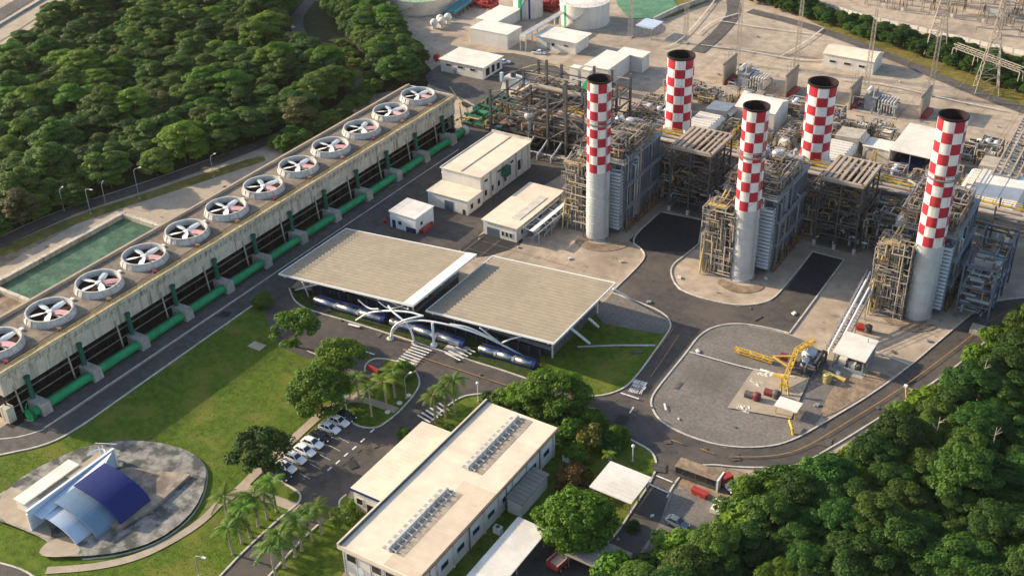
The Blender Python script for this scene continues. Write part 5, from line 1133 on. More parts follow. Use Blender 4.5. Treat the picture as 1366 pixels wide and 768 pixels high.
m = MB(); m.sphere((0, 0, 1.3), 1.3, 14); m.beam((-.6, 0, 0), (-.6, 0, .6), .2); m.beam((.6, 0, 0), (.6, 0, .6), .2); o = m.build('red_tank', 'vred'); o.location = G(583, 81); tag(o, 'round red tank at the left corner of the single storey white building', 'tank')
def skip(px, py, lab, mm, rz=0.0, s=.6):
    t = thing('skip_container', lab, 'container', G(px, py), rz); t.scale = (s, s, s); m = MB(); m.hexa([(-2.2, -.8, .2), (2.2, -.8, .2), (2.2, .8, .2), (-2.2, .8, .2)], [(-2.7, -1, 2.1), (2.7, -1, 2.1), (2.7, 1, 2.1), (-2.7, 1, 2.1)]); m.build('body', mm, t); m = MB(); m.box(-2.75, 2.75, -1.08, 1.08, 2.1, 2.22); m.build('lid', mm, t); m = MB(); m.box(-2, -1.6, -.7, .7, 0, .2); m.box(1.6, 2, -.7, .7, 0, .2); m.build('skid', 'dsteel', t)
M['mint'] = mat('mint_green', (0.22, 0.45, 0.27), 0.6, 0.12)
skip(622, 98, 'mint green container in front of the single storey white building', 'mint', s=1.0)
def pickup(px, py, rz, lab, body='carwhite'):
    t = thing('pickup_truck', lab, 'pickup', G(px, py), rz); car_parts(t, body, True)
def car_parts(t, body, pick=False):
    Lh = 2.25 if not pick else 2.6; st = [(-Lh, .62, .42, .62), (-Lh+.15, .82, .32, .86), (-1.3, .90, .28, .94), (.4, .90, .28, .92), (1.3, .88, .28, .86), (Lh-.25, .80, .3, .72), (Lh, .6, .4, .58)]
    m = MB(); R_ = []
    for x, w_, z0, z1 in st: R_.append([(x, -w_, z0), (x, -w_, z1-.12), (x, -w_*.9, z1), (x, 0, z1+.04), (x, w_*.9, z1), (x, w_, z1-.12), (x, w_, z0), (x, 0, z0)])
    n = len(R_[0]); vs = [p for r in R_ for p in r]; fs = []
    for i in range(len(R_)-1):
        for k in range(n): fs.append((i*n+k, i*n+(k+1) % n, (i+1)*n+(k+1) % n, (i+1)*n+k))
    fs.append(tuple(range(n))[::-1]); fs.append(tuple((len(R_)-1)*n+k for k in range(n))); m.add(vs, fs); m.build('body', body, t, smooth=False)
    a, b, c, d = ((-1.75, -1.15, .25, 1.0) if not pick else (-.6, -.4, .7, 1.35))
    m = MB(); m.hexa([(a, -.82, .9), (d, -.82, .86), (d, .82, .86), (a, .82, .9)], [(b, -.62, 1.42), (c, -.62, 1.42), (c, .62, 1.42), (b, .62, 1.42)]); m.build('windows', 'glass', t)
    m = MB(); m.hexa([(b-.05, -.65, 1.42), (c+.05, -.65, 1.42), (c+.05, .65, 1.42), (b-.05, .65, 1.42)], [(b+.08, -.56, 1.49), (c-.08, -.56, 1.49), (c-.08, .56, 1.49), (b+.08, .56, 1.49)])
    for s in (-1, 1): m.beam((a, s*.8, .9), (b, s*.62, 1.44), .09); m.beam((d, s*.8, .87), (c, s*.62, 1.44), .09); m.beam(((a+d)/2-.1, s*.82, .9), ((b+c)/2-.1, s*.635, 1.44), .09)
    m.build('roof', body, t)
    for x in (-1.38, 1.4):
        for s in (-1, 1):
            w_ = MB(); w_.tube((x, s*.66, .33), (x, s*.91, .33), .33, 14); w_ = w_.build('wheel', 'tyre', t); r_ = MB(); r_.tube((x, s*.912, .33), (x, s*.925, .33), .2, 10); r_.build('rim', 'silver', w_)
    for s in (-1, 1):
        m = MB(); m.box(Lh-.22, Lh-.02, s*.6-.14, s*.6+.14, .52, .66); m.build('headlight', 'lamp', t); m = MB(); m.box(-Lh+.0, -Lh+.14, s*.6-.14, s*.6+.14, .62, .76); m.build('tail_light', 'vred', t)
        m = MB(); m.box(.75, .95, s*1.0-.1, s*1.0+.1, .95, 1.1); m.build('mirror', body, t)
    if pick:
        m = MB(); m.box(-2.5, -.7, -.7, .7, .985, 1.0); m.build('load_bed', 'dark', t)
CP = [((374, 636), 'carblack', 'black car at the near end of the parked row, half under the tree shade'), ((381, 626), 'carwhite', 'white parked car beside the black car at the near end of the row'), ((394, 614), 'carwhite', 'second white parked car counted from the black car at the near end'), ((407, 604), 'carwhite', 'third white parked car counted from the black car at the near end'), ((417, 594), 'carwhite', 'white parked car next to the dark car in the middle of the row'), ((428, 585), 'carblack', 'dark car parked between white cars in the middle of the row'), ((440, 574), 'carwhite', 'white parked car just beyond the dark car in the middle of the row'), ((452, 565), 'carwhite', 'white parked car beside the dark car at the far end of the row'), ((461, 558), 'carblack', 'dark car at the far end of the parked row, by the curved kerb')]
cars = {}
for k, (p, b, lab) in enumerate(CP):
    if b not in cars: t = thing('parked_car', lab, 'car', G(*p), 0, 'cars parked in the car park'); car_parts(t, b); cars[b] = t
    else: t = copy_tree(cars[b]); t['label'] = lab
    q = G(*p); t.location = (q.x, q.y, 0.1); t.scale = (1.08,)*3; t.rotation_euler = (0, 0, RD.uniform(-.05, .05))
t = thing('parked_car', 'grey blue car parked on the concrete drive beside the lower forest', 'car', G(903, 701), -.12); t.location.z = .3; car_parts(t, 'cargrey')
# far vehicles
for px, py, rz, lab in ((719, 72, .2, 'white pickup parked on the far yard in front of the pump house'), (671, 85, .6, 'pale van parked right of the single storey white building'),): pickup(px, py, rz, lab)
for k, (px, py) in enumerate(((1305, 192), (1311, 195), (1308, 201), (1298, 202))):
    pickup(px, py, .1+k*.2, ('white car parked in the chimney shade behind the rightmost chimney, topmost', 'white car in the chimney shade, right of the topmost one', 'white car in the chimney shade, lowest on the right', 'white car in the chimney shade, nearest the rightmost chimney')[k])
for k, (px, py) in enumerate(((1250, 70), (1262, 76), (1280, 81), (1292, 84))): pickup(px, py, .5, ('white car in front of the roadside shrubs, nearest the tall masts', 'white car second from the tall masts along the shrubs', 'white car third from the tall masts along the shrubs', 'white car farthest from the tall masts along the shrubs')[k])
def tipper():
    p = G(752, 750); q = G(775, 730); rz = math.atan2(q.y-p.y, q.x-p.x); t = thing('tipper_truck', 'red tipper truck with open tan load bed, parked under the big round tree', 'truck', p, rz)
    m = MB(); m.box(-3.2, 2.6, -1.2, 1.2, 1.0, 1.2); m.box(-3.2, 2.6, -1.25, -1.1, 1.2, 2.2); m.box(-3.2, 2.6, 1.1, 1.25, 1.2, 2.2); m.box(2.45, 2.6, -1.1, 1.1, 1.2, 2.4); m.box(-3.2, -3.05, -1.1, 1.1, 1.2, 2.2); m.build('load_bed', 'vred', t)
    m = MB(); m.box(-3.05, 2.45, -1.1, 1.1, 1.2, 1.45); m.build('load', 'roof', t)
    m = MB(); m.box(-3.25, 2.62, -1.28, -1.08, 2.2, 2.28); m.box(-3.25, 2.62, 1.08, 1.28, 2.2, 2.28); m.box(-.4, -.2, -1.1, 1.1, 1.45, 2.1); m.build('bed_rim', 'beige', t)
    m = MB(); m.hexa([(2.9, -1.15, .6), (4.9, -1.15, .6), (4.9, 1.15, .6), (2.9, 1.15, .6)], [(2.9, -1.1, 2.5), (4.6, -1.1, 2.5), (4.6, 1.1, 2.5), (2.9, 1.1, 2.5)]); m.build('cab', 'vred', t)
    m = MB(); m.box(3.0, 4.6, -1.1, 1.1, 2.5, 2.65); m.build('cab_roof', 'carwhite', t); m = MB(); m.hexa([(4.8, -1.0, 1.5), (4.92, -1.0, 1.5), (4.92, 1.0, 1.5), (4.8, 1.0, 1.5)], [(4.6, -.95, 2.4), (4.68, -.95, 2.4), (4.68, .95, 2.4), (4.6, .95, 2.4)]); m.build('windscreen', 'glass', t)
    m = MB(); m.box(-3, 4.6, -.5, .5, .6, 1.0); m.build('chassis', 'dsteel', t)
    for x in (-2.2, -1.0, 3.8):
        for s in (-1, 1):
            w_ = MB(); w_.tube((x, s*.85, .5), (x, s*1.2, .5), .5, 14); w_ = w_.build('wheel', 'tyre', t); r_ = MB(); r_.tube((x, s*1.2, .5), (x, s*1.22, .5), .28, 10); r_.build('rim', 'grey', w_)
tipper()
skip(743, 728, 'red steel skip behind the red tipper truck', 'vred', .3)
def site_bus():
    p = G(931, 640); t = thing('site_cabin', 'dark glazed site cabin with a brown flat roof beside the lower forest', 'cabin', (p.x-4.2, p.y-1.2, 0)); m = MB(); m.box(0, 8.4, 0, 2.6, .3, 1.0); m.box(0, .2, 0, 2.6, 1, 2.5); m.box(8.2, 8.4, 0, 2.6, 1, 2.5); m.box(0, 8.4, 2.4, 2.6, 1, 2.5); m.build('body', 'dsteel', t)
    m = MB(); m.box(-.1, 8.5, -.15, 2.75, 2.5, 2.68); m.build('roof', 'dirt', t); m = MB(); m.box(.2, 8.2, .04, .12, 1, 2.5); m.build('pane', 'glass', t)
    m = MB()
    for x in (0, 2.0, 4.1, 6.2, 8.3): m.box(x, x+.1, -.02, .04, 1, 2.5)
    m.build('mullion', 'dsteel', t); m = MB(); m.box(8.45, 8.75, -.2, 2.8, 0, 2.75); m.build('end_frame', 'white', t)
    for x in (1, 7):
        m = MB(); m.box(x, x+.5, .2, 2.4, 0, .3); m.build('skid', 'dsteel', t)
site_bus()
skip(933, 661, 'red topped bin lying in front of the dark glazed site cabin', 'vred', -.1)
def lorry_cab():
    t = thing('tractor_unit', 'red and white truck cab at the forest edge, right of the site cabin', 'truck', G(971, 650), 2.6); m = MB(); m.hexa([(-.2, -1.1, .7), (1.6, -1.1, .7), (1.6, 1.1, .7), (-.2, 1.1, .7)], [(-.1, -1.0, 2.6), (1.3, -1.0, 2.6), (1.3, 1.0, 2.6), (-.1, 1.0, 2.6)]); m.build('cab', 'vred', t)
    m = MB(); m.box(-2.4, -.3, -1.0, 1.0, .8, 1.6); m.build('side_tank', 'carwhite', t); m = MB(); m.box(-2.6, 1.4, -.45, .45, .5, .85); m.build('chassis', 'dsteel', t); m = MB(); m.hexa([(1.5, -.95, 1.5), (1.62, -.95, 1.5), (1.62, .95, 1.5), (1.5, .95, 1.5)], [(1.3, -.9, 2.4), (1.4, -.9, 2.4), (1.4, .9, 2.4), (1.3, .9, 2.4)]); m.build('windscreen', 'glass', t)
    for x in (-1.8, .9):
        for s in (-1, 1): m = MB(); m.tube((x, s*.7, .48), (x, s*1.0, .48), .48, 12); m.build('wheel', 'tyre', t)
lorry_cab()
m = MB(); p = G(967, 684); m.box(p.x-2.4, p.x+2.4, p.y-1.5, p.y+1.5, 0.3, 1.2); m.box(p.x-2.6, p.x+2.6, p.y+.2, p.y+1.7, 1.2, 1.3); tag(m.build('white_crate', 'wroof'), 'pale crate with slatted top at the foot of the lower forest', 'crate')
# ================================================================ gas turbine halls and transformer bays behind the boilers
def turbine_hall(i, x, y, lab):
    t = thing('turbine_enclosure', lab, 'turbine', (x, y, 0)); rnd = random.Random(300+i)
    m = MB(); m.box(-4.2, 4.2, 0, 13, 0, 5.2); m.hexa([(-4.2, 0, 5.2), (4.2, 0, 5.2), (4.2, 13, 5.2), (-4.2, 13, 5.2)], [(-3.6, .5, 5.8), (3.6, .5, 5.8), (3.6, 12.5, 5.8), (-3.6, 12.5, 5.8)]); m.build('enclosure', 'wroof', t)
    m = MB()
    for k in range(7): m.box(-3.4, 3.4, 1+k*1.7, 1.9+k*1.7, 5.8, 6.15)
    m.build('roof_louvre', 'wall', t)
    m = MB(); m.box(4.9, 8.0, 1, 6, 0, 3.0); m.box(4.7, 8.2, .8, 6.2, 3.0, 3.2); m.build('side_module', 'roof', t)
    m = MB(); tangle(m, -9, 10, -6, 0, .5, 6.5, 70, .1, .35, rnd); m.build('pipework', 'silver', t)
    m = MB(); tangle(m, -9, 10, -6, 16, .5, 5, 70, .1, .3, rnd); m.build('pipework', 'beige', t)
    m = MB(); tangle(m, -9, 10, -6, 16, .5, 4, 40, .08, .2, rnd); m.build('pipework', 'tanyel', t)
    m = MB()
    for k in range(3): m.tube((-7+k*1.6, -4, 2.0), (-7+k*1.6, 1.5, 2.0), .7, 12)
    m.build('air_vessel', 'paleblue', t)
    m = MB(); m.hexa([(-3, 15, 2), (4, 15, 2), (4, 22, 2), (-3, 22, 2)], [(-3, 15, 6.0), (4, 15, 6.4), (4, 22, 6.4), (-3, 22, 6.0)]); m.build('filter_house', 'bsteel2' if i == 0 else 'conc', t)
    m = MB()
    for k in range(6): m.hexa([(4, 15.2+k*1.1, 5.6), (5.2, 15.2+k*1.1, 5.0), (5.2, 16.1+k*1.1, 5.0), (4, 16.1+k*1.1, 5.6)], [(4, 15.2+k*1.1, 5.9), (5.2, 15.2+k*1.1, 5.2), (5.2, 16.1+k*1.1, 5.2), (4, 16.1+k*1.1, 5.9)])
    m.box(-3.05, 4.05, 15.5, 21.5, 0, 2.0); m.build('intake_hood', 'roof', t)
    m = MB()
    for k in range(7): y0 = -5+k*3; m.box(-8.8, -8.4, y0, y0+.3, 0, 4); m.box(9.8, 10.1, y0, y0+.3, 0, 4)
    rails(m, [(-8.6, -5, 4), (-8.6, 14, 4)], 1, .1, 2); rails(m, [(10, -5, 4), (10, 14, 4)], 1, .1, 2); m.build('walkway', 'yellow', t)
    m = MB(); m.box(-9.5, 10.5, -6.5, 25, .02, .18); m.build('pad', 'gravel', t)
turbine_hall(0, -126.0, 296.5, 'white turbine enclosure with pipework, behind the first short stack'); turbine_hall(1, -86.0, 296.5, 'white turbine enclosure with pipework, behind the second short stack'); turbine_hall(2, -46.0, 296.5, 'white turbine enclosure with pipework, left of the white hall by the right edge')
def gable_house(x, y, W_, L, h, lab):
    t = thing('gable_house', lab, 'building', (x, y, 0)); m = MB(); m.box(0, W_, 0, L, 0, h); m.add([(W_, 0, h), (W_, L, h), (W_, L/2, h+1.6), (0, 0, h), (0, L, h), (0, L/2, h+1.6)], [(0, 1, 2), (3, 5, 4)]); m.build('wall', 'wall', t)
    m = MB(); m.grid([[(-.2, -.2, h-.05), (-.2, L/2, h+1.75), (-.2, L+.2, h-.05)], [(W_+.2, -.2, h-.05), (W_+.2, L/2, h+1.75), (W_+.2, L+.2, h-.05)]][::-1]); m.build('roof', 'wroof', t)
    m = MB(); m.box(2.5, 4.5, -.06, -.003, .1, 3); m.build('door', 'grey', t)
gable_house(-121.5, 316.5, 12.5, 11.5, 6.4, 'white gable ended house behind the middle tall chimney')
def big_shed():
    t = thing('white_shed', 'white open fronted shed behind the rightmost chimney, with blue covers inside', 'shed', (-72.5, 309.0, 0)); W_, L, h = 11.5, 20.0, 6.2
    roof_slab(t, 0, W_, 0, L, h, 'wroof', .2, slope=.3); m = MB(); m.box(0, .3, 0, L, 0, h); m.box(W_-.3, W_, 6, L, 0, h-.3); m.box(0, W_, L-.3, L, 0, h-.3); m.build('wall', 'wall', t)
    m = MB(); m.box(2, 8, 2, 9, .1, 2.4); m.build('covered_stack', 'blue', t); m = MB(); m.box(.3, W_-.3, 10, 10.3, 0, h-.4); m.build('inner_wall', 'conc', t)
    for x in (.2, W_*.5, W_-.2): m = MB(); m.beam((x, .2, 0), (x, .2, h), .25); m.build('post', 'grey', t)
big_shed()
t = simple_building('louvred_roof_house', 'small white house with ribbed roof in front of the open fronted shed', -80.5, 311.5, 8.0, 6.0, 4.6, over=.3)
def transformer_bay(i, x, y, lab):
    t = thing('power_transformer', lab, 'transformer', (x, y, 0)); rnd = random.Random(400+i)
    m = MB(); m.box(0, 3.6, 0, 5.5, .4, 4.6); m.box(-.3, 3.9, -.3, 5.8, 4.6, 4.9); m.build('tank', 'grey', t)
    for k in range(6): m = MB(); m.box(4.2+k*.9, 4.5+k*.9, -.2, 5.5, .8, 4.4); m.build('radiator', 'wroof', t)
    m = MB(); m.tube((.5, 1, 6.0), (.5, 4.6, 6.0), .7, 12); m.beam((.5, 1.5, 4.9), (.5, 1.5, 5.4), .3); m.beam((.5, 4, 4.9), (.5, 4, 5.4), .3); m.build('oil_conservator', 'wall', t)
    for k in range(3): m = MB(); m.lathe([(.25, 4.9), (.3, 5.3), (.2, 5.5), (.3, 5.8), (.2, 6.1), (.28, 6.4), (.1, 7.2), (.01, 7.3)], 10, (2.4, .9+k*1.8, 0)); m.build('bushing', 'beige', t)
    m = MB(); m.box(-3, 10, -2, 8, 0, .4); m.build('plinth', 'conc', t); m = MB(); tangle(m, -3, 10, -2, 8, .5, 5, 24, .08, .2, rnd); m.build('pipework', 'grey', t)
transformer_bay(0, -132.5, 345.5, 'grey transformer with white radiators between the two leftmost fire walls'); transformer_bay(1, -91.0, 346.0, 'grey transformer with white radiators, left of the fire wall behind the right chimney')
for x, y, lab in ((-137.4, 344.5, 'tan fire wall left of the leftmost transformer'), (-116.2, 344.5, 'tan fire wall with red foot, right of the leftmost transformer'), (-95.4, 344.5, 'tan fire wall left of the second transformer'), (-74.6, 347.5, 'tan fire wall with red foot, right of the second transformer')):
    t = thing('fire_wall', lab, 'wall', (x, y, 0)); m = MB(); m.box(0, .5, 0, 10.5, 0, 7.0); m.build('wall_panel', 'path', t); m = MB(); m.box(-.1, .6, -.2, 10.7, 7.0, 7.3); m.build('coping', 'dsteel', t); m = MB(); m.box(.52, 2.4, 1, 8, 0, 1.2); m.build('red_base', 'vred', t)
    m = MB()
    for k in range(3): m.beam((-.4, 2+k*3, 7.3), (-.4, 2+k*3, 10), .12); m.beam((-1.4, 2+k*3, 9.8), (.8, 2+k*3, 9.8), .1)
    m.build('wire_post', 'sub', t)
# white hall at the right edge
def right_hall():
    t = thing('white_hall', 'big white hall with a stepped louvre wall at the right edge', 'building', (-46.5, 279.0, 0)); m = MB(); m.box(0, 11.5, 0, 25, 0, 8.5); m.build('wall', 'wall', t); roof_slab(t, 0, 11.5, 0, 25, 8.5, 'wroof', .2, ribs=False)
    m = MB()
    for k in range(6): m.hexa([(11.5, 1.0, 1.2+k*1.2), (12.6, 1.0, .7+k*1.2), (12.6, 12, .7+k*1.2), (11.5, 12, 1.2+k*1.2)], [(11.5, 1.0, 1.5+k*1.2), (12.7, 1.0, .9+k*1.2), (12.7, 12, .9+k*1.2), (11.5, 12, 1.5+k*1.2)])
    m.build('louvre', 'wroof', t); m = MB(); rails(m, [(.1, .1, 8.8), (.1, 24.9, 8.8), (11.4, 24.9, 8.8)], .8, .12, 3); m.build('roof_rail', 'beige', t)
    m = MB(); m.box(3, 3.1, 0, 25, 8.73, 8.8); m.box(7, 7.1, 0, 25, 8.73, 8.8); m.build('roof_seam', 'conc', t)
right_hall()
def conveyor():
    a, b = G(1340, 235, 9), G(1385, 150, 9); t = thing('cable_bridge', 'long beige cable bridge on legs leaving the right edge', 'cable bridge', (a.x, a.y, 0)); d = Vector((b.x-a.x, b.y-a.y, 0)); n = Vector((-d.y, d.x, 0)).normalized(); m = MB()
    for s in (-3, -1.2, 1.2, 3): m.beam(n*s+Vector((0, 0, 9)), d+n*s+Vector((0, 0, 9)), .4, .7)
    m.build('girder', 'beige', t); m = MB()
    for k in range(22): c = d*(k/21); m.beam(c-n*3+Vector((0, 0, 9)), c+n*3+Vector((0, 0, 9)), .3, .3)
    m.build('cross_beam', 'grey', t); m = MB()
    for k in range(4):
        for s in (-3, 3): c = d*(k/3)+n*s; m.beam(c, c+Vector((0, 0, 9)), .4)
    m.build('leg', 'grey', t)
conveyor()
# green machine cluster at the far end of the tower
def green_cluster():
    t = thing('pump_station', 'cluster of green pumps and pipes beyond the far end of the cooling tower', 'pump station', (-190.5, 276.0, 0)); rnd = random.Random(66)
    m = MB(); tangle(m, -6, 9, 1, 22, .4, 3.2, 34, .2, .5, rnd); m.build('green_pipe', 'greend', t)
    for k in range(4): m = MB(); m.tube((-4+k*.5, 5+k*4.4, 1.2), (1.5+k*.5, 5.4+k*4.4, 1.2), .95, 14); m.build('pump', 'green' if k == 1 else 'greend', t)
    m = MB(); m.tube((-5, 19, 1.4), (8, 17, 1.4), .9, 12); m.build('brown_pipe', 'rust', t)
    m = MB(); m.box(-5, 5, 2, 16, .02, .35); m.build('red_slab', 'dirt', t); m = MB(); tangle(m, -6, 9, 0, 20, .4, 2.6, 30, .08, .2, rnd); m.build('pipework', 'tanyel', t)
    m = MB(); m.path([(8, 4, .2), (9, 9, 1), (8, 12, 1.4), (10, 17, 2.2)], .3, 8); m.build('mint_hose', 'mint', t)
    m = MB(); m.box(6, 8, 9, 11, .3, 2.4); m.build('cabinet', 'teal', t)
green_cluster()
def tent():
    t = thing('white_machine', 'white sheeted machine at the far end of the service road, by the steel frame', 'machine', (G(682, 121).x, G(682, 121).y, 0)); m = MB(); m.hexa([(-3, -2, 0), (5, -2, 0), (5, 4, 0), (-3, 4, 0)], [(-1.8, -1.2, 5), (3.2, -1.2, 4.4), (3.2, 3, 4.4), (-1.8, 3, 5)]); m.build('cover', 'wroof', t); m = MB(); m.box(-2.8, -1.9, -2.4, -1.5, 3.5, 6.5); m.box(3.4, 6, -1, 2, 1.5, 3.5); m.build('side_unit', 'paleblue', t)
    m = MB(); m.lathe([(.9, 4.8), (1, 6.4), (.01, 6.5)], 12, (.5, .6, 0)); m.build('hatch', 'dsteel', t)
tent()
# ================================================================ masts, pylon, substation
def lattice(m, x, y, z0, z1, w0, w1, step=2.2, t=.13):
    n = max(2, int((z1-z0)/step))
    for k in range(n):
        f, g_ = k/n, (k+1)/n; a, b = w0+(w1-w0)*f, w0+(w1-w0)*g_; za, zb = z0+(z1-z0)*f, z0+(z1-z0)*g_
        A = [(x-a, y-a, za), (x+a, y-a, za), (x+a, y+a, za), (x-a, y+a, za)]; B = [(x-b, y-b, zb), (x+b, y-b, zb), (x+b, y+b, zb), (x-b, y+b, zb)]
        for q in range(4): m.beam(A[q], B[q], t); m.beam(A[q], B[(q+1) % 4], t*.6); m.beam(B[q], B[(q+1) % 4], t*.6)
ML = ['slim lattice mast nearest the biggest white tank', 'slim lattice mast at the left of the pale concrete yard', 'slim lattice mast on the leftmost fire walls', 'slim lattice mast on the second pair of fire walls', 'slim lattice mast in front of the arched cream shed', 'slim lattice mast on the fire wall behind the right chimney']
mast0 = None
for k, (px, py) in enumerate(((841, 50), (914, 58), (983, 86), (1061, 93), (1155, 118), (1240, 128))):
    if mast0 is None:
        mast0 = thing('lattice_mast', ML[k], 'mast', (0, 0, 0), 0, 'slim lattice masts on the far yard'); m = MB(); lattice(m, 0, 0, 0, 26, .7, .4, 1.8, .1); m.build('lattice', 'sub', mast0); m = MB(); m.box(-1.0, 1.0, -1.0, 1.0, 0, .35); m.build('footing', 'conc', mast0); m = MB(); m.beam((0, 0, 26), (0, 0, 29), .1); m.build('lightning_rod', 'grey', mast0); t = mast0
    else: t = copy_tree(mast0); t['label'] = ML[k]
    p = G(px, py); t.location = (p.x, p.y, 0)
def pylon(px, py, lab, h=30, rz=0.0):
    p = G(px, py); t = thing('transmission_tower', lab, 'pylon', (p.x, p.y, 0), rz); m = MB(); lattice(m, 0, 0, 0, h*.62, 3.6, 1.1, 3.0, .2); lattice(m, 0, 0, h*.62, h, 1.1, .4, 2.0, .14); m.build('tower_lattice', 'sub', t)
    for z in (h*.64, h*.76, h*.88):
        m = MB()
        for s in (-1, 1): m.beam((s*1.0, -.4, z), (s*6.5, 0, z+.3), .2); m.beam((s*1.0, .4, z), (s*6.5, 0, z+.3), .2); m.beam((s*.9, 0, z+1.4), (s*6.5, 0, z+.3), .16); m.beam((s*6.3, 0, z+.2), (s*6.3, 0, z-1.6), .18)
        m.build('crossarm', 'sub', t)
pylon(1315, 122, 'broad legged transmission tower in front of the roadside shrubs at the right', 32, .3)
pylon(1248, 70, 'transmission tower rising out of the roadside shrubs behind the two tall masts', 30, .2)
gp = thing('site_gantry', 'low trussed gantry beside the broad legged transmission tower', 'gantry', G(1270, 86)); d = G(1358, 120)-G(1270, 86); m = MB(); n = Vector((-d.y, d.x, 0)).normalized()*.8
for z in (6, 7.4):
    for s in (-1, 1): m.beam(n*s+Vector((0, 0, z)), d+n*s+Vector((0, 0, z)), .2)
for k in range(16): a, b = d*(k/16), d*((k+1)/16); m.beam(a+n+Vector((0, 0, 6)), b+n+Vector((0, 0, 7.4)), .13); m.beam(a-n+Vector((0, 0, 7.4)), b-n+Vector((0, 0, 6)), .13); m.beam(a+n+Vector((0, 0, 6)), a-n+Vector((0, 0, 6)), .13)
m.build('truss', 'sub', gp)
for k in range(4): m = MB(); c = d*(k/3); m.beam(c+n*2, c+n+Vector((0, 0, 6)), .25); m.beam(c-n*2, c-n+Vector((0, 0, 6)), .25); m.build('leg', 'sub', gp)
wall_pts = [(1020, -18), (1050, -4), (1100, 9), (1150, 24), (1250, 47), (1366, 74), (1450, 92)]
c = P(wall_pts); m = MB()
for a, b in zip(c, c[1:]): m.beam(a+Vector((0, 0, .7)), b+Vector((0, 0, .7)), .25, 1.6)
wl = m.build('boundary_wall', 'wall'); tag(wl, 'long low white wall between the roadside shrubs and the substation', 'wall')
m = MB()
for a, b in zip(c, c[1:]):
    for k in range(8): q = a.lerp(b, k/8); m.box(q.x-.2, q.x+.2, q.y-.2, q.y+.2, -.1, 1.7)
m.build('pier', 'kerb', wl)
# substation: portal posts with bars, and small breakers
rnd = random.Random(17)
def sub_post():
    t = thing('substation_post', 'slim lattice post of the far substation behind the white boundary wall', 'post', (0, 0, 0), 0, 'lattice posts of the far substation'); m = MB(); lattice(m, 0, 0, 0, 13, .45, .3, 1.9, .12); m.build('lattice', 'sub', t); m = MB(); m.beam((-4.2, 0, 12.6), (4.2, 0, 12.6), .35, .4); m.build('crossarm', 'sub', t); m = MB()
    for s in (-3.4, 0, 3.4): m.beam((s, 0, 12.4), (s, 0, 10.6), .25)
    m.build('insulator', 'rust', t); return t
def breaker():
    t = thing('switchgear', 'small three pole switchgear stand of the far substation behind the white wall', 'switchgear', (0, 0, 0), 0, 'switchgear stands of the far substation'); m = MB(); m.box(-1.6, 1.6, -.25, .25, 1.8, 2.2)
    for s in (-1.4, 1.4): m.beam((s, 0, 0), (s, 0, 1.8), .2)
    m.build('stand', 'sub', t); m = MB()
    for s in (-1.3, 0, 1.3): m.lathe([(.22, 2.2), (.3, 2.6), (.18, 2.9), (.3, 3.2), (.18, 3.5), (.28, 3.8), (.01, 4.6)], 8, (s, 0, 0))
    m.build('insulator', 'rust', t); m = MB(); m.box(-.5, .5, -.5, -.26, .6, 1.7); m.build('control_box', 'wall', t); return t
sp, br = sub_post(), breaker(); k = 0
def inside(p, poly):
    c = False; n = len(poly)
    for i in range(n):
        a, b = poly[i], poly[(i+1) % n]
        if (a[1] > p[1]) != (b[1] > p[1]) and p[0] < (b[0]-a[0])*(p[1]-a[1])/(b[1]-a[1])+a[0]: c = not c
    return c
SUBP = [tuple(q)[:2] for q in P([(1165, 12), (1240, 26), (1366, 56), (1440, 70), (1440, -60), (1100, -60), (1105, -12)])]
x0, x1 = min(q[0] for q in SUBP), max(q[0] for q in SUBP); y0, y1 = min(q[1] for q in SUBP), max(q[1] for q in SUBP)
def fill(src, dx, dy, jit, off):
    first = True; y = y0+off
    while y < y1:
        x = x0+off
        while x < x1:
            p = (x+rnd.uniform(-jit, jit), y+rnd.uniform(-jit, jit))
            if inside(p, SUBP):
                t = src if first else copy_tree(src); first = False; t.location = (p[0], p[1], 0); t.rotation_euler = (0, 0, rnd.choice((0, 0, 1.5708))+rnd.uniform(-.05, .05))
            x += dx
        y += dy
fill(sp, 10.5, 13, 1.0, 3); fill(br, 9, 7.5, 1.4, 6)
simple_building('relay_house', 'small tan relay house inside the far substation', G(1310, 20).x, G(1310, 20).y, 8, 6, 3.6, roofm='path', over=.3)
# ponds and banks at the top
sheet('pond', [(818, -12), (824, 8), (840, 26), (872, 25), (905, 9), (895, -4), (860, -30)], 'pond', z=.25)
c = P([(872, 30), (905, 14), (945, 0), (1000, -22)]); m = MB()
for a, b in zip(c, c[1:]): m.beam(a+Vector((0, 0, .9)), b+Vector((0, 0, .9)), .6, 1.9)
tag(m.build('retaining_wall', 'towerc'), 'low weathered retaining wall beside the green pond', 'wall')
m = MB(); c = P([(-70, 84), (0, 35), (62, -2), (150, -55)])
for a, b in zip(c, c[1:]): m.beam(a+Vector((0, 0, .45)), b+Vector((0, 0, .45)), .5, .9)
tag(m.build('road_barrier', 'kerb'), 'long white concrete barrier along the highway beyond the forest', 'barrier')
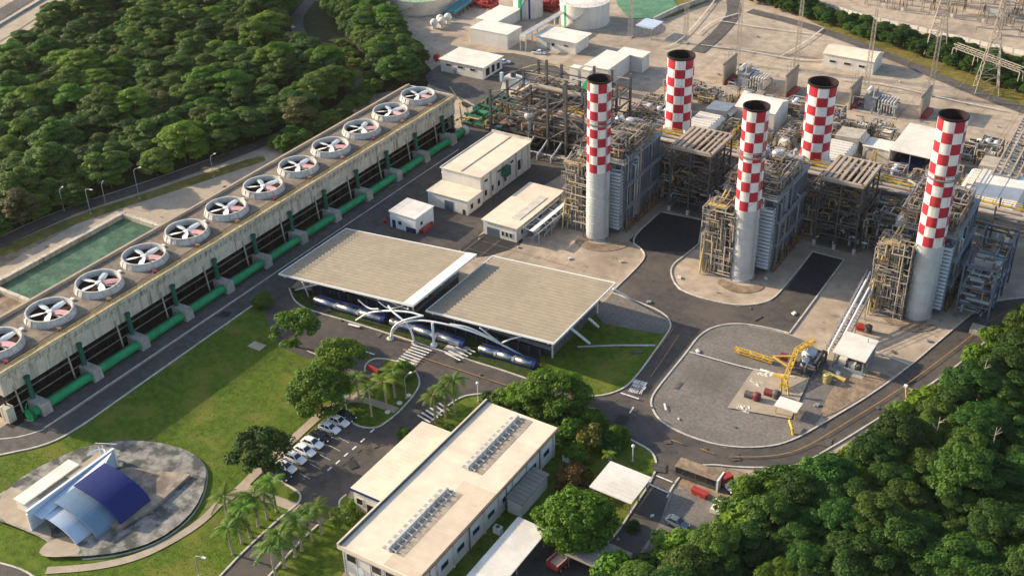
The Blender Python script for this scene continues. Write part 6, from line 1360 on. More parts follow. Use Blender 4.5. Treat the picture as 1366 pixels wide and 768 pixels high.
# ================================================================ lamp posts
def lamp_post(px, py, h, lab, rz, lab_m='grey', globe=False):
    p = G(px, py); t = thing('street_lamp', lab, 'street lamp', (p.x, p.y, 0), rz); m = MB()
    if globe: m.tube((0, 0, 0), (0, 0, h), .09, 8); m.build('pole', 'white', t); m = MB(); m.sphere((0, 0, h+.2), .34, 12); m.build('globe', 'lamp', t)
    else:
        m.path([(0, 0, 0), (0, 0, h-.7), (.25, 0, h-.15), (.9, 0, h), (1.7, 0, h)], .09, 8); m.build('pole', lab_m, t); m = MB(); m.box(1.4, 2.2, -.18, .18, h-.1, h+.06); m.build('lamp_head', 'lamp', t)
    m = MB(); m.box(-.25, .25, -.25, .25, 0, .2); m.build('base', 'conc', t)
for px, py, h, lab, rz in ((86, 282, 6.5, 'street lamp on the forest road nearest the left edge', 2.0), (121, 285, 7.5, 'street lamp beside the basin bank, second from the left edge', 0.3), (141, 272, 6, 'street lamp on the forest road, third from the left edge', 2.2), (186, 265, 9, 'tall thin street lamp beside the forest road at the basin corner', 1.2), (285, 236, 6.5, 'street lamp on the forest road behind the middle of the cooling tower', 1.6), (266, 768, 5, 'curved street lamp on the lawn near the bottom edge', .2), (542, 531, 5.5, 'curved beige street lamp by the crossing kerb', 1.5)): lamp_post(px, py, h, lab, rz)
for px, py, lab in ((638, 535, 'white globe lamp on the small lawn by the second crossing'), (844, 615, 'white globe lamp on the round lawn beside the square carport'), (463, 553, 'thin globe lamp at the far end of the parked cars')): lamp_post(px, py, 4.5 if px != 844 else 3.6, lab, 0, globe=True)
# benches and stone blocks on the lawn island
for px, py, lab in ((545, 528, 'white round bollard light on the palm lawn, nearest the curved lamp'), (533, 538, 'white flat stone on the palm lawn, middle one by the kerb'), (517, 550, 'white flat stone on the palm lawn, beside the footpath end')):
    m = MB(); p = G(px, py); m.lathe([(.55, .03), (.6, .25), (.4, .4), (.01, .42)], 12, (p.x, p.y, 0)); tag(m.build('lawn_stone', 'wroof'), lab, 'stone')
m = MB(); p = G(499, 493); m.hexa([(p.x-1.6, p.y-.5, .1), (p.x+1.6, p.y-.9, .1), (p.x+1.6, p.y-.3, .1), (p.x-1.6, p.y+.2, .1)], [(p.x-1.6, p.y-.3, .9), (p.x+1.6, p.y-.7, .9), (p.x+1.6, p.y-.3, .9), (p.x-1.6, p.y+.2, .9)]); tag(m.build('red_sign', 'vred'), 'low dark red sign on the paved island beside the first crossing', 'sign')
m = MB(); p = G(455, 538); m.box(p.x-1.2, p.x+1.2, p.y-.3, p.y+.3, .1, .5); tag(m.build('stone_bench', 'kerb'), 'pale stone bench on the footpath under the left tree', 'bench')
m = MB(); p = G(343, 462); m.box(p.x-1.8, p.x+1.8, p.y-1.2, p.y+1.2, 0.02, .22); tag(m.build('manhole_slab', 'path'), 'pale square concrete slab lying in the big lawn', 'slab')
m = MB(); m.box(-32.5, -23, 237.5, 240.5, 0, 1.2); tag(m.build('concrete_block', 'conc'), 'long low concrete block right of the rightmost chimney', 'block')
# ---------------------------------------------------------------- small modules among the pipework behind the boilers
def equipment_protos():
    out = []
    LB = 'small equipment module with pipes, standing among the pipework behind the boilers'
    for k in range(6):
        rnd_ = random.Random(700+k); t = thing('equipment_skid', LB, 'equipment', (0, 0, 0), 0, 'equipment modules among the pipework behind the boilers')
        m = MB(); m.box(-2.6, 2.6, -2.2, 2.2, 0, .35); m.build('base_frame', 'conc', t)
        m = MB()
        if k == 0: m.tube((-2.2, 0, 1.7), (2.0, 0, 1.7), 1.1, 14); m.box(-1.6, -1.2, -.8, .8, .3, 1.2); m.box(1.2, 1.6, -.8, .8, .3, 1.2)
        elif k == 1: m.box(-1.8, 1.4, -1.4, 1.4, .35, 3.4); m.box(-1.9, 1.5, -1.5, 1.5, 3.4, 3.55)
        elif k == 2:
            for s in (-1.2, 1.2): m.lathe([(.9, .35), (.9, 4.4), (.5, 4.9), (.01, 5.0)], 14, (s, 0, 0))
        elif k == 3: m.hexa([(-2, -1.6, 1.2), (2, -1.6, 1.2), (2, 1.6, 1.2), (-2, 1.6, 1.2)], [(-1.2, -1.2, 4.2), (1.2, -1.2, 4.2), (1.2, 1.2, 4.2), (-1.2, 1.2, 4.2)]); m.box(-1.8, 1.8, -1.4, 1.4, .3, 1.2)
        elif k == 4:
            for s in range(4): m.tube((-2.2, -1.5+s, 1.0+.25*(s % 2)), (2.2, -1.5+s, 1.0+.25*(s % 2)), .38, 10)
        else: m.lathe([(1.6, .35), (1.6, 2.4), (1.2, 2.9), (.01, 3.0)], 18); m.box(1.4, 2.4, -.8, .8, .35, 2)
        m.build('unit_body', ('silver', 'wall', 'paleblue', 'wroof', 'beige', 'grey')[k], t)
        for mm, n_ in (('beige', 16), ('silver', 14), ('rust', 12), ('dsteel', 14)): m = MB(); tangle(m, -2.8, 2.8, -2.6, 2.6, .4, 5.0, n_, .06, .18, rnd_); m.build('pipework', mm, t)
        m = MB(); rails(m, [(-2.6, -2.3, 2.6), (2.6, -2.3, 2.6)], 1, .08, 1.3); m.box(-2.6, 2.6, -2.9, -2.2, 2.5, 2.6)
        for s in (-2.5, 2.5): m.beam((s, -2.6, 0), (s, -2.6, 2.5), .14)
        m.build('catwalk', 'tanyel', t); out.append(t)
    return out
EQ = equipment_protos(); used = [False]*6; rq = random.Random(41)
KEEP = [(-132, -120, 278, 292), (-92, -80, 277, 292), (-136, -113, 289, 322), (-96, -74, 289, 322), (-57, -35, 289, 322), (-123, -107, 314, 330), (-75, -58, 307, 331), (-82, -71, 310, 319), (-48, -33, 277, 306), (-184, -147, 271, 303), (-180, -163, 323, 348)]
pts = []
for _ in range(4000):
    x, y = rq.uniform(-150, -32), rq.uniform(282, 334)
    if len(pts) >= 60 or any(a-2.2 < x < b+2.2 and c-2 < y < d_+2 for a, b, c, d_ in KEEP) or any(abs(x-q[0]) < 4.6 and abs(y-q[1]) < 4.6 for q in pts): continue
    pts.append((x, y))
for i, (x, y) in enumerate(pts):
    k = i % 6; t = EQ[k] if not used[k] else copy_tree(EQ[k]); used[k] = True
    t.location = (x, y, 0); t.rotation_euler = (0, 0, rq.choice((0, 1.5708, 3.1416, 4.712)))
# bundles of pipes filling the gaps beside the racks
def pipe_bundle(i, x0, x1, y0, y1, h, lab):
    t = thing('pipe_bundle', lab, 'pipes', (x0, y0, 0)); r_ = random.Random(800+i); W_, L = x1-x0, y1-y0
    for mm, n_ in (('dsteel', 46), ('beige', 34), ('rust', 34), ('silver', 24), ('tanyel', 10)): m = MB(); tangle(m, 0, W_, 0, L, .6, h, n_, .07, .24, r_); m.build('pipework', mm, t)
    m = MB()
    for x in (0, W_):
        for y in (0, L*.5, L): m.beam((x, y, 0), (x, y, h), .3)
    for z in (h*.35, h*.7, h):
        for y in (0, L*.5, L): m.beam((0, y, z), (W_, y, z), .24, .3)
        for x in (0, W_): m.beam((x, 0, z), (x, L, z), .24, .3)
    m.build('frame', 'dsteel', t)
for i, a in enumerate(((-120.2, -116.4, 262, 274, 13, 'dark pipe bundle between the first boiler and its pipe rack'), (-103.6, -94.6, 262, 274, 11, 'dark pipe bundle left of the middle boiler, behind the stair tower'), (-80.0, -77.0, 262, 274, 13, 'dark pipe bundle between the middle boiler and its pipe rack'), (-64.6, -53.5, 261, 274, 11, 'dark pipe bundle between the second pipe rack and the third boiler'), (-147.0, -134.5, 262, 274, 10, 'dark pipe bundle left of the first boiler, beyond the white workshop'))): pipe_bundle(i, *a)
# faint joints and old tracks on the far concrete yard
for p in ([(935, 62), (1000, 70), (1070, 84), (1130, 80)], [(1040, 78), (1075, 58), (1098, 40)], [(960, 30), (1010, 38), (1090, 48)], [(880, 66), (905, 60), (940, 20), (958, -4)], [(1120, 108), (1180, 114), (1260, 134), (1340, 150)], [(930, 48), (950, 30), (985, 20)]): ribbon('yard_joint', p, .55, 'kerb')
for p in ([(600, 118), (622, 150), (612, 180)], [(690, 96), (720, 86), (770, 96)]): ribbon('yard_joint', p, .4, 'tanyel')
# small debris scattered over the yards
DL = 'small pale scrap lying loose on the paved yards'
db = []
for k in range(4):
    t = MB(); r_ = random.Random(900+k)
    for _ in range(3): x, y = r_.uniform(-.5, .5), r_.uniform(-.5, .5); t.hexa([(x-.5, y-.25, 0), (x+.5, y-.35, 0), (x+.5, y+.3, 0), (x-.45, y+.3, 0)], [(x-.4, y-.2, .25), (x+.4, y-.2, .3), (x+.4, y+.2, .2), (x-.4, y+.2, .3)])
    o = t.build('yard_scrap', ('wall', 'kerb', 'rust', 'grey')[k]); tag(o, DL, 'scrap', 'loose scrap on the paved yards'); db.append(o)
SP = [(1020, 372), (956, 390), (1000, 412), (690, 330), (760, 345), (830, 350), (800, 405), (865, 403), (905, 370), (1130, 430), (1190, 470), (1240, 455), (1060, 420), (930, 470), (980, 570), (1090, 540), (1120, 500), (905, 560), (660, 96), (720, 110), (745, 130), (1080, 60), (1010, 50), (960, 100), (1110, 120), (1200, 110), (1290, 140), (1330, 170), (610, 215), (575, 300), (520, 290), (640, 320), (1310, 360), (1340, 350), (1290, 395), (935, 660), (870, 690), (215, 290), (300, 250), (60, 330)]
for i, (px, py) in enumerate(SP):
    o = db[i % 4] if i < 4 else db[i % 4].copy()
    if i >= 4: COL.objects.link(o)
    p = G(px, py); o.location = (p.x, p.y, .2); o.rotation_euler = (0, 0, RD.uniform(0, 6.28)); s_ = RD.uniform(.5, 1.1); o.scale = (s_, s_, s_)
# thin warm air over the whole place
hz = MB(); hz.box(-900, 500, -120, 1200, -1.5, 160); hz = hz.build('haze', 'white'); tag(hz, 'thin warm haze over the whole plant', 'haze', kind='stuff')
hm = bpy.data.materials.new('air'); hm.use_nodes = True; hn = hm.node_tree.nodes; hn.clear()
ho = hn.new('ShaderNodeOutputMaterial'); hv = hn.new('ShaderNodeVolumePrincipled'); hv.inputs['Color'].default_value = (0.97, 0.93, 0.88, 1); hv.inputs['Density'].default_value = 0.000025; hv.inputs['Anisotropy'].default_value = 0.2
hm.node_tree.links.new(hv.outputs[0], ho.inputs['Volume']); hz.data.materials.clear(); hz.data.materials.append(hm)
# ================================================================ trees
rs = np.random.RandomState(5)
def leaf_mesh(name, clumps, per, size, mat_, flat=.55, up=.5, elong=1.5):
    """clumps: list of (cx,cy,cz,rx,rz). Leaf-sized faces over the upper shell of every clump."""
    V_, F_ = [], []
    tot = sum(c[3]**2 for c in clumps)
    for (cx, cy, cz, rx, rz) in clumps:
        n = max(8, int(per*len(clumps)*rx*rx/tot))
        d = rs.normal(size=(n, 3)); d[:, 2] = np.abs(d[:, 2])*0.9-0.28; d /= np.linalg.norm(d, axis=1)[:, None]
        rad = rs.uniform(.5, 1.14, n)
        c = np.array([cx, cy, cz])+d*rad[:, None]*np.array([rx, rx, rz])
        nrm = d*np.array([1, 1, rx/rz*.6])+np.array([0, 0, up])+rs.normal(scale=.38, size=(n, 3)); nrm /= np.linalg.norm(nrm, axis=1)[:, None]
        a = rs.normal(size=(n, 3)); t = np.cross(nrm, a); t /= np.linalg.norm(t, axis=1)[:, None]; b = np.cross(nrm, t)
        s = size*rs.uniform(.6, 1.35, n)[:, None]; e = s*elong
        p0, p1, p2, p3 = c-t*e*.5, c-b*s*.42+nrm*s*.1, c+t*e*.5-nrm*s*.18, c+b*s*.42+nrm*s*.1
        o = len(V_)*4
        V_ .extend(np.stack([p0, p1, p2, p3], 1)); 
    V_ = np.array(V_).reshape(-1, 3); k = len(V_)//4
    me = bpy.data.meshes.new(name); me.vertices.add(len(V_)); me.vertices.foreach_set('co', V_.astype(np.float32).ravel())
    me.loops.add(4*k); me.loops.foreach_set('vertex_index', np.arange(4*k, dtype=np.int32)); me.polygons.add(k)
    me.polygons.foreach_set('loop_start', np.arange(0, 4*k, 4, dtype=np.int32)); me.polygons.foreach_set('loop_total', np.full(k, 4, dtype=np.int32))
    me.materials.append(mat_); me.update(); me.validate(); return me
def trunk_mesh(h, r, R_, seed, mm='bark', limbs=6, zlow=.35):
    rr = random.Random(seed); m = MB(); top = Vector((rr.uniform(-.4, .4), rr.uniform(-.4, .4), h*.75)); mid = top*.5+Vector((rr.uniform(-.25, .25), rr.uniform(-.25, .25), 0))
    m.path([(0, 0, -.1), (0, 0, .3), mid, top], r, 8, rr=[r*1.5, r*1.05, r*.8, r*.35])
    for k in range(limbs):
        a = 2*math.pi*k/limbs+rr.uniform(-.3, .3); f = rr.uniform(zlow, .75); s = Vector((0, 0, .3)).lerp(top, f); q = s+Vector((math.cos(a)*R_*.62, math.sin(a)*R_*.62, h*rr.uniform(.12, .3))); mm_ = s.lerp(q, .5)+Vector((0, 0, -.25)); m.path([s, mm_, q], r*.4, 6, rr=[r*.5, r*.36, r*.12])
    return m.mesh('trunk', mm)
def crown_clumps(R_, z, hz, n, rc, seed, flat=(.42, .7)):
    rr = random.Random(seed); out = []
    for k in range(n):
        a = rr.uniform(0, 2*math.pi); f = math.sqrt(rr.random()); th = f*R_*rr.uniform(.75, 1.05); x, y = th*math.cos(a), th*math.sin(a); zz = z+hz*math.sqrt(max(0, 1-(f*.95)**2))*rr.uniform(.55, 1.05)-hz*.1; c = rc*rr.uniform(.65, 1.25); out.append((x, y, zz, c, c*rr.uniform(*flat)))
    return out
PR = {}
def proto(key, R_, h, n, rc, per, size, mat_, seed, hz=None, limbs=6, up=.5, tr=.22, low=True, flat=(.42, .7)):
    hz = hz or h*.5; cl = crown_clumps(R_, h-hz, hz, n, rc, seed, flat)
    if low:
        rr = random.Random(seed+9)
        for k in range(int(n*.4)): a = rr.uniform(0, 6.28); cl.append((R_*.85*math.cos(a), R_*.85*math.sin(a), h*rr.uniform(.28, .5), rc*.9, rc*.55))
    PR[key] = (leaf_mesh('crown', cl, per, size, mat_, up=up), trunk_mesh(h, tr, R_, seed, limbs=limbs))
def plant(key, x, y, label, cat='tree', group=None, s=1.0, rz=None, name=None, sz=1.0):
    t = thing(name or 'broadleaf_tree', label, cat, (x, y, 0), rz if rz is not None else RD.uniform(0, 6.28), group); t.scale = (s, s, s*sz)
    for nm, me in zip(('crown', 'trunk'), PR[key]):
        o = bpy.data.objects.new(nm, me); COL.objects.link(o); o.parent = t
    return t
for k in range(5): proto('f%d' % k, 4.4+.45*k, 7.6+1.1*(k % 4), 40+3*k, 1.6, 330, .37, (L1, L3, L1, L2, L1)[k], 20+k, hz=5.6, up=.9, flat=(.24, .42))
for k in range(2): proto('o%d' % k, 4.2+.6*k, 8.6, 34, 1.4, 190, .38, L7, 40+k, hz=5.0, up=.8, flat=(.26, .48))
for k in range(5): proto('d%d' % k, 4.3+.4*k, 8.2+.8*(k % 3), 44+3*k, 1.4, 310, .31, (L3, L3, L3, L2, L3)[k], 60+k, hz=5.4, up=.85, flat=(.26, .48))
proto('b0', 2.2, 3.2, 14, 1.0, 130, .34, L2, 90, hz=2.3, tr=.1); proto('b1', 2.0, 2.6, 12, .95, 120, .32, L3, 91, hz=2.0, tr=.1); proto('b2', 2.1, 2.8, 12, 1.0, 120, .34, L1, 92, hz=2.0, tr=.1)
proto('rust', 2.6, 3.0, 14, 1.0, 130, .34, L5, 93, hz=2.2, tr=.1); proto('yel', 2.4, 4.2, 16, 1.0, 130, .36, L6, 94, hz=2.6, tr=.12)
proto('round', 6.6, 9.2, 95, 1.35, 125, .36, L2, 95, hz=6.3, tr=.42, limbs=9)
proto('ball', 4.1, 7.6, 70, 1.15, 150, .32, L2, 96, hz=4.6, tr=.26, limbs=7, low=False)
proto('loose', 4.6, 6.6, 44, 1.2, 150, .34, L2, 97, hz=3.6, tr=.22, low=False)
proto('spread', 4.7, 7.4, 56, 1.25, 150, .34, L2, 98, hz=4.6, tr=.25)
proto('dark', 5.6, 8.0, 54, 1.3, 150, .36, L3, 99, hz=4.6, tr=.3, low=False)
proto('broad', 6.4, 8.6, 56, 1.5, 190, .36, L2, 100, hz=5.0, tr=.32)
def palm_meshes(seed, h, n=15, ln=2.6):
    rr = random.Random(seed); m = MB()
    for k in range(n):
        a = 2*math.pi*k/n*1.0+rr.uniform(-.2, .2); el = rr.uniform(.1, 1.05); L = ln*rr.uniform(.8, 1.1); pts = []
        for i in range(9):
            f = i/8; r = L*f*math.cos(el*(1-.3*f)); z = L*f*math.sin(el)-L*.75*f*f*(1.05-.35*el); pts.append(Vector((r*math.cos(a), r*math.sin(a), h+z)))
        sd_ = Vector((-math.sin(a), math.cos(a), 0))
        for i in range(8):
            p, q = pts[i], pts[i+1]; w = .14+.6*math.sin(math.pi*min(1, (i+.7)/8.4))**.7
            for s in (-1, 1):
                for j in range(2):
                    b = p.lerp(q, j*.5); e = p.lerp(q, j*.5+.42); d_ = sd_*s*w+(q-p)*.55+Vector((0, 0, -.28*w+rr.uniform(-.06, .06))); m.add([b, e, b+d_+ (e-b)*.3], [(0, 1, 2)] if s > 0 else [(0, 2, 1)])
            m.beam(p, q, .05)
    me = m.mesh('crown', 'green'); me.materials.clear(); me.materials.append(L4)
    t = MB(); t.path([(0, 0, -.1), (0, 0, .4), (.12, .05, h*.5), (0, 0, h-.5), (0, 0, h+.1)], .15, 9, rr=[.3, .2, .17, .15, .16]); t.path([(0, 0, h-.9), (0, 0, h-.2), (0, 0, h+.25)], .2, 8, rr=[.15, .24, .12])
    return me, t.mesh('trunk', 'palmbark')
for k in range(3): PR['p%d' % k] = palm_meshes(200+k, (5.4, 5.0, 6.0)[k], 12+k, 2.85)
def sample(poly_px, dist, n, seed, pxs=True):
    poly = [tuple(q)[:2] for q in P(poly_px)]; r = random.Random(seed); x0, x1 = min(p[0] for p in poly), max(p[0] for p in poly); y0, y1 = min(p[1] for p in poly), max(p[1] for p in poly); out = []; tries = 0
    while len(out) < n and tries < 60000:
        tries += 1; p = (r.uniform(x0, x1), r.uniform(y0, y1))
        if inside(p, poly) and all((p[0]-q[0])**2+(p[1]-q[1])**2 > dist*dist for q in out): out.append(p)
    return out
# forest behind the cooling tower
FP = [(-60, 336), (0, 316), (90, 280), (180, 248), (260, 220), (345, 188), (410, 162), (446, 142), (456, 124), (442, 102), (410, 80), (385, 52), (372, 0), (380, -40), (130, -40), (100, 20), (60, 55), (0, 98), (-80, 150)]
fr = random.Random(8)
for p in sample(FP, 7.4, 285, 3):
    k = fr.randint(0, 4)
    plant('f%d' % k, p[0], p[1], 'dense olive green tree in the wide forest behind the cooling tower', group='trees of the wide forest behind the cooling tower', s=fr.uniform(.78, 1.25), name='forest_tree', sz=fr.uniform(.85, 1.15))
for p in sample([(440, 12), (460, -10), (488, 6), (512, 40), (548, 78), (560, 104), (540, 114), (524, 118), (516, 104), (504, 84), (482, 55)], 5.2, 40, 4):
    k = fr.randint(0, 4)
    plant('f%d' % k, p[0], p[1], 'dark tree in the rounded forest clump beyond the far end of the cooling tower', group='trees of the rounded clump by the far end of the tower', s=fr.uniform(.75, 1.2), name='forest_tree')
for p in sample([(372, 196), (420, 172), (462, 148), (486, 128), (502, 126), (478, 148), (430, 180), (385, 204)], 3.6, 40, 19):
    plant('f%d' % fr.randint(0, 4), p[0], p[1], 'small tree crowding between the forest road and the back of the cooling tower', group='small trees between the forest road and the cooling tower', s=fr.uniform(.38, .62), name='forest_tree')
for p in sample([(455, 70), (475, 90), (492, 116), (500, 124), (512, 122), (480, 82), (452, 50)], 2.6, 12, 6): plant('b2', p[0], p[1], 'low shrub on the yellow grass slope between the forest road and the clump', 'shrub', 'shrubs on the yellow grass slope', s=fr.uniform(.6, 1.1), name='shrub')
for px, py, lab in ((330, 62, 'brownish crowned tree at the far upper edge of the wide forest'), (402, 172, 'brownish crowned tree'), (130, 170, 'brownish crowned tree in the middle left of the wide forest'), (30, 300, 'olive brown tree at the near left corner of the wide forest'), (215, 160, 'olive brown tree in the middle of the wide forest'), (80, 245, 'olive brown tree near the forest road, above the basin')):
    p = G(px, py); plant('o%d' % (px % 2), p.x, p.y, lab if px != 402 else 'brownish crowned tree at the right end of the wide forest, by the tower', s=fr.uniform(1.05, 1.2), name='forest_tree')
# lower right forest
LP = [(1366, 466), (1330, 498), (1290, 530), (1240, 566), (1160, 630), (1095, 662), (1030, 676), (1012, 700), (985, 740), (930, 772), (870, 800), (800, 830), (760, 870), (1560, 900), (1560, 440), (1440, 440)]
lf = sample(LP, 5.4, 210, 12)
for p in lf:
    k = fr.choice((0, 1, 2, 4, 0, 1, 2, 4, 3))
    plant('d%d' % k, p[0], p[1], 'lush deep green tree in the forest at the lower right', group='trees of the lower right forest', s=fr.uniform(.72, 1.2), name='jungle_tree', sz=fr.uniform(.9, 1.2))
for px, py in ((1330, 452), (1300, 482), (1268, 515), (1236, 540), (1205, 562), (1172, 588), (1140, 606), (1108, 624), (1080, 634), (1050, 640), (1020, 648), (1000, 668), (985, 690), (962, 712), (935, 732), (905, 738), (885, 752), (860, 762), (1120, 628), (1185, 592), (1250, 548), (1350, 440), (995, 700), (950, 738), (830, 775), (1030, 660)):
    p = G(px+fr.uniform(-5, 5), py+6+fr.uniform(-4, 6)); plant(fr.choice(('b0', 'b0', 'b1', 'yel' if px < 1100 else 'b0')), p.x, p.y, 'bright leafy shrub along the road edge of the lower right forest', 'shrub', 'shrubs edging the lower right forest', s=fr.uniform(.9, 1.7), name='shrub')
def dead_tree(px, py, h, lab, s=0):
    p = G(px, py); t = thing('dead_tree', lab, 'tree', (p.x, p.y, 0)); rr = random.Random(s); m = MB(); m.path([(0, 0, 0), (.2, 0, h*.5), (.1, .2, h)], .16, 6, rr=[.22, .15, .06])
    for k in range(6): a = rr.uniform(0, 6.28); z = h*rr.uniform(.5, .9); m.path([(.1, 0, z), (math.cos(a)*1.2, math.sin(a)*1.2, z+rr.uniform(.6, 1.6))], .06, 5, rr=[.09, .03])
    m.build('bare_branches', 'palmbark', t)
dead_tree(1315, 628, 10.5, 'bare pale dead tree among the lower right forest, nearer the right edge', 1); dead_tree(1242, 610, 9.8, 'bare pale dead tree leaning out of the middle of the lower right forest', 2); dead_tree(1302, 540, 11, 'bare pale dead tree at the top of the lower right forest', 3)
t = thing('yellow_barrier', 'yellow post barrier at the forest edge of the curved road', 'barrier', G(1210, 540)); m = MB(); m.beam((0, 0, 0), (-1.2, 1.6, 3.2), .25); m.beam((1.0, -.4, 0), (.1, 1.4, 3.0), .25); m.beam((-1.4, 1.6, 3.1), (.3, 1.5, 3.0), .2); m.build('frame', 'tanyel', t); m = MB(); m.box(-1.6, -.9, 1.4, 2.0, 3.1, 3.5); m.build('lamp', 'lamp', t)
# roadside shrub belt at the top right
for p in sample([(1000, 2), (1060, 20), (1130, 42), (1200, 64), (1270, 92), (1366, 128), (1440, 150), (1440, 112), (1366, 92), (1290, 72), (1220, 52), (1150, 34), (1090, 14), (1040, -6)], 3.9, 130, 14):
    k = fr.choice(('d0', 'd1', 'd2', 'f0')); plant(k, p[0], p[1], 'bushy green tree of the belt in front of the white boundary wall', group='trees of the belt along the boundary wall', s=fr.uniform(.5, .75), name='belt_tree', sz=.85)
# single trees around the lawn and office
ONE = [('loose', 395, 463, 'airy light green tree where the big lawn meets the canopy road', 1.25), ('ball', 459, 503, 'round crowned tree on a tall trunk beside the paved bay', 1.28), ('spread', 430, 547, 'bright feathery tree beside the footpath above the parked cars', 1.32), ('dark', 352, 630, 'dark spreading tree at the lower end of the parked cars', 1.12), ('broad', 738, 548, 'broad bright tree in front of the right canopy corner', 1.05), ('loose', 690, 545, 'airy tree between the office and the broad bright tree', .85), ('round', 768, 718, 'big dome crowned tree between the office and the square carport', 1.06)]
for k, px, py, lab, s in ONE: p = G(px, py); plant(k, p.x, p.y, lab, s=s)
BUSH = [('rust', 762, 648, 'rusty brown shrub behind the big dome crowned tree', 1.3), ('yel', 784, 598, 'yellow green shrub at the office corner garden', 1.25), ('rust', 778, 618, 'small rusty shrub right of the yellow green shrub', .6), ('b0', 760, 592, 'bright green bush left of the yellow green shrub', 1.5), ('b1', 745, 575, 'dark bush at the far corner of the office', 1.5), ('b0', 728, 560, 'leafy bush under the broad bright tree by the office', 1.4), ('b1', 812, 598, 'dark bush beside the garden kerb, right of the yellow green shrub', 1.3), ('b0', 790, 575, 'leafy bush at the top of the corner garden', 1.3), ('b1', 705, 548, 'dark bush between the airy tree and the office roof', 1.4), ('b0', 672, 540, 'leafy bush at the left end of the garden hedge', 1.1), ('b1', 654, 536, 'small bush beside the globe lamp on the small lawn', .9), ('b0', 770, 610, 'leafy bush in front of the yellow green shrub', 1.1), ('b1', 830, 640, 'dark bush left of the square carport', .8), ('b0', 822, 590, 'small palm like bush by the garden kerb', 1.0), ('b0', 470, 678, 'small dark bush on the planted island by the annex', .5), ('b0', 352, 408, 'thin young bush at the top corner of the big lawn', 1.0), ('b0', 540, 500, 'green bush row by the crossing, nearest the palms', .9), ('b0', 520, 508, 'green bush behind the palm clump beside the path', .9), ('b2', 462, 697, 'straggly bush beside the office parapet', 1.1), ('b2', 604, 578, 'young shrub in front of the office, beside the second crossing', .7), ('b0', 540, 583, 'small bright shrub on the car park in front of the annex', .6), ('b0', 588, 590, 'low shrub at the angle of office and annex', .8), ('b1', 700, 655, 'low shrub in the shade of the office wall', .6), ('b1', 845, 705, 'low shrub on the near tip of the garden kerb', .6)]
for k, px, py, lab, s in BUSH: p = G(px, py); plant(k, p.x, p.y, lab, 'shrub', s=s, name='shrub')
PALM = [((311, 739), 'palm leaning over the lawn, nearest the bottom edge in the left row'), ((323, 724), 'palm second from the bottom in the left row along the exit road'), ((334, 716), 'palm third from the bottom in the left row along the exit road'), ((345, 702), 'palm in the middle of the left row along the exit road'), ((357, 692), 'palm second from the top in the left row along the exit road'), ((369, 682), 'palm at the top of the left row, beside the car park'), ((306, 700), 'dry headed palm beside the curved footpath'), ((429, 712), 'tallest palm at the top of the right row, beside the annex'), ((416, 722), 'palm second from the top in the right row along the exit road'), ((403, 734), 'palm third from the top in the right row along the exit road'), ((394, 742), 'thin palm in the middle of the right row along the exit road'), ((380, 757), 'palm second from the bottom in the right row along the exit road'), ((368, 769), 'palm at the bottom of the right row along the exit road'), ((480, 536), 'palm on the kerb lawn nearest the parked cars'), ((496, 555), 'palm on the kerb lawn, lowest of the clump'), ((516, 546), 'palm on the kerb lawn beside the footpath end'), ((527, 530), 'palm on the kerb lawn nearest the curved lamp'), ((607, 549), 'tallest palm by the second crossing'), ((594, 556), 'shorter palm left of the tallest palm by the second crossing'), ((581, 562), 'lowest palm beside the second crossing stripes'), ((735, 570), 'short palm hidden among bushes at the office corner'), ((812, 622), 'young palm on the round lawn behind the square carport')]
for i, ((px, py), lab) in enumerate(PALM):
    p = G(px, py); plant('p%d' % (i % 3), p.x, p.y, lab, 'palm tree', 'palms around the car park', s=fr.uniform(1.15, 1.35) if i < 20 else .6, name='palm_tree')
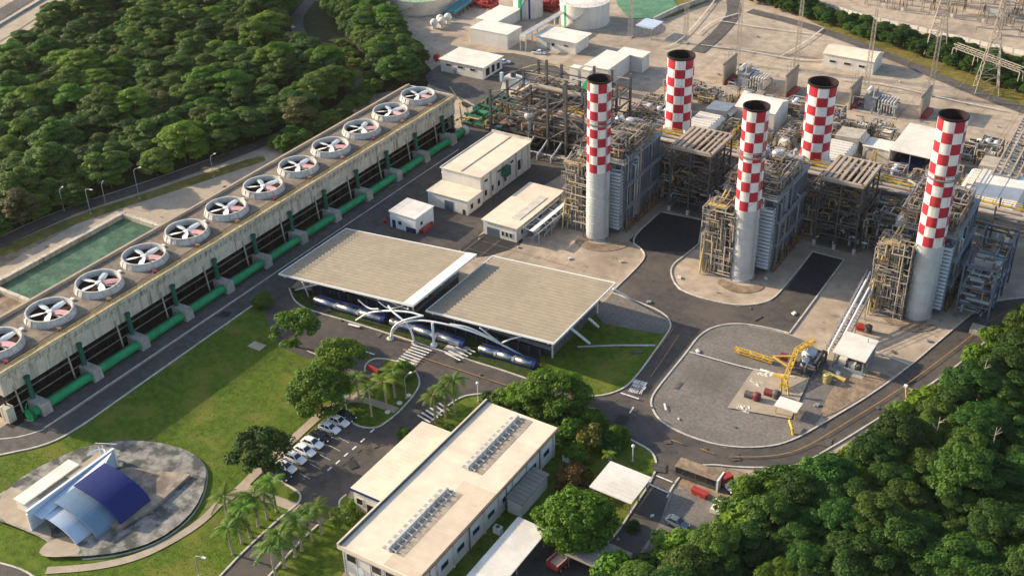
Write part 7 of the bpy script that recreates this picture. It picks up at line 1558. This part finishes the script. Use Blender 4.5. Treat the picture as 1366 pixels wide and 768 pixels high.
# short grass tufts over the lawns and verges
def tufts(polys, n, seed, mm, size, ex=()):
    r = np.random.RandomState(seed); V_, F_ = [], []
    for poly_px in polys:
        poly = [tuple(q)[:2] for q in P(poly_px)]; x0, x1 = min(p[0] for p in poly), max(p[0] for p in poly); y0, y1 = min(p[1] for p in poly), max(p[1] for p in poly); c = 0
        area = abs(sum(poly[i][0]*poly[(i+1) % len(poly)][1]-poly[(i+1) % len(poly)][0]*poly[i][1] for i in range(len(poly))))/2; tgt = int(area*n); tr = 0
        while c < tgt and tr < tgt*6:
            tr += 1; x, y = r.uniform(x0, x1), r.uniform(y0, y1)
            if not inside((x, y), poly): continue
            a = r.uniform(0, 6.28); s = size*r.uniform(.5, 1.3); o = len(V_); dx, dy = math.cos(a)*s*.5, math.sin(a)*s*.5; lx, ly = r.uniform(-.1, .1), r.uniform(-.1, .1)
            V_ += [(x-dx, y-dy, .03), (x+dx, y+dy, .03), (x+lx, y+ly, .03+s*.55)]; F_.append((o, o+1, o+2)); c += 1
    m = MB(); m.v, m.f, m.m = V_, F_, [0]*len(F_); o = m.build('grass', mm); tag(o, 'short mown grass with rough tufts on the lawns', 'grass', kind='stuff')
LG = leafmat('leaf_grass', (0.055, 0.10, 0.012), (0.125, 0.155, 0.022), trans=.45)
tufts([[(-20, 625), (0, 612), (62, 598), (104, 577), (180, 522), (344, 408), (356, 440), (374, 468), (440, 492), (455, 530), (425, 552), (390, 582), (330, 640), (296, 662), (276, 622), (256, 604), (230, 594), (190, 588), (150, 588), (85, 606), (0, 655), (-20, 670)],
       [(462, 542), (482, 538), (512, 550), (502, 566), (470, 562)], [(485, 528), (540, 505), (556, 498), (557, 520), (528, 545), (505, 536)],
       [(360, 772), (404, 722), (424, 704), (445, 695), (455, 712), (436, 772)], [(330, 725), (380, 685), (345, 668), (318, 662), (296, 690), (240, 730), (150, 760), (60, 768), (285, 770)],
       [(775, 442), (805, 436), (884, 450), (842, 508), (795, 528), (766, 522), (770, 470)], [(812, 575), (868, 604), (874, 622), (860, 636), (806, 616), (790, 580)], [(580, 565), (597, 546), (618, 532), (640, 529), (650, 537), (600, 572)]], 5.0, 3, LG, .2)
